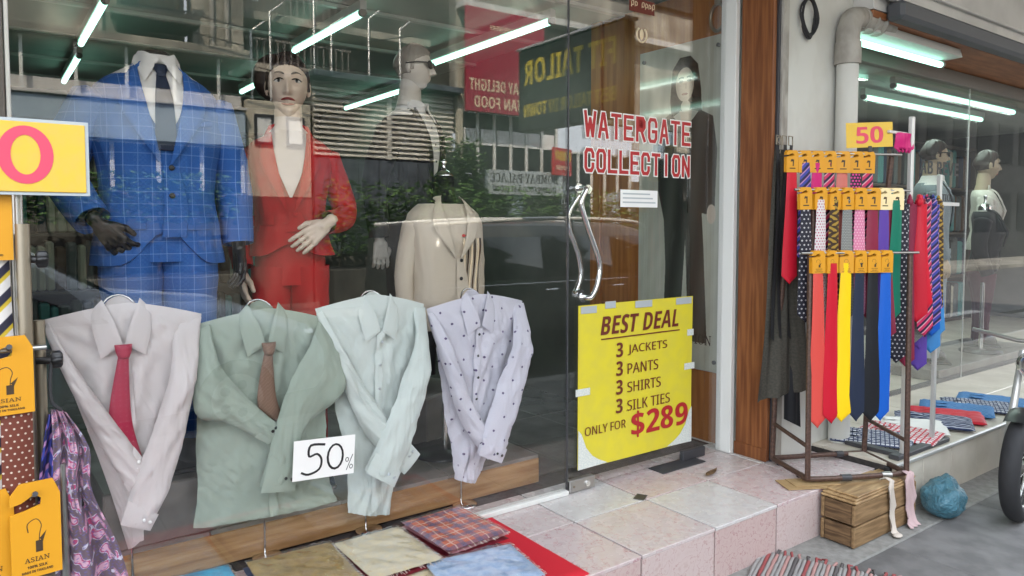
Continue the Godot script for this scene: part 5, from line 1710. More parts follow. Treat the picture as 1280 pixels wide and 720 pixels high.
# ---------------------------------------------------------------- shirts on stands behind the glass
func shirt_z(seed_: int, base: float, bulge: float, dir: float, pull := 0.0) -> Callable:
	var fn := FastNoiseLite.new()
	fn.seed = seed_
	fn.frequency = 2.2
	return func(u: float, v: float, x: float, y: float) -> float:
		var along_ := x * cos(dir) + y * sin(dir)
		var across := -x * sin(dir) + y * cos(dir)
		var n1 := fn.get_noise_2d(along_ * 0.9, across * 5.0)
		var n2 := fn.get_noise_2d(along_ * 2.0 + 9, across * 12.0)
		var f := pow(1.0 - absf(n1), 5) * 0.014 + pow(1.0 - absf(n2), 6) * 0.006 + n1 * 0.008
		if pull > 0.0:
			# creases that run out from the shoulder points
			var dx := 0.23 - absf(x)
			var rr := sqrt(dx * dx + y * y)
			var wob := fn.get_noise_2d(x * 1.5, y * 1.5)
			f += pull * sin(15.0 * atan2(-y + 0.02, dx + 0.02) + 5.0 * wob + (1.3 if x > 0 else 0.0)) * smoothstep(0.03, 0.12, rr) * smoothstep(0.62, 0.28, rr)
		return base + bulge * (1.0 - pow(absf(u * 2 - 1), 2.2)) + f * smoothstep(0.0, 0.12, v)

func shirt(label: String, at: Vector3, m: Material, d: Dictionary):
	var t := thing("shirt", label, "shirt", at, d.get("turn", 0.0), "shirts on stands in the window")
	var sd: int = d.seed
	var st := st_new()
	cloth(st, d.bl, d.br, 34, 48, shirt_z(sd, 0.0, 0.030, 1.2, 0.0055), 0.012, 1.0, 1.0, 0.05)
	part(t, "body", done(st), m)
	var k := 0
	for key in ["sl", "sr"]:
		var e: Array = d[key]
		st = st_new()
		var a: Array = e[0]
		var b: Array = e[1]
		if key == "sl":
			var q := a
			a = b
			b = q
		var zf := shirt_z(sd + 3 + k, 0.060 + 0.026 * k, 0.014, -0.9 if k == 0 else 0.9, 0.004)
		cloth(st, a, b, 14, 34, func(u, v, x, y): return lerpf(0.012, zf.call(u, v, x, y), smoothstep(0.0, 0.35, v)), 0.034)
		var sl := part(t, "sleeve", done(st), m)
		# cuff at the end of the sleeve
		var a0 := along(a, 0.86)
		var b0 := along(b, 0.86)
		var a1 := along(a, 1.0)
		var b1 := along(b, 1.0)
		st = st_new()
		cloth(st, [a0, a1 + (a1 - a0) * 0.08], [b0, b1 + (b1 - b0) * 0.08], 8, 6, func(u, _v, _x, _y): return 0.086 + 0.026 * k + 0.006 * (1 - pow(absf(u * 2 - 1), 2)), 0.010)
		part(sl, "cuff", done(st), m)
		for j in 2:
			var c := a0.lerp(a1, 0.55).lerp(b0.lerp(b1, 0.55), 0.62 + 0.2 * j)
			part(sl, "cuff_button", blob(0.006, 0.006, 0.003), d.button, Vector3(c.x, c.y, 0.100 + 0.026 * k))
		k += 1
	# placket with buttons
	var bot := along(d.bl, 0.97).lerp(along(d.br, 0.97), 0.5)
	st = st_new()
	var zb := shirt_z(sd, 0.014, 0.030, 1.2, 0.0055)
	cloth(st, [Vector2(-0.014, -0.085), Vector2(-0.014 + bot.x * 0.5, -0.4), Vector2(bot.x - 0.014, bot.y)], [Vector2(0.018, -0.085), Vector2(0.018 + bot.x * 0.5, -0.4), Vector2(bot.x + 0.018, bot.y)], 4, 30, func(_u, v, x, y): return zb.call(0.5, maxf(v, 0.12), x, y), 0.007)
	var pk := part(t, "placket", done(st), m)
	for j in 6:
		var y := -0.13 - j * 0.095
		if d.has("tie") and y > -0.5:
			continue
		var x := bot.x * clampf((-0.085 - y) / (-0.085 - bot.y), 0, 1)
		part(pk, "button", blob(0.006, 0.006, 0.003), d.button, Vector3(x + 0.002, y, zb.call(0.5, 1.0, x, y) + 0.006))
	# collar: back band, two leaves, label
	var rows := []
	for j in 4:
		var r := []
		for i in 21:
			var a := PI * i / 20.0
			var y: float = [0.012, 0.04, 0.06, 0.064][j] - 0.075 * pow(absf(cos(a)), 2.0) * (1.0 - 0.25 * j / 3.0)
			r.append(Vector3(cos(a) * (0.076 - 0.004 * j), y, -0.052 * sin(a) + 0.03 - 0.0 * j))
		rows.append(r)
	st = st_new()
	grid(st, rows)
	var rows2 := []
	for r in rows:
		var q := []
		for p in r:
			q.append(p + Vector3(p.x * 0.05, 0.001, -0.004))
		rows2.append(q)
	grid(st, rows2, false, true, 1, 1, 2)
	var co := part(t, "collar", done(st), m)
	part(co, "neck_label", box(Vector3(-0.03, 0.004, -0.014), Vector3(0.03, 0.030, -0.012), 0.0), d.label)
	for s in [-1, 1]:
		var a := [Vector2(s * 0.056, 0.060), Vector2(s * 0.026, -0.01), Vector2(s * 0.003, -0.088)]
		var b := [Vector2(s * 0.090, 0.022), Vector2(s * 0.085, -0.045), Vector2(s * 0.066, -0.130)]
		st = st_new()
		cloth(st, a if s > 0 else b, b if s > 0 else a, 8, 12, func(u, v, x, _y): return 0.035 + 0.03 * sin(v * PI * 0.6) - absf(x) * 0.15, 0.006)
		part(co, "collar_leaf", done(st), m)
	if d.has("tie"):
		var q: Array = d.tie
		st = st_new()
		cloth(st, [q[0] + Vector2(-0.014, 0), q[1] + Vector2(-0.010, 0), q[2] + Vector2(-0.014, 0)], [q[0] + Vector2(0.016, 0), q[1] + Vector2(0.058, 0.02), q[2] + Vector2(0.022, 0.0)], 8, 24, func(u, v, _x, _y): return 0.064 - 0.006 * v + 0.004 * sin(u * PI), 0.010)
		var tp := part(t, "tie", done(st), d.tie_m)
		st = st_new()
		cloth(st, [q[0] + Vector2(-0.026, 0.035), q[0] + Vector2(-0.022, 0.01), q[0] + Vector2(-0.014, -0.012)], [q[0] + Vector2(0.026, 0.035), q[0] + Vector2(0.024, 0.01), q[0] + Vector2(0.016, -0.012)], 6, 6, func(u, _v, _x, _y): return 0.072 + 0.006 * sin(u * PI), 0.022)
		part(tp, "knot", done(st), d.tie_m)
	# the stand: a rod from the display floor to a hoop in the neck
	var sd2 := thing("shirt_stand", "thin chrome stand with a neck hoop holding the " + d.short, "stand", Vector3(at.x, 0.0, at.z), 0.0, "shirt stands in the window")
	var floor_y := 0.2310
	var bx_ := bot.x
	part(sd2, "rod", tube_mesh([Vector3(bx_ * 0.8, floor_y, -0.045), Vector3(bx_ * 0.8, at.y - 0.6, -0.045), Vector3(0, at.y - 0.05, -0.045)], 0.004, 8), M.chrome)
	part(sd2, "base", lathe_mesh([Vector2(0.055, 0.0), Vector2(0.055, 0.006), Vector2(0.02, 0.01), Vector2(0.0, 0.011)]), M.chrome, Vector3(bx_ * 0.8, floor_y, -0.045 + 0.03))
	var hoop := []
	for i in 21:
		var a := TAU * i / 20.0
		hoop.append(Vector3(cos(a) * 0.055, at.y + 0.012 + 0.055 * maxf(0.0, sin(a)), -0.012 - 0.035 * sin(a)))
	part(sd2, "neck_hoop", tube_mesh(hoop, 0.004, 8), M.chrome)
	part(sd2, "cross_wire", tube_mesh([Vector3(-0.055, at.y - 0.05, -0.04), Vector3(0.055, at.y - 0.05, -0.04)], 0.003, 6), M.chrome)

func build_shirts():
	var hz := func(x: int, y: int) -> float: return fmod(absf(sin(x * 12.9898 + y * 78.233) * 43758.5453), 1.0)
	var poplin := func(key: String, r: float, g: float, b: float):
		var m := weave(key, Color(r, g, b) * 1.04, 0.08, 12.0, 0.8)
		m.rim_enabled = true
		m.rim = 0.2
		return m
	var pink: Material = poplin.call("poplin_pink", 0.60, 0.555, 0.545)
	var green: Material = poplin.call("poplin_green", 0.31, 0.37, 0.31)
	var mint: Material = poplin.call("poplin_mint", 0.57, 0.63, 0.60)
	var dots := pattern("poplin_dots", 128, func(x, y):
		var c := Color(0.57, 0.56, 0.63)
		for q in [Vector2(32, 30), Vector2(96, 92)]:
			var e: Vector2 = (Vector2(x, y) - q).abs()
			if e.x < 7 and e.y < 7 and e.x + e.y < 9: c = Color(0.10, 0.08, 0.16)
		return c.linear_to_srgb(), 9.5, 0.8)
	var red_tie := pattern("tie_red_silk", 64, func(x, y):
		var c := Color(0.36, 0.02, 0.055)
		if (x + y) % 8 < 2: c = Color(0.46, 0.06, 0.10)
		if x % 16 < 3 and y % 16 < 3: c = Color(0.50, 0.16, 0.18)
		return c.linear_to_srgb(), 14.0, 0.45)
	var brown_tie := pattern("tie_brown_silk", 64, func(x, y):
		var c := Color(0.20, 0.125, 0.09)
		if (x + y) % 12 < 2: c = Color(0.26, 0.17, 0.13)
		return c.linear_to_srgb(), 14.0, 0.5)
	var yl: Material = M.print_yellow
	shirt("pale pink shirt with a red tie, first of the four window shirts", Vector3(0.371, 1.193, -0.15), pink, {"seed": 11, "short": "pink shirt", "button": M.paper_white, "label": yl,
		"bl": [Vector2(-0.217, 0.003), Vector2(-0.169, -0.156), Vector2(-0.099, -0.390), Vector2(-0.044, -0.590), Vector2(0.004, -0.797)], "br": [Vector2(0.257, -0.011), Vector2(0.230, -0.188), Vector2(0.186, -0.382), Vector2(0.121, -0.597), Vector2(0.050, -0.747)],
		"sl": [[Vector2(-0.204, -0.003), Vector2(-0.138, -0.146), Vector2(-0.044, -0.318), Vector2(0.051, -0.480)], [Vector2(-0.218, -0.027), Vector2(-0.157, -0.209), Vector2(-0.063, -0.437), Vector2(0.009, -0.593)]],
		"sr": [[Vector2(0.157, -0.031), Vector2(0.130, -0.219), Vector2(0.042, -0.461), Vector2(-0.029, -0.662)], [Vector2(0.254, -0.022), Vector2(0.204, -0.285), Vector2(0.130, -0.557), Vector2(0.058, -0.705)]],
		"tie": [Vector2(-0.003, -0.121), Vector2(-0.040, -0.360), Vector2(0.031, -0.495)], "tie_m": red_tie})
	shirt("sage green shirt with a brown tie, sleeves folded across", Vector3(0.836, 1.149, -0.15), green, {"seed": 22, "short": "green shirt", "button": M.print_black, "label": yl,
		"bl": [Vector2(-0.214, -0.001), Vector2(-0.223, -0.189), Vector2(-0.237, -0.446), Vector2(-0.237, -0.591), Vector2(-0.253, -0.732)], "br": [Vector2(0.254, -0.019), Vector2(0.251, -0.247), Vector2(0.244, -0.501), Vector2(0.255, -0.664), Vector2(0.288, -0.753)],
		"sl": [[Vector2(-0.181, -0.003), Vector2(-0.168, -0.137), Vector2(-0.081, -0.265), Vector2(0.050, -0.406)], [Vector2(-0.225, -0.022), Vector2(-0.255, -0.293), Vector2(-0.139, -0.360), Vector2(-0.011, -0.450)]],
		"sr": [[Vector2(0.222, -0.017), Vector2(0.147, -0.110), Vector2(0.052, -0.283), Vector2(-0.043, -0.608)], [Vector2(0.264, -0.039), Vector2(0.290, -0.284), Vector2(0.127, -0.418), Vector2(0.080, -0.628)]],
		"tie": [Vector2(0.005, -0.115), Vector2(-0.026, -0.304), Vector2(0.043, -0.38)], "tie_m": brown_tie})
	shirt("pale mint shirt with open collar and crossed sleeves", Vector3(1.296, 1.157, -0.15), mint, {"seed": 33, "short": "mint shirt", "button": M.tape_grey, "label": M.paper_white,
		"bl": [Vector2(-0.251, 0.014), Vector2(-0.208, -0.160), Vector2(-0.178, -0.387), Vector2(-0.133, -0.589), Vector2(-0.129, -0.820)], "br": [Vector2(0.230, 0.002), Vector2(0.190, -0.201), Vector2(0.157, -0.437), Vector2(0.099, -0.599), Vector2(0.056, -0.870)],
		"sl": [[Vector2(-0.225, 0.006), Vector2(-0.135, -0.199), Vector2(0.002, -0.414), Vector2(0.156, -0.609)], [Vector2(-0.251, -0.005), Vector2(-0.182, -0.258), Vector2(-0.070, -0.502), Vector2(0.080, -0.681)]],
		"sr": [[Vector2(0.172, -0.005), Vector2(0.133, -0.161), Vector2(0.020, -0.417), Vector2(-0.092, -0.630)], [Vector2(0.230, -0.012), Vector2(0.197, -0.305), Vector2(0.111, -0.550), Vector2(0.028, -0.714)]]})
	shirt("white shirt with small dark dots, nearest the door", Vector3(1.778, 1.142, -0.15), dots, {"seed": 44, "short": "dotted shirt", "button": M.print_black, "label": M.tie_navy,
		"bl": [Vector2(-0.240, -0.005), Vector2(-0.194, -0.196), Vector2(-0.164, -0.446), Vector2(-0.128, -0.612), Vector2(-0.108, -0.771)], "br": [Vector2(0.273, -0.002), Vector2(0.236, -0.240), Vector2(0.185, -0.460), Vector2(0.112, -0.618), Vector2(-0.002, -0.811)],
		"sl": [[Vector2(-0.213, -0.020), Vector2(-0.134, -0.202), Vector2(-0.052, -0.427), Vector2(0.086, -0.624)], [Vector2(-0.241, -0.025), Vector2(-0.183, -0.302), Vector2(-0.094, -0.528), Vector2(0.015, -0.686)]],
		"sr": [[Vector2(0.213, -0.013), Vector2(0.144, -0.194), Vector2(0.033, -0.439), Vector2(-0.045, -0.645)], [Vector2(0.273, -0.010), Vector2(0.250, -0.242), Vector2(0.158, -0.532), Vector2(0.077, -0.705)]]})

# ---------------------------------------------------------------- folded cloths on the step
func folded(st: SurfaceTool, w: float, d: float, y0: float, y1: float, seed_: int, amp: float):
	# a folded cloth lying flat: rounded edges, slightly uneven outline and top
	var fn := FastNoiseLite.new()
	fn.seed = seed_
	fn.frequency = 3.0
	var top := []
	var bot := []
	for j in 19:
		var a := []
		var b := []
		for i in 19:
			var u := i / 9.0 - 1
			var v := j / 9.0 - 1
			var x := u * w * 0.5 * (1 + 0.02 * fn.get_noise_2d(v * 2, 3))
			var z := v * d * 0.5 * (1 + 0.02 * fn.get_noise_2d(u * 2, 8))
			var e := sqrt(maxf(0, 1 - pow(absf(u), 14))) * sqrt(maxf(0, 1 - pow(absf(v), 14)))
			var n := fn.get_noise_2d(x * 4 + seed_, z * 5) * amp + fn.get_noise_2d(x * 11, z * 9) * amp * 0.5
			a.append(Vector3(x, lerpf((y0 + y1) / 2, y1, e) + n * e, z))
			b.append(Vector3(x, lerpf((y0 + y1) / 2, y0, e), z))
		top.append(a)
		bot.append(b)
	grid(st, top, false, false, 1, 1, 1)
	grid(st, bot, false, true, 1, 1, 2)

func cloth_stack(label: String, at: Vector3, turn: float, w: float, d: float, top: Material, layers: Array):
	var t := thing("cloth_stack", label, "cloths", at, turn, "folded cloths on the red board")
	var y := 0.0
	var n := layers.size()
	for i in n:
		var st := st_new()
		folded(st, w, d, 0, 0.013, rng.randi() % 999, 0.0015)
		part(t, "folded_cloth", done(st), layers[i], Vector3(rng.randf_range(-0.016, 0.016), y + 0.0005, rng.randf_range(-0.016, 0.016)), Vector3(0, rng.randf_range(-0.06, 0.06), 0))
		y += 0.0155
	var st := st_new()
	folded(st, w * 1.0, d * 1.0, 0, 0.013, rng.randi() % 999, 0.006)
	part(t, "top_cloth", done(st), top, Vector3(0, y + 0.004, 0))
	st = st_new()
	folded(st, w * 1.03, d * 1.03, 0, 0.018, rng.randi() % 999, 0.010)
	part(t, "clear_sleeve", done(st), M.clear_film, Vector3(0, y + 0.006, 0))
	# fringe along the front and side edges
	var fr := st_new()
	for i in 46:
		var side := i % 2
		var a := rng.randf_range(-0.5, 0.5)
		var p := Vector3(w * 0.5, y + 0.008, a * d) if side == 0 else Vector3(a * w, y + 0.008, d * 0.5)
		var o := Vector3(1, 0, 0) if side == 0 else Vector3(0, 0, 1)
		tube(fr, [p - o * 0.004, p + o * rng.randf_range(0.006, 0.016) + Vector3(rng.randf_range(-0.006, 0.006), -0.003, rng.randf_range(-0.006, 0.006))], 0.0009, 3)
	part(t, "fringe", done(fr), M.rag_white).set_meta("kind", "stuff")

func build_cloths():
	var silk := func(key: String, a: Color, b: Color, rough := 0.35):
		var m := nm(key, a, b, rough, 0.03, Vector3.ONE * 3.0)
		m.clearcoat_enabled = true
		m.clearcoat = 0.35
		m.clearcoat_roughness = 0.15
		return m
	var gold: Material = silk.call("silk_gold", lin(0.34, 0.21, 0.045), lin(0.24, 0.14, 0.03))
	var cream: Material = silk.call("silk_cream", lin(0.62, 0.52, 0.32), lin(0.54, 0.48, 0.36))
	var cyan: Material = silk.call("silk_cyan", lin(0.05, 0.40, 0.62), lin(0.04, 0.32, 0.54))
	var pale: Material = silk.call("silk_pale_blue", lin(0.40, 0.50, 0.64), lin(0.24, 0.36, 0.56))
	var pinks: Material = silk.call("silk_pink", lin(0.60, 0.30, 0.32), lin(0.5, 0.22, 0.26))
	var navy: Material = silk.call("silk_navy", lin(0.03, 0.05, 0.12), lin(0.02, 0.03, 0.08))
	var wine: Material = silk.call("silk_wine", lin(0.20, 0.02, 0.035), lin(0.14, 0.012, 0.02))
	var plaid := pattern("plaid_scarf", 128, func(x, y):
		var c := Color(0.50, 0.11, 0.05)
		if x % 64 < 20: c = c.lerp(Color(0.05, 0.07, 0.16), 0.6)
		if y % 64 < 20: c = c.lerp(Color(0.05, 0.07, 0.16), 0.6)
		if absi(x % 64 - 42) < 3 or absi(y % 64 - 42) < 3: c = c.lerp(Color(0.65, 0.52, 0.42), 0.6)
		return c.linear_to_srgb(), 7.0, 0.7)
	plaid.clearcoat_enabled = true
	plaid.clearcoat = 0.3
	var t := thing("red_cloth", "bright red cloth spread on the tiled step under the folded cloths", "cloth", Vector3(0.0, 0.2315, 0.0))
	var st := st_new()
	var rows := []
	var fn := FastNoiseLite.new()
	fn.seed = 4
	for j in 15:
		var r := []
		for i in 41:
			var u := i / 40.0
			var v := j / 14.0
			var x := lerpf(-0.3, 1.752, u)
			var z := lerpf(0.03, 0.70, v)
			var y := 0.0025 + 0.002 * absf(fn.get_noise_2d(x * 300, z * 300))
			if z > 0.668:
				y -= (z - 0.668) * 1.4
			r.append(Vector3(x, y, minf(z, 0.676)))
		rows.append(r)
	grid(st, rows)
	var low := []
	for r in rows:
		var q := []
		for p in r:
			q.append(p - Vector3(0, 0.0018, 0))
		low.append(q)
	grid(st, low, false, true, 1, 1, 2)
	part(t, "sheet", done(st), M.cloth_red_board)
	var Y := 0.2365
	cloth_stack("stack of folded cloths with a red tartan one on top, nearest the door", Vector3(1.455, Y, 0.205), 0.05, 0.275, 0.33, plaid, [pinks, navy, plaid, wine, pinks])
	cloth_stack("stack of folded cloths with a cream silk one on top", Vector3(1.15, Y, 0.24), 0.0, 0.265, 0.34, cream, [navy, pinks, wine, cream, wine])
	cloth_stack("stack of folded cloths with a pale blue silk one on top", Vector3(1.375, Y, 0.53), -0.16, 0.34, 0.27, pale, [pinks, wine, pale, cream])
	cloth_stack("stack of folded cloths with a dull gold one on top", Vector3(0.855, Y, 0.21), -0.05, 0.30, 0.34, gold, [wine, navy, cream, wine, navy])
	cloth_stack("stack of folded cloths with a bright cyan one on top", Vector3(0.53, Y, 0.14), -0.05, 0.26, 0.34, cyan, [pale, wine, navy, cyan])

# ---------------------------------------------------------------- ties, cards and the racks that hold them
func silk_mats() -> Dictionary:
	var S := {}
	var hz := func(x: int, y: int) -> float: return fmod(absf(sin(x * 12.9898 + y * 78.233) * 43758.5453), 1.0)
	var plain_ := func(key: String, r: float, g: float, b: float):
		var m := weave("silk_" + key, Color(r, g, b) * 1.08, 0.15, 30.0, 0.42)
		S[key] = m
	plain_.call("coral", 0.62, 0.075, 0.06)
	plain_.call("red", 0.52, 0.012, 0.03)
	plain_.call("yellow", 0.85, 0.56, 0.01)
	plain_.call("navy", 0.022, 0.03, 0.055)
	plain_.call("black", 0.016, 0.017, 0.02)
	plain_.call("blue", 0.012, 0.10, 0.46)
	plain_.call("purple", 0.10, 0.05, 0.30)
	plain_.call("green", 0.01, 0.16, 0.10)
	plain_.call("maroon", 0.22, 0.02, 0.05)
	plain_.call("salmon", 0.55, 0.16, 0.13)
	plain_.call("magenta", 0.55, 0.02, 0.16)
	plain_.call("sky", 0.05, 0.22, 0.50)
	plain_.call("taupe", 0.13, 0.10, 0.08)
	var dotted := func(key: String, base: Color, dot: Color, scale: float, step: int, r: float):
		S[key] = pattern("silk_" + key, 64, func(x, y):
			var c := base
			var ox := (step / 2) if (y / step) % 2 == 1 else 0
			var e := Vector2(posmod(x + ox, step) - step / 2.0, y % step - step / 2.0)
			if e.length() < r: c = dot
			return c.linear_to_srgb(), scale, 0.5)
	dotted.call("brown_dots", Color(0.15, 0.045, 0.03), Color(0.6, 0.5, 0.42), 26.0, 16, 2.6)
	dotted.call("pink_dots", Color(0.60, 0.20, 0.32), Color(0.72, 0.45, 0.52), 18.0, 16, 3.5)
	dotted.call("grey_dots", Color(0.16, 0.17, 0.16), Color(0.42, 0.42, 0.40), 16.0, 8, 2.2)
	dotted.call("white_dots", Color(0.62, 0.58, 0.58), Color(0.40, 0.05, 0.12), 18.0, 16, 4.0)
	dotted.call("black_dots", Color(0.02, 0.02, 0.03), Color(0.45, 0.43, 0.45), 12.0, 16, 3.2)
	dotted.call("magenta_dots", Color(0.02, 0.02, 0.03), Color(0.60, 0.05, 0.25), 16.0, 16, 5.2)
	S["gold_swirl"] = pattern("silk_gold_swirl", 64, func(x, y):
		var v := sin(x * 0.2 + 2.0 * sin(y * 0.196)) * sin(y * 0.196 + 1.3)
		return (Color(0.35, 0.22, 0.04) if v > 0.1 else Color(0.05, 0.03, 0.02)).linear_to_srgb(), 9.0, 0.5)
	var stripe := func(key: String, a: Color, b: Color, c: Color):
		S[key] = pattern("silk_" + key, 64, func(x, y):
			var k: int = (x + y) % 32
			return (a if k < 14 else (b if k < 26 else c)).linear_to_srgb(), 12.0, 0.45)
	stripe.call("red_stripe", Color(0.50, 0.03, 0.10), Color(0.03, 0.02, 0.05), Color(0.6, 0.3, 0.35))
	stripe.call("blue_stripe", Color(0.05, 0.06, 0.30), Color(0.02, 0.02, 0.06), Color(0.4, 0.2, 0.4))
	stripe.call("multi_stripe", Color(0.65, 0.62, 0.6), Color(0.03, 0.03, 0.05), Color(0.55, 0.40, 0.04))
	return S

func paisley(key: String, scale: float) -> StandardMaterial3D:
	return pattern(key, 128, func(x, y):
		var a: float = TAU * x / 128.0
		var b: float = TAU * y / 128.0
		var v := sin(2 * a + 1.7 * sin(b)) + sin(3 * b + 1.5 * sin(2 * a)) + 0.6 * sin(5 * a + 3 * b)
		var w := sin(9 * a + 3 * sin(4 * b)) * sin(8 * b)
		var c := Color(0.13, 0.09, 0.11)
		if v > 0.5: c = Color(0.34, 0.06, 0.14)
		if v > 1.2: c = Color(0.50, 0.30, 0.38)
		if absf(v - 0.5) < 0.16: c = Color(0.45, 0.42, 0.50)
		if w > 0.55: c = c.lerp(Color(0.12, 0.10, 0.28), 0.6)
		return c.linear_to_srgb(), scale, 0.4)

func card_mesh(w: float, h: float, th := 0.002) -> ArrayMesh:
	var key := "card%s%s" % [w, h]
	if not cache.has(key):
		# a board tag with cut corners; the slot that goes over the rail is open to one side
		cache[key] = prism_mesh([Vector2(-w * 0.5, -h), Vector2(w * 0.5, -h), Vector2(w * 0.5, -h * 0.16), Vector2(w * 0.36, 0), Vector2(-w * 0.30, 0), Vector2(-w * 0.5, -h * 0.12), Vector2(-w * 0.5, -h * 0.22), Vector2(-w * 0.28, -h * 0.20), Vector2(-w * 0.02, -h * 0.13), Vector2(w * 0.12, -h * 0.18), Vector2(w * 0.10, -h * 0.25), Vector2(-w * 0.22, -h * 0.29), Vector2(-w * 0.5, -h * 0.31)], -th, th)
	return cache[key]

# card hanging by its slot at (0, 0): an emblem and lines of print on it
func add_card(t: Node3D, w: float, h: float, m: Material, at: Vector3, fine: bool, turn := 0.0):
	var c := part(t, "card", card_mesh(w, h), m, at, Vector3(0, turn, 0))
	if fine:
		var z := 0.0022
		var hook := smooth_path([Vector3(-w * 0.16, -h * 0.52, z), Vector3(-w * 0.17, -h * 0.43, z), Vector3(0.0, -h * 0.39, z), Vector3(w * 0.10, -h * 0.46, z), Vector3(w * 0.06, -h * 0.56, z), Vector3(w * 0.05, -h * 0.70, z)], 4)
		var g := part(c, "print", tube_mesh(hook, 0.0016, 5), M.print_dark)
		g.scale.z = 0.6
		part(c, "print", box(Vector3(-w * 0.02, -h * 0.74, z - 0.0003), Vector3(w * 0.12, -h * 0.62, z + 0.0002), 0.0), M.print_dark)
		part(c, "print", prism_mesh([Vector2(w * 0.06, -h * 0.60), Vector2(w * 0.20, -h * 0.53), Vector2(w * 0.12, -h * 0.64)], z - 0.0003, z + 0.0002), M.print_dark)
		text_part(c, "lettering", "ASIAN", M.print_dark, Vector3(0.0, -h * 0.81, z), w * 0.50, h * 0.05, false, 0.0006, true)
		text_part(c, "lettering", "100% SILK", M.print_dark, Vector3(0.0, -h * 0.885, z), w * 0.40, h * 0.03, true, 0.0006)
		text_part(c, "lettering", "MADE IN THAILAND", M.print_dark, Vector3(0.0, -h * 0.935, z), w * 0.62, h * 0.026, true, 0.0006)
	else:
		var z := 0.0022
		part(c, "print", prism_mesh([Vector2(-w * 0.18, -h * 0.52), Vector2(-w * 0.1, -h * 0.40), Vector2(w * 0.12, -h * 0.42), Vector2(w * 0.10, -h * 0.72), Vector2(0, -h * 0.72), Vector2(w * 0.02, -h * 0.5)], z - 0.0003, z + 0.0002), M.print_dark)
		part(c, "print", box(Vector3(-w * 0.24, -h * 0.84, z - 0.0003), Vector3(w * 0.24, -h * 0.79, z + 0.0002), 0.0), M.print_dark)
	return c

func tie_mesh(top: float, wide: float, length: float, seed_: int, sway := 0.0) -> ArrayMesh:
	var st := st_new()
	var L := [Vector2(-top, 0), Vector2(-lerpf(top, wide, 0.5), -length * 0.45), Vector2(-wide + sway, -length + wide * 1.0), Vector2(sway - 0.001, -length)]
	var R := [Vector2(top, 0), Vector2(lerpf(top, wide, 0.5), -length * 0.45), Vector2(wide + sway, -length + wide * 1.0), Vector2(sway + 0.001, -length)]
	var nv := 26
	var front := []
	var back := []
	for j in nv + 1:
		var y := -length * j / nv
		if j == nv - 1:
			y = -length + wide * 0.5
		if j == nv - 2:
			y = -length + wide * 1.0
		var f := -y / length
		var w := lerpf(top, wide, clampf(f * length / maxf(length - wide, 0.01), 0, 1))
		if y < -length + wide:
			w = wide * (y + length) / wide
		var cx := sway * f * f
		var a := []
		var b := []
		for i in 7:
			var u := i / 3.0 - 1
			var z := 0.006 * (1 - u * u) + 0.004 * sin(f * 6 + seed_)
			a.append(Vector3(cx + u * w, y, z))
			b.append(Vector3(cx + u * w, y, z - 0.005 * (1 - pow(u, 6)) - 0.0006))
		front.append(a)
		back.append(b)
	grid(st, front, false, false, 1, 1, 1)
	grid(st, back, false, true, 1, 1, 2)
	return done(st)

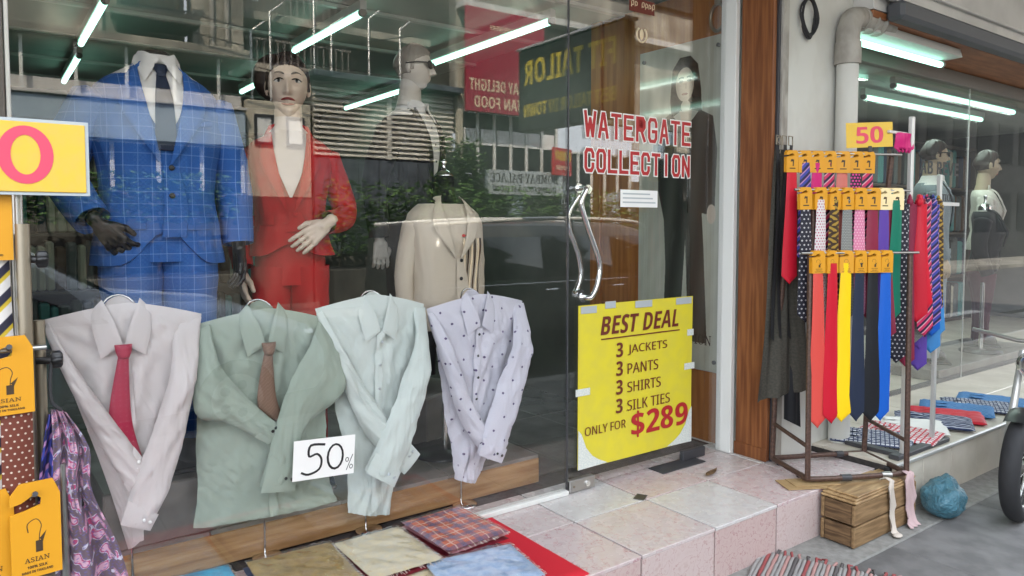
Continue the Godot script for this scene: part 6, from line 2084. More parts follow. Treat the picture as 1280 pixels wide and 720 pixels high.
func build_left_rack():
	var S := silk_mats()
	M["S"] = null
	for k in S:
		M["tie_" + k] = S[k]
	var r := thing("tie_rack", "worn steel tie rack with black knobs at the left edge", "rack", Vector3(0, 0, 1.22))
	part(r, "upright", tube_mesh([Vector3(0.048, 0.0, 0), Vector3(0.048, 1.56, 0)], 0.0075, 12), M.steel)
	part(r, "upright", tube_mesh([Vector3(0.053, 0.0, 0.014), Vector3(0.053, 1.50, 0.014)], 0.010, 12), M.worn_steel)
	part(r, "upright", tube_mesh([Vector3(0.071, 0.0, 0.0), Vector3(0.071, 1.348, 0.0)], 0.0085, 12), M.worn_steel)
	part(r, "upright", tube_mesh([Vector3(0.094, 0.0, 0.02), Vector3(0.094, 1.12, 0.02)], 0.0085, 12), M.steel)
	for y in [1.31, 1.082]:
		part(r, "rail", tube_mesh([Vector3(-0.32, y, 0.036), Vector3(0.078, y, 0.036)], 0.0045, 8), M.steel)
	part(r, "hook_pin", tube_mesh([Vector3(0.03, 1.31, 0.03), Vector3(0.03, 1.318, 0.06)], 0.004, 8), M.dark_frame)
	part(r, "hook_pin", tube_mesh([Vector3(0.056, 1.082, 0.03), Vector3(0.056, 1.09, 0.06)], 0.004, 8), M.dark_frame)
	for q in [[0.088, 1.285], [0.111, 1.046], [0.073, 1.445]]:
		var k := part(r, "clamp_knob", tube_mesh([Vector3(q[0] - 0.022, q[1], 0.005), Vector3(q[0], q[1], 0.012)], [0.006, 0.006], 8), M.black_plastic)
		var st := st_new()
		var rows := []
		for z in [[0.0, 0.6], [0.003, 1.0], [0.014, 1.0], [0.017, 0.7], [0.018, 0.0]]:
			var ring := []
			for i in 36:
				var a := TAU * i / 36
				var rr: float = 0.0135 * z[1] * (1.0 + 0.10 * cos(a * 6))
				ring.append(Vector3(q[0] - 0.004 + z[0], q[1] + sin(a) * rr, 0.008 + cos(a) * rr))
			rows.append(ring)
		grid(st, rows, true)
		part(k, "grip", done(st), M.black_plastic)
	for s in [-0.32, 0.06]:
		part(r, "foot", box(Vector3(s - 0.02, 0.0, -0.2), Vector3(s + 0.02, 0.03, 0.2), 0.006), M.worn_steel)
	part(r, "upright", tube_mesh([Vector3(-0.32, 0.03, 0), Vector3(-0.32, 1.5, 0)], 0.010, 12), M.worn_steel)
	# laminated price sign on the rack
	var s := thing("price_sign", "large yellow laminated price sign with pink numerals at the left edge", "sign", Vector3(0.02, 1.603, 1.252), 0.0)
	part(s, "board", box(Vector3(-0.125, -0.054, -0.002), Vector3(0.119, 0.052, 0.0), 0.001), M.sign_yellow)
	var lam := part(s, "laminate", box(Vector3(-0.13, -0.059, -0.0034), Vector3(0.124, 0.057, -0.0022), 0.0005), M.tape_grey)
	text_part(s, "lettering", "5", M.print_pink, Vector3(-0.024, 0.0, 0.0006), 0.055, 0.083, true, 0.001)
	var z_out := []
	var zst := st_new()
	var ro := []
	var ri := []
	for i in 33:
		var a := TAU * i / 32
		ro.append(Vector3(0.040 + cos(a) * 0.036, 0.002 + sin(a) * 0.044, 0.0008))
		ri.append(Vector3(0.040 + cos(a) * 0.019, 0.002 + sin(a) * 0.030, 0.0008))
	grid(zst, [ro, ri], false, true)
	part(s, "lettering", done(zst), M.print_pink)
	part(s, "peg", tube_mesh([Vector3(0.03, -0.054, -0.02), Vector3(0.03, -0.0, -0.02)], 0.006, 8), M.steel)
	# ties on cards at the left edge
	var t := thing("necktie", "brown tie with white dashes under the upper orange card at left", "necktie", Vector3(0.026, 1.332, 1.268), 0.12, "ties on cards at the left rack")
	add_card(t, 0.068, 0.118, M.card_orange, Vector3.ZERO, true)
	part(t, "blade", tie_mesh(0.020, 0.022, 0.36, 1), M.tie_brown_dots, Vector3(0.012, -0.06, -0.012))
	t = thing("necktie", "taupe tie under the lower orange card at left", "necktie", Vector3(0.056, 1.106, 1.268), 0.12, "ties on cards at the left rack")
	add_card(t, 0.066, 0.148, M.card_orange, Vector3.ZERO, true)
	part(t, "blade", tie_mesh(0.020, 0.028, 0.5, 2), M.tie_taupe, Vector3(0.004, -0.08, -0.012))
	t = thing("necktie", "tie on the lowest orange card, cut by the left edge", "necktie", Vector3(-0.004, 1.10, 1.262), 0.1, "ties on cards at the left rack")
	add_card(t, 0.066, 0.148, M.card_orange, Vector3.ZERO, true)
	part(t, "blade", tie_mesh(0.020, 0.028, 0.5, 3), M.tie_maroon, Vector3(0.004, -0.08, -0.012))
	t = thing("necktie", "white tie with black and gold stripes under the topmost orange card at left", "necktie", Vector3(0.006, 1.565, 1.235), 0.1, "ties on cards at the left rack")
	add_card(t, 0.070, 0.12, M.card_orange, Vector3.ZERO, true)
	part(t, "blade", tie_mesh(0.020, 0.026, 0.42, 4), M.tie_multi_stripe, Vector3(0.010, -0.08, -0.006))
	# paisley scarf hanging from a black strap
	t = thing("scarf", "pink and grey paisley scarf hanging from a black strap by the pink shirt", "scarf", Vector3(0.09, 1.21, 1.245))
	part(t, "strap", tube_mesh(smooth_path([Vector3(-0.004, 0.075, -0.012), Vector3(-0.008, 0.04, -0.004), Vector3(-0.006, 0.01, 0.0), Vector3(0.006, -0.004, 0.0)], 4), 0.0028, 6), M.black_rubber)
	var st := st_new()
	cloth(st, [Vector2(-0.008, 0.0), Vector2(-0.008, -0.08), Vector2(-0.012, -0.2), Vector2(-0.02, -0.42)], [Vector2(0.012, -0.008), Vector2(0.042, -0.07), Vector2(0.044, -0.14), Vector2(0.085, -0.26), Vector2(0.12, -0.45)], 30, 50, func(u, v, _x, _y): return 0.009 * sin(u * 13 + v * 2.5) * (0.35 + v) + 0.004 * sin(u * 29 + v * 7), 0.004)
	part(t, "drape", done(st), paisley("paisley_pink", 11.0))
	st = st_new()
	cloth(st, [Vector2(-0.012, -0.01), Vector2(-0.03, -0.15), Vector2(-0.035, -0.40)], [Vector2(0.004, -0.01), Vector2(-0.002, -0.15), Vector2(0.0, -0.42)], 10, 30, func(u, v, _x, _y): return -0.012 + 0.006 * sin(u * 9 + v * 3), 0.004)
	part(t, "tail", done(st), M.tie_blue_stripe)

# ---------------------------------------------------------------- racks by the pillar
func build_right_racks():
	var A := Vector3(3.19, 0.0, 0.595)
	var turn := -0.451
	var r := thing("tube_rack", "brown tubular metal rack holding rows of ties beside the pillar", "rack", A, turn)
	var m: Material = M.brown_tube
	var q := 0.0135
	for x in [0.03, 0.57]:
		part(r, "upright", tube_mesh([Vector3(x, 0.262, -0.004), Vector3(x, 1.36, -0.022)], q, 10), m)
		part(r, "rear_leg", tube_mesh([Vector3(x, 0.262, -0.33), Vector3(x, 0.9, -0.30), Vector3(x, 1.86, -0.172)], q, 10), m)
		part(r, "base_side", tube_mesh([Vector3(x, 0.262, -0.33), Vector3(x, 0.262, -0.02)], q, 10), m)
		part(r, "side_brace", tube_mesh([Vector3(x, 0.42, -0.01), Vector3(x, 0.45, -0.325)], q * 0.8, 8), m)
	part(r, "base_front", tube_mesh(smooth_path([Vector3(0.03, 0.262, -0.06), Vector3(0.05, 0.262, 0.0), Vector3(0.30, 0.262, 0.012), Vector3(0.55, 0.262, 0.0), Vector3(0.585, 0.262, -0.06)], 5), q, 10), m)
	part(r, "base_rear", tube_mesh([Vector3(0.03, 0.262, -0.33), Vector3(0.57, 0.262, -0.33)], q, 10), m)
	for x in [0.20, 0.42]:
		part(r, "clamp", tube_mesh([Vector3(x, 0.262, 0.009), Vector3(x + 0.05, 0.262, 0.012)], 0.017, 10), M.dark_frame if x < 0.3 else M.steel)
	part(r, "clamp", tube_mesh([Vector3(0.40, 0.262, -0.33), Vector3(0.44, 0.262, -0.33)], 0.017, 10), M.dark_frame)
	var rails := [[1.372, 0.0], [1.678, -0.07], [1.862, -0.14]]
	for a in rails:
		part(r, "tie_rail", tube_mesh([Vector3(-0.03, a[0] - 0.012, a[1] + 0.0), Vector3(0.60, a[0] - 0.012, a[1])], 0.006, 8), M.steel)
		for x in [0.03, 0.57]:
			part(r, "rail_bracket", box(Vector3(x - 0.008, a[0] - 0.02, a[1] - 0.05), Vector3(x + 0.008, a[0] - 0.005, a[1] - 0.002), 0.003), M.dark_frame)
	part(r, "hoop", tube_mesh(smooth_path([Vector3(0.09, 1.62, -0.10), Vector3(0.09, 1.0, -0.09), Vector3(0.10, 0.86, -0.09), Vector3(0.15, 0.80, -0.09), Vector3(0.22, 0.84, -0.09)], 4), 0.011, 8), m)
	for x in [0.06, 0.55]:
		for z in [-0.31, -0.12]:
			part(r, "foot", tube_mesh([Vector3(x, 0.2312, z), Vector3(x, 0.252, z)], 0.016, 10), M.black_rubber)
	# three rows of ties; x, material, label, card, length
	var rows := [
		[rails[0], 1.0, [[0.056, "coral", "coral red tie, first in the bottom row of the tie rack", 0.80], [0.130, "red", "crimson tie in the bottom row next to the coral one", 0.78], [0.206, "yellow", "bright yellow tie in the bottom row of the tie rack", 0.775], [0.282, "navy", "dark navy tie between the yellow and the black tie", 0.775], [0.354, "black", "black tie beside the royal blue tie in the bottom row", 0.78], [0.424, "blue", "royal blue tie, last in the bottom row of the tie rack", 0.78]]],
		[rails[1], 0.9, [[0.026, "black_dots", "black tie with pale dots, first in the middle row", 0.6], [0.108, "white_dots", "white tie with red dots in the middle row", 0.6], [0.184, "gold_swirl", "gold and brown swirled tie in the middle row", 0.6], [0.254, "grey_dots", "grey speckled tie in the middle row", 0.6], [0.325, "pink_dots", "pink dotted tie in the middle row", 0.6], [0.395, "maroon", "maroon tie between the pink and the purple tie", 0.6], [0.457, "purple", "purple tie under a pale card in the middle row", 0.6], [0.525, "green", "emerald green tie under a pale card, last in the middle row", 0.6]]],
		[rails[2], 0.85, [[-0.006, "red", "red tie, first in the top row of the tie rack", 0.6], [0.062, "blue_stripe", "blue and black striped tie in the top row", 0.5], [0.130, "magenta", "deep pink tie in the top row of the tie rack", 0.5], [0.198, "red_stripe", "red tie with dark stripes, fourth in the top row", 0.5], [0.272, "salmon", "salmon tie in the top row of the tie rack", 0.5], [0.345, "magenta_dots", "black tie with magenta lozenges in the top row", 0.5], [0.412, "red_stripe", "red tie with dark stripes, last in the top row", 0.5]]],
	]
	var n := 0
	for row in rows:
		var i := 0
		for d in row[2]:
			var pos: Vector3 = A + Vector3(d[0], 0, row[0][1] + 0.006).rotated(Vector3.UP, turn)
			var t := thing("necktie", d[2], "necktie", Vector3(pos.x, row[0][0], pos.z), turn + rng.randf_range(-0.25, 0.1), "ties on the tubular rack")
			var pale: bool = row[1] == 0.9 and i >= 6
			t.rotation.z = rng.randf_range(-0.025, 0.025)
			var lean := rng.randf_range(-0.12, 0.12)
			# several ties hang behind one another on each card
			add_card(t, 0.066, 0.108, M.card_pale if pale else M.card_orange, Vector3.ZERO, row[1] == 1.0, lean)
			for k in 3:
				part(t, "spare_card", card_mesh(0.066, 0.108), M.card_pale if pale else M.card_orange, Vector3(-0.003 * k - 0.003, 0.001, -0.009 - 0.008 * k), Vector3(0, lean + 0.2 + 0.12 * k, 0))
			part(t, "blade", tie_mesh(0.024, 0.046 if row[1] == 1.0 else 0.041, d[3], i), M["tie_" + d[1]], Vector3(0, -0.06, -0.006 if k_even(i) else -0.004))
			part(t, "tail", tie_mesh(0.014, 0.022, d[3] * 0.93, i + 3), M["tie_" + d[1]], Vector3(0.012, -0.06, -0.022))
			i += 1
			n += 1
	# yellow price sign above the rack
	var sp := A + Vector3(0.41, 0, -0.13).rotated(Vector3.UP, turn)
	var s := thing("price_sign", "small yellow price sign with pink numerals above the tubular tie rack", "sign", Vector3(sp.x, 1.945, sp.z), turn, "")
	s.rotation.z = 0.05
	part(s, "board", box(Vector3(-0.13, -0.062, -0.002), Vector3(0.13, 0.062, 0.0), 0.001), M.sign_yellow)
	text_part(s, "lettering", "50", M.print_pink, Vector3(0.0, 0.0, 0.0006), 0.15, 0.085, true, 0.001)
	part(s, "clip", box(Vector3(-0.01, -0.085, -0.012), Vector3(0.01, -0.055, 0.004), 0.002), M.dark_frame)
	# dark trousers and belts hanging left of the rack
	var t := thing("trousers", "olive black trousers hanging between the timber post and the tie rack", "trousers", Vector3(3.335, 1.88, 0.36), -0.45)
	part(t, "hanger_hook", tube_mesh(smooth_path([Vector3(-0.03, 0.03, 0), Vector3(-0.035, 0.055, 0), Vector3(-0.015, 0.065, 0), Vector3(-0.01, 0.03, 0), Vector3(-0.02, -0.02, 0)], 4), 0.003, 6), M.worn_steel)
	var olive := nm("olive_cloth", lin(0.075, 0.07, 0.055), lin(0.05, 0.047, 0.038), 0.9, 0.05, Vector3.ONE * 5)
	var st := st_new()
	cloth(st, [Vector2(-0.05, 0.0), Vector2(-0.07, -0.4), Vector2(-0.09, -0.9), Vector2(-0.13, -1.30)], [Vector2(0.03, 0.0), Vector2(0.10, -0.4), Vector2(0.15, -0.9), Vector2(0.19, -1.24)], 30, 40, func(u, v, _x, _y): return 0.012 * sin(u * 15 + v * 2) * (0.4 + v) + 0.005 * sin(u * 33 - v * 4), 0.008)
	part(t, "leg", done(st), olive)
	st = st_new()
	cloth(st, [Vector2(0.0, 0.0), Vector2(0.02, -0.5), Vector2(0.04, -1.40)], [Vector2(0.05, 0.0), Vector2(0.10, -0.5), Vector2(0.14, -1.45)], 16, 30, func(u, v, _x, _y): return -0.016 + 0.007 * sin(u * 9 + v * 3), 0.008)
	part(t, "leg", done(st), M.tie_black)
	for k in 3:
		var b := thing("belt", ["black belt nearest the timber post", "middle black belt left of the tie rack", "black belt nearest the tie rack"][k], "belt", Vector3(3.265 + k * 0.045, 1.90, 0.372 + 0.005 * k), 0.1, "belts hanging left of the tie rack")
		var bs := st_new()
		cloth(bs, [Vector2(-0.016, 0.0), Vector2(-0.018 - 0.01 * k, -0.5), Vector2(-0.016 + 0.012 * k, -0.98)], [Vector2(0.016, 0.0), Vector2(0.016 - 0.01 * k, -0.5), Vector2(0.018 + 0.012 * k, -1.0)], 4, 24, func(_u, v, _x, _y): return 0.01 * sin(v * 5 + k), 0.004)
		part(b, "strap", done(bs), M.black_rubber)
		part(b, "buckle", tube_mesh([Vector3(-0.02, 0.0, 0.004), Vector3(0.02, 0.0, 0.004), Vector3(0.02, 0.045, 0.004), Vector3(-0.02, 0.045, 0.004), Vector3(-0.02, 0.0, 0.004)], 0.003, 6), M.worn_steel)
	# second stand with square steel posts
	var g := thing("steel_stand", "steel stand with square posts on the ledge, hung with loose ties", "stand", Vector3(0, 0.2705, 0))
	part(g, "post", box(Vector3(3.885, 0.02, 0.715), Vector3(3.915, 1.78, 0.735), 0.002), M.aluminium)
	part(g, "post", box(Vector3(4.27, 0.02, 0.69), Vector3(4.295, 1.50, 0.71), 0.002), M.aluminium)
	part(g, "foot_bar", box(Vector3(3.82, 0.0003, 0.69), Vector3(4.40, 0.025, 0.745), 0.004), M.dark_frame)
	part(g, "foot_bar", box(Vector3(3.87, 0.0003, 0.42), Vector3(3.93, 0.022, 0.688), 0.004), M.dark_frame)
	part(g, "foot_bar", box(Vector3(4.25, 0.0003, 0.42), Vector3(4.31, 0.022, 0.688), 0.004), M.dark_frame)
	part(g, "cross_bar", box(Vector3(3.70, 1.33, 0.7005), Vector3(4.50, 1.35, 0.7145), 0.002), M.aluminium)
	part(g, "arm", box(Vector3(3.70, 1.685, 0.70), Vector3(3.884, 1.70, 0.7145), 0.002), M.aluminium)
	var list := [[3.72, 0.735, "black_dots", 0.62, 0.045, "black dotted tie knotted on the steel stand, nearest the tube rack"], [3.79, 0.70, "navy", 0.55, 0.04, "navy tie looped behind the black dotted tie"], [3.86, 0.745, "maroon", 0.85, 0.042, "long maroon tie on the steel stand"], [3.93, 0.755, "red", 0.50, 0.048, "bright red tie in front of the steel stand"], [4.00, 0.74, "red", 0.38, 0.045, "shorter red tie beside the bright red one"],
		[3.985, 0.73, "grey_dots", 0.74, 0.05, "grey checked tie below the red ties"], [4.06, 0.72, "purple", 0.90, 0.042, "violet tie reaching lowest on the steel stand"], [4.10, 0.735, "navy", 0.66, 0.05, "dark navy tie on the right half of the steel stand"], [4.15, 0.73, "blue", 0.72, 0.045, "royal blue tie at the right end of the steel stand"], [4.05, 0.765, "navy", 0.32, 0.04, "short navy tie draped over the red ties"],
		[3.66, 0.72, "maroon", 0.7, 0.05, "maroon tie at the left end of the steel stand"], [3.90, 0.775, "red", 0.62, 0.05, "long red tie hanging foremost on the steel stand"], [4.13, 0.768, "gold_swirl", 0.60, 0.045, "gold patterned tie before the royal blue one"], [4.20, 0.72, "sky", 0.82, 0.045, "long sky blue tie by the right post"], [3.76, 0.76, "black_dots", 0.82, 0.05, "long black dotted tie before the navy tie"], [3.955, 0.79, "red_stripe", 0.70, 0.046, "red striped tie below the foremost red tie"], [4.03, 0.785, "blue_stripe", 0.66, 0.046, "blue striped tie in the middle of the steel stand"]]
	for d in list:
		t = thing("necktie", d[5], "necktie", Vector3(d[0], 1.612, d[1]), rng.randf_range(-1.25, -0.35), "loose ties on the steel stand")
		part(t, "blade", tie_mesh(0.018, d[4], d[3], int(d[0] * 100) % 7, rng.randf_range(-0.02, 0.02)), M["tie_" + d[2]])
		part(t, "knot", blob(0.017, 0.022, 0.012), M["tie_" + d[2]], Vector3(0, 0.0, 0.004))
		part(t, "loop", blob(0.010, 0.030, 0.014), M["tie_" + d[2]], Vector3(0, 0.012, -0.008))
		part(t, "tail", tie_mesh(0.014, 0.026, d[3] * 0.86, 2, rng.randf_range(-0.04, 0.04)), M["tie_" + d[2]], Vector3(0.02, -0.01, -0.014), Vector3(0, 0.4, 0))
	for k in 4:
		t = thing("pocket_square", ["pink rolled square, leftmost on the stand's top arm", "second pink rolled square on the stand's top arm", "third pink rolled square on the stand's top arm", "pink rolled square next to the steel post"][k], "cloth", Vector3(3.785 + k * 0.032, 1.962, 0.722), -0.6, "pink squares on the steel stand")
		part(t, "roll", tie_mesh(0.022, 0.026, 0.10, k), M.tie_magenta)
		part(t, "fold", tie_mesh(0.016, 0.022, 0.085, k + 2), M.tie_magenta, Vector3(0.004, 0.002, -0.012))
	# folded shirts laid out on the ledge
	var sm_ := [pattern("check_red", 64, func(x, y): return (Color(0.5, 0.06, 0.08) if x % 16 < 5 or y % 16 < 5 else Color(0.65, 0.62, 0.62)).linear_to_srgb(), 9.0), pattern("check_navy", 64, func(x, y): return (Color(0.03, 0.04, 0.09) if x % 16 < 9 or y % 16 < 4 else Color(0.55, 0.56, 0.6)).linear_to_srgb(), 11.0), pattern("check_blue", 64, func(x, y): return (Color(0.05, 0.16, 0.35) if (x / 8 + y / 8) % 2 == 0 else Color(0.10, 0.22, 0.42)).linear_to_srgb(), 8.0), pattern("stripe_navy", 64, func(x, y): return (Color(0.02, 0.03, 0.08) if x % 16 < 11 else Color(0.5, 0.52, 0.6)).linear_to_srgb(), 9.0), M.tie_red, M.shirt_white]
	var names := ["navy checked", "red checked", "white", "navy striped", "red", "blue checked", "dark checked", "blue and white"]
	for i in 8:
		var x := 4.05 + i * 0.215
		var mt: Material = sm_[[1, 0, 5, 3, 4, 2, 1, 2][i]]
		var ft := thing("folded_shirt", "%s folded shirt lying on the ledge, number %s from the steel stand" % [names[i], ["one", "two", "three", "four", "five", "six", "seven", "eight"][i]], "shirt", Vector3(x, 0.2725 + 0.004 * (i % 2), 0.50 + rng.randf_range(-0.03, 0.03)), 0.35 + rng.randf_range(-0.2, 0.2), "folded shirts on the ledge")
		ft.set_meta("label", "%s folded shirt on the ledge, %s from the steel stand" % [names[i], ["first", "second", "third", "fourth", "fifth", "sixth", "seventh", "eighth"][i]])
		var fs := st_new()
		folded(fs, 0.26, 0.42, 0, 0.024, 60 + i, 0.006)
		part(ft, "body", done(fs), mt)
		for sx in [-1, 1]:
			var cs := st_new()
			cloth(cs, [Vector2(sx * 0.004, 0.0), Vector2(sx * 0.012, -0.035), Vector2(sx * 0.02, -0.06)], [Vector2(sx * 0.05, 0.012), Vector2(sx * 0.06, -0.03), Vector2(sx * 0.045, -0.075)], 5, 6, func(_u, _v, _x, _y): return 0.0, 0.008)
			var cl := part(ft, "collar", done(cs), mt, Vector3(0, 0.034, -0.12), Vector3(-PI / 2, 0, 0))
		ft.rotation.z = 0.06
		ft.position.y += 0.008
	# lettering on the second shop's window
	var wl := thing("window_lettering", "dark lettering on the second shop's window before the grey suit", "lettering", Vector3(5.85, 1.8, 0.0062))
	text_part(wl, "line", "AB REVE", M.print_black, Vector3(0, 0.12, 0), 0.62, 0.10, true, 0.001)
	text_part(wl, "line", "COLLECTION", M.print_black, Vector3(0, -0.10, 0), 0.5, 0.055, true, 0.001)

func k_even(i: int) -> bool:
	return i % 2 == 0

# ---------------------------------------------------------------- crate, bag, rug, motorcycle
func build_small_things():
	var t := thing("wooden_crate", "old wooden crate with plywood lid standing below the tie rack", "crate", Vector3(3.50, 0.0, 0.765))
	for k in 2:
		var y0 := 0.004 + k * 0.104
		part(t, "front_board", box(Vector3(-0.29, y0, 0.068), Vector3(0.29, y0 + 0.096, 0.085), 0.004), M.crate_wood)
		part(t, "back_board", box(Vector3(-0.29, y0, -0.085), Vector3(0.29, y0 + 0.096, -0.068), 0.004), M.crate_wood)
		part(t, "end_board", box(Vector3(-0.288, y0 + 0.001, -0.067), Vector3(-0.27, y0 + 0.095, 0.067), 0.004), M.crate_wood_dark)
		part(t, "end_board", box(Vector3(0.27, y0 + 0.001, -0.067), Vector3(0.288, y0 + 0.095, 0.067), 0.004), M.crate_wood_dark)
	part(t, "bottom", box(Vector3(-0.27, 0.0005, -0.067), Vector3(0.27, 0.012, 0.067), 0.002), M.crate_wood)
	part(t, "lid_board", box(Vector3(-0.285, 0.208, -0.09), Vector3(0.27, 0.219, 0.088), 0.003), M.plywood)
	part(t, "lid_board", box(Vector3(-0.275, 0.2195, -0.088), Vector3(0.292, 0.229, 0.08), 0.003), M.plywood)
	part(t, "lid_board", box(Vector3(-0.25, 0.2295, -0.085), Vector3(0.16, 0.239, 0.075), 0.003), M.plywood)
	t = thing("cardboard_sheet", "flattened cardboard sheet under the rack's foot on the step", "cardboard", Vector3(3.20, 0.2335, 0.60), -0.5)
	part(t, "sheet", box(Vector3(-0.11, 0.0, -0.08), Vector3(0.20, 0.004, 0.055), 0.001), M.cardboard)
	part(t, "flap", box(Vector3(-0.06, 0.0045, -0.075), Vector3(0.17, 0.0085, 0.03), 0.001), M.cardboard)
	# rags tied over the crate
	for q in [[0.02, "rag_white", 0.022, "thin white rag strip tied down the crate's front"], [0.20, "rag_pink", 0.045, "wide pink rag hanging over the crate near its right end"]]:
		t = thing("rag", q[3], "rag", Vector3(3.50 + q[0], 0.0, 0.765), 0.0, "rags on the crate")
		var rows := []
		var w: float = q[2]
		for p in [[0.262, 0.05], [0.276, 0.075], [0.268, 0.10], [0.235, 0.103], [0.19, 0.099], [0.14, 0.1], [0.09, 0.097], [0.05, 0.101], [0.02, 0.108], [0.006, 0.13]]:
			var r := []
			for i in 9:
				var u := i / 4.0 - 1
				r.append(Vector3(u * w * (1.0 - 0.10 * sin(p[0] * 25) - 0.35 * smoothstep(0.2, 0.27, p[0])) + 0.012 * sin(p[0] * 18), p[0], p[1] + 0.006 * sin(u * 7 + p[0] * 50)))
			rows.append(r)
		var st := st_new()
		grid(st, rows)
		var rows2 := []
		for r in rows:
			var z := []
			for p in r:
				z.append(p - Vector3(0, 0.001, 0.003))
			rows2.append(z)
		grid(st, rows2, false, true, 1, 1, 2)
		part(t, "strip", done(st), M[q[1]])
		if w < 0.03:
			part(t, "frayed_end", blob(0.028, 0.007, 0.02), M[q[1]], Vector3(-0.01, 0.012, 0.135))
	# blue plastic bag
	t = thing("plastic_bag", "tied blue plastic bag lying against the ledge behind the crate", "bag", Vector3(4.0, 0.0, 0.885), 0.4)
	t.scale = Vector3.ONE * 1.05
	var st := st_new()
	var fn := FastNoiseLite.new()
	fn.seed = 9
	fn.frequency = 3.0
	var rows := []
	for j in 21:
		var a := PI * j / 20.0
		var ring := []
		for i in 30:
			var b := TAU * i / 30.0
			var d := Vector3(cos(b) * sin(a), cos(a), sin(b) * sin(a))
			var k := 1.0 + 0.22 * fn.get_noise_3d(d.x * 0.4, d.y * 0.4, d.z * 0.4) + 0.05 * fn.get_noise_3d(d.x * 1.2, d.y * 1.2, d.z * 1.2)
			var p := Vector3(d.x * 0.155, d.y * 0.09 + 0.08, d.z * 0.10) * Vector3(k, k, k)
			p.y = maxf(p.y, 0.003)
			ring.append(p)
		rows.append(ring)
	grid(st, rows, true)
	part(t, "bag", done(st), M.blue_bag)
	st = st_new()
	cloth(st, [Vector2(0.0, 0.0), Vector2(0.01, -0.05), Vector2(0.0, -0.09)], [Vector2(0.06, 0.0), Vector2(0.07, -0.05), Vector2(0.09, -0.085)], 10, 8, func(u, v, _x, _y): return 0.01 * sin(u * 12), 0.003)
	part(t, "loose_neck", done(st), M.blue_bag, Vector3(0.085, 0.10, 0.075))
	# woven rag rug
	t = thing("rag_rug", "woven red and grey striped rug with frayed end on the pavement", "rug", Vector3(2.71, 0.002, 1.03), 0.42)
	var tones := [sm("rug_grey", lin(0.30, 0.29, 0.28), 0.95), sm("rug_red", lin(0.30, 0.07, 0.07), 0.95), sm("rug_pink", lin(0.42, 0.24, 0.22), 0.95), sm("rug_dark", lin(0.10, 0.09, 0.09), 0.95)]
	var z := -0.32
	var k := 0
	while z < 0.36:
		var pts := []
		for i in 15:
			pts.append(Vector3(-0.28 + 0.56 * i / 14.0 + rng.randf_range(-0.003, 0.003), 0.009 + 0.0022 * sin(i * 2.2 + k * PI), z + rng.randf_range(-0.0015, 0.0015)))
		part(t, "weft_strip", tube_mesh(pts, 0.0085, 6), tones[[0, 0, 1, 0, 2, 0, 0, 2, 0, 3][k % 10]])
		for sx in [-1, 1]:
			if k % 2 == 0:
				part(t, "tuft", tube_mesh([Vector3(sx * 0.278, 0.010, z), Vector3(sx * 0.31, 0.014 + rng.randf() * 0.006, z + rng.randf_range(-0.012, 0.012)), Vector3(sx * (0.33 + rng.randf() * 0.015), 0.006, z + rng.randf_range(-0.02, 0.02))], [0.006, 0.007, 0.003], 5), tones[[1, 2, 3, 1][(k / 2) % 4]])
		z += 0.0165
		k += 1
	# parked motorcycle: its front wheel comes into the picture at the right
	t = thing("motorcycle", "parked motorcycle whose front tyre shows at the right edge", "motorcycle", Vector3(4.22, 0.0, 1.16), 0.12)
	t.scale = Vector3.ONE * 0.9
	var ty := st_new()
	var rr := []
	for i in 49:
		var a := TAU * i / 48.0
		var ring := []
		for j in 14:
			var b := TAU * j / 14.0
			var groove := 0.004 * (1.0 if (i + (j % 3)) % 3 == 0 and cos(b) > 0.2 else 0.0)
			var rad := 0.255 + cos(b) * (0.046 - groove)
			ring.append(Vector3(cos(a) * rad, 0.302 + sin(a) * rad, sin(b) * 0.05))
		rr.append(ring)
	grid(ty, rr, true)
	var wh := part(t, "front_wheel", done(ty), M.black_rubber)
	var rim := st_new()
	for s in [-1, 1]:
		var loop := []
		for i in 41:
			loop.append(Vector3(cos(TAU * i / 40) * 0.212, 0.302 + sin(TAU * i / 40) * 0.212, s * 0.022))
		tube(rim, loop, 0.008, 6, false)
	part(wh, "rim", done(rim), M.aluminium)
	part(wh, "hub", tube_mesh([Vector3(0, 0.302, -0.05), Vector3(0, 0.302, 0.05)], 0.04, 14), M.steel)
	for i in 18:
		var a := TAU * i / 18.0
		part(wh, "spoke", tube_mesh([Vector3(cos(a) * 0.035, 0.302 + sin(a) * 0.035, 0.03 if i % 2 else -0.03), Vector3(cos(a + 0.3) * 0.21, 0.302 + sin(a + 0.3) * 0.21, 0)], 0.002, 5), M.steel)
	for s in [-1, 1]:
		part(t, "fork_leg", tube_mesh([Vector3(0.0, 0.302, s * 0.085), Vector3(0.28, 0.92, s * 0.075)], [0.024, 0.017], 10), M.aluminium)
	var fd := st_new()
	var fr := []
	for i in 15:
		var a := -0.2 + 2.3 * i / 14.0
		var row := []
		for j in 7:
			var b := (j / 3.0 - 1) * 1.2
			row.append(Vector3(cos(a) * (0.315 + 0.02 * cos(b)), 0.302 + sin(a) * (0.315 + 0.02 * cos(b)), sin(b) * 0.065))
		fr.append(row)
	grid(fd, fr)
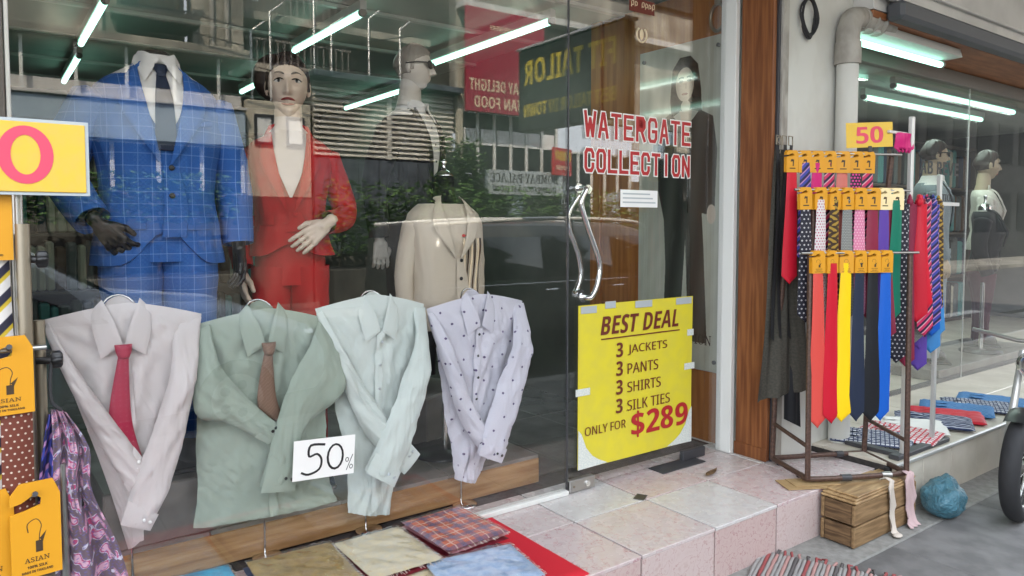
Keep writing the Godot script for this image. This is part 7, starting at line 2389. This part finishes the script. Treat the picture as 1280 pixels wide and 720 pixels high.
	part(t, "mudguard", done(fd), M.black_plastic)
	part(t, "handlebar", tube_mesh([Vector3(0.30, 1.02, -0.34), Vector3(0.27, 0.98, -0.1), Vector3(0.27, 0.98, 0.1), Vector3(0.30, 1.02, 0.34)], 0.012, 8), M.steel)
	part(t, "headlamp", blob(0.07, 0.08, 0.08), M.chrome, Vector3(0.16, 0.86, 0))
	part(t, "frame_tube", tube_mesh([Vector3(0.29, 0.92, 0), Vector3(0.45, 0.55, 0), Vector3(0.95, 0.40, 0), Vector3(1.25, 0.60, 0)], 0.035, 10), M.black_plastic)
	part(t, "tank", blob(0.24, 0.12, 0.13), M.sign_red_bright, Vector3(0.55, 0.80, 0))
	part(t, "seat", blob(0.34, 0.06, 0.12), M.black_rubber, Vector3(1.05, 0.78, 0))
	part(t, "engine", box(Vector3(0.5, 0.25, -0.12), Vector3(0.85, 0.55, 0.12), 0.05), M.steel)
	wheel_part(t, Vector3(1.28, 0.302, 0), 0.30, 0.11)
	part(t, "side_stand", tube_mesh([Vector3(0.7, 0.28, 0.1), Vector3(0.75, 0.01, 0.28)], 0.01, 6), M.steel)
	# small things lying on the step
	t = thing("dropped_leaf", "dry brown leaf lying on the step tiles near the door", "leaf", Vector3(2.98, 0.2325, 0.22), 0.3)
	st = st_new()
	cloth(st, [Vector2(-0.07, 0), Vector2(-0.03, 0.018), Vector2(0.02, 0.014), Vector2(0.07, 0.004)], [Vector2(-0.07, -0.002), Vector2(-0.03, -0.018), Vector2(0.03, -0.012), Vector2(0.07, 0.0)], 5, 12, func(u, v, _x, _y): return 0.007 + 0.006 * sin(v * 7) * sin(u * 3), 0.002)
	part(t, "blade", done(st), M.crate_wood_dark, Vector3.ZERO, Vector3(-PI / 2, 0, 0))
	t = thing("tape_scrap", "small dark square scrap stuck to the step tiles", "scrap", Vector3(2.45, 0.2308, 0.235), 0.5)
	part(t, "scrap", box(Vector3(-0.035, 0, -0.025), Vector3(0.035, 0.0015, 0.025), 0.0004), M.dark_frame)
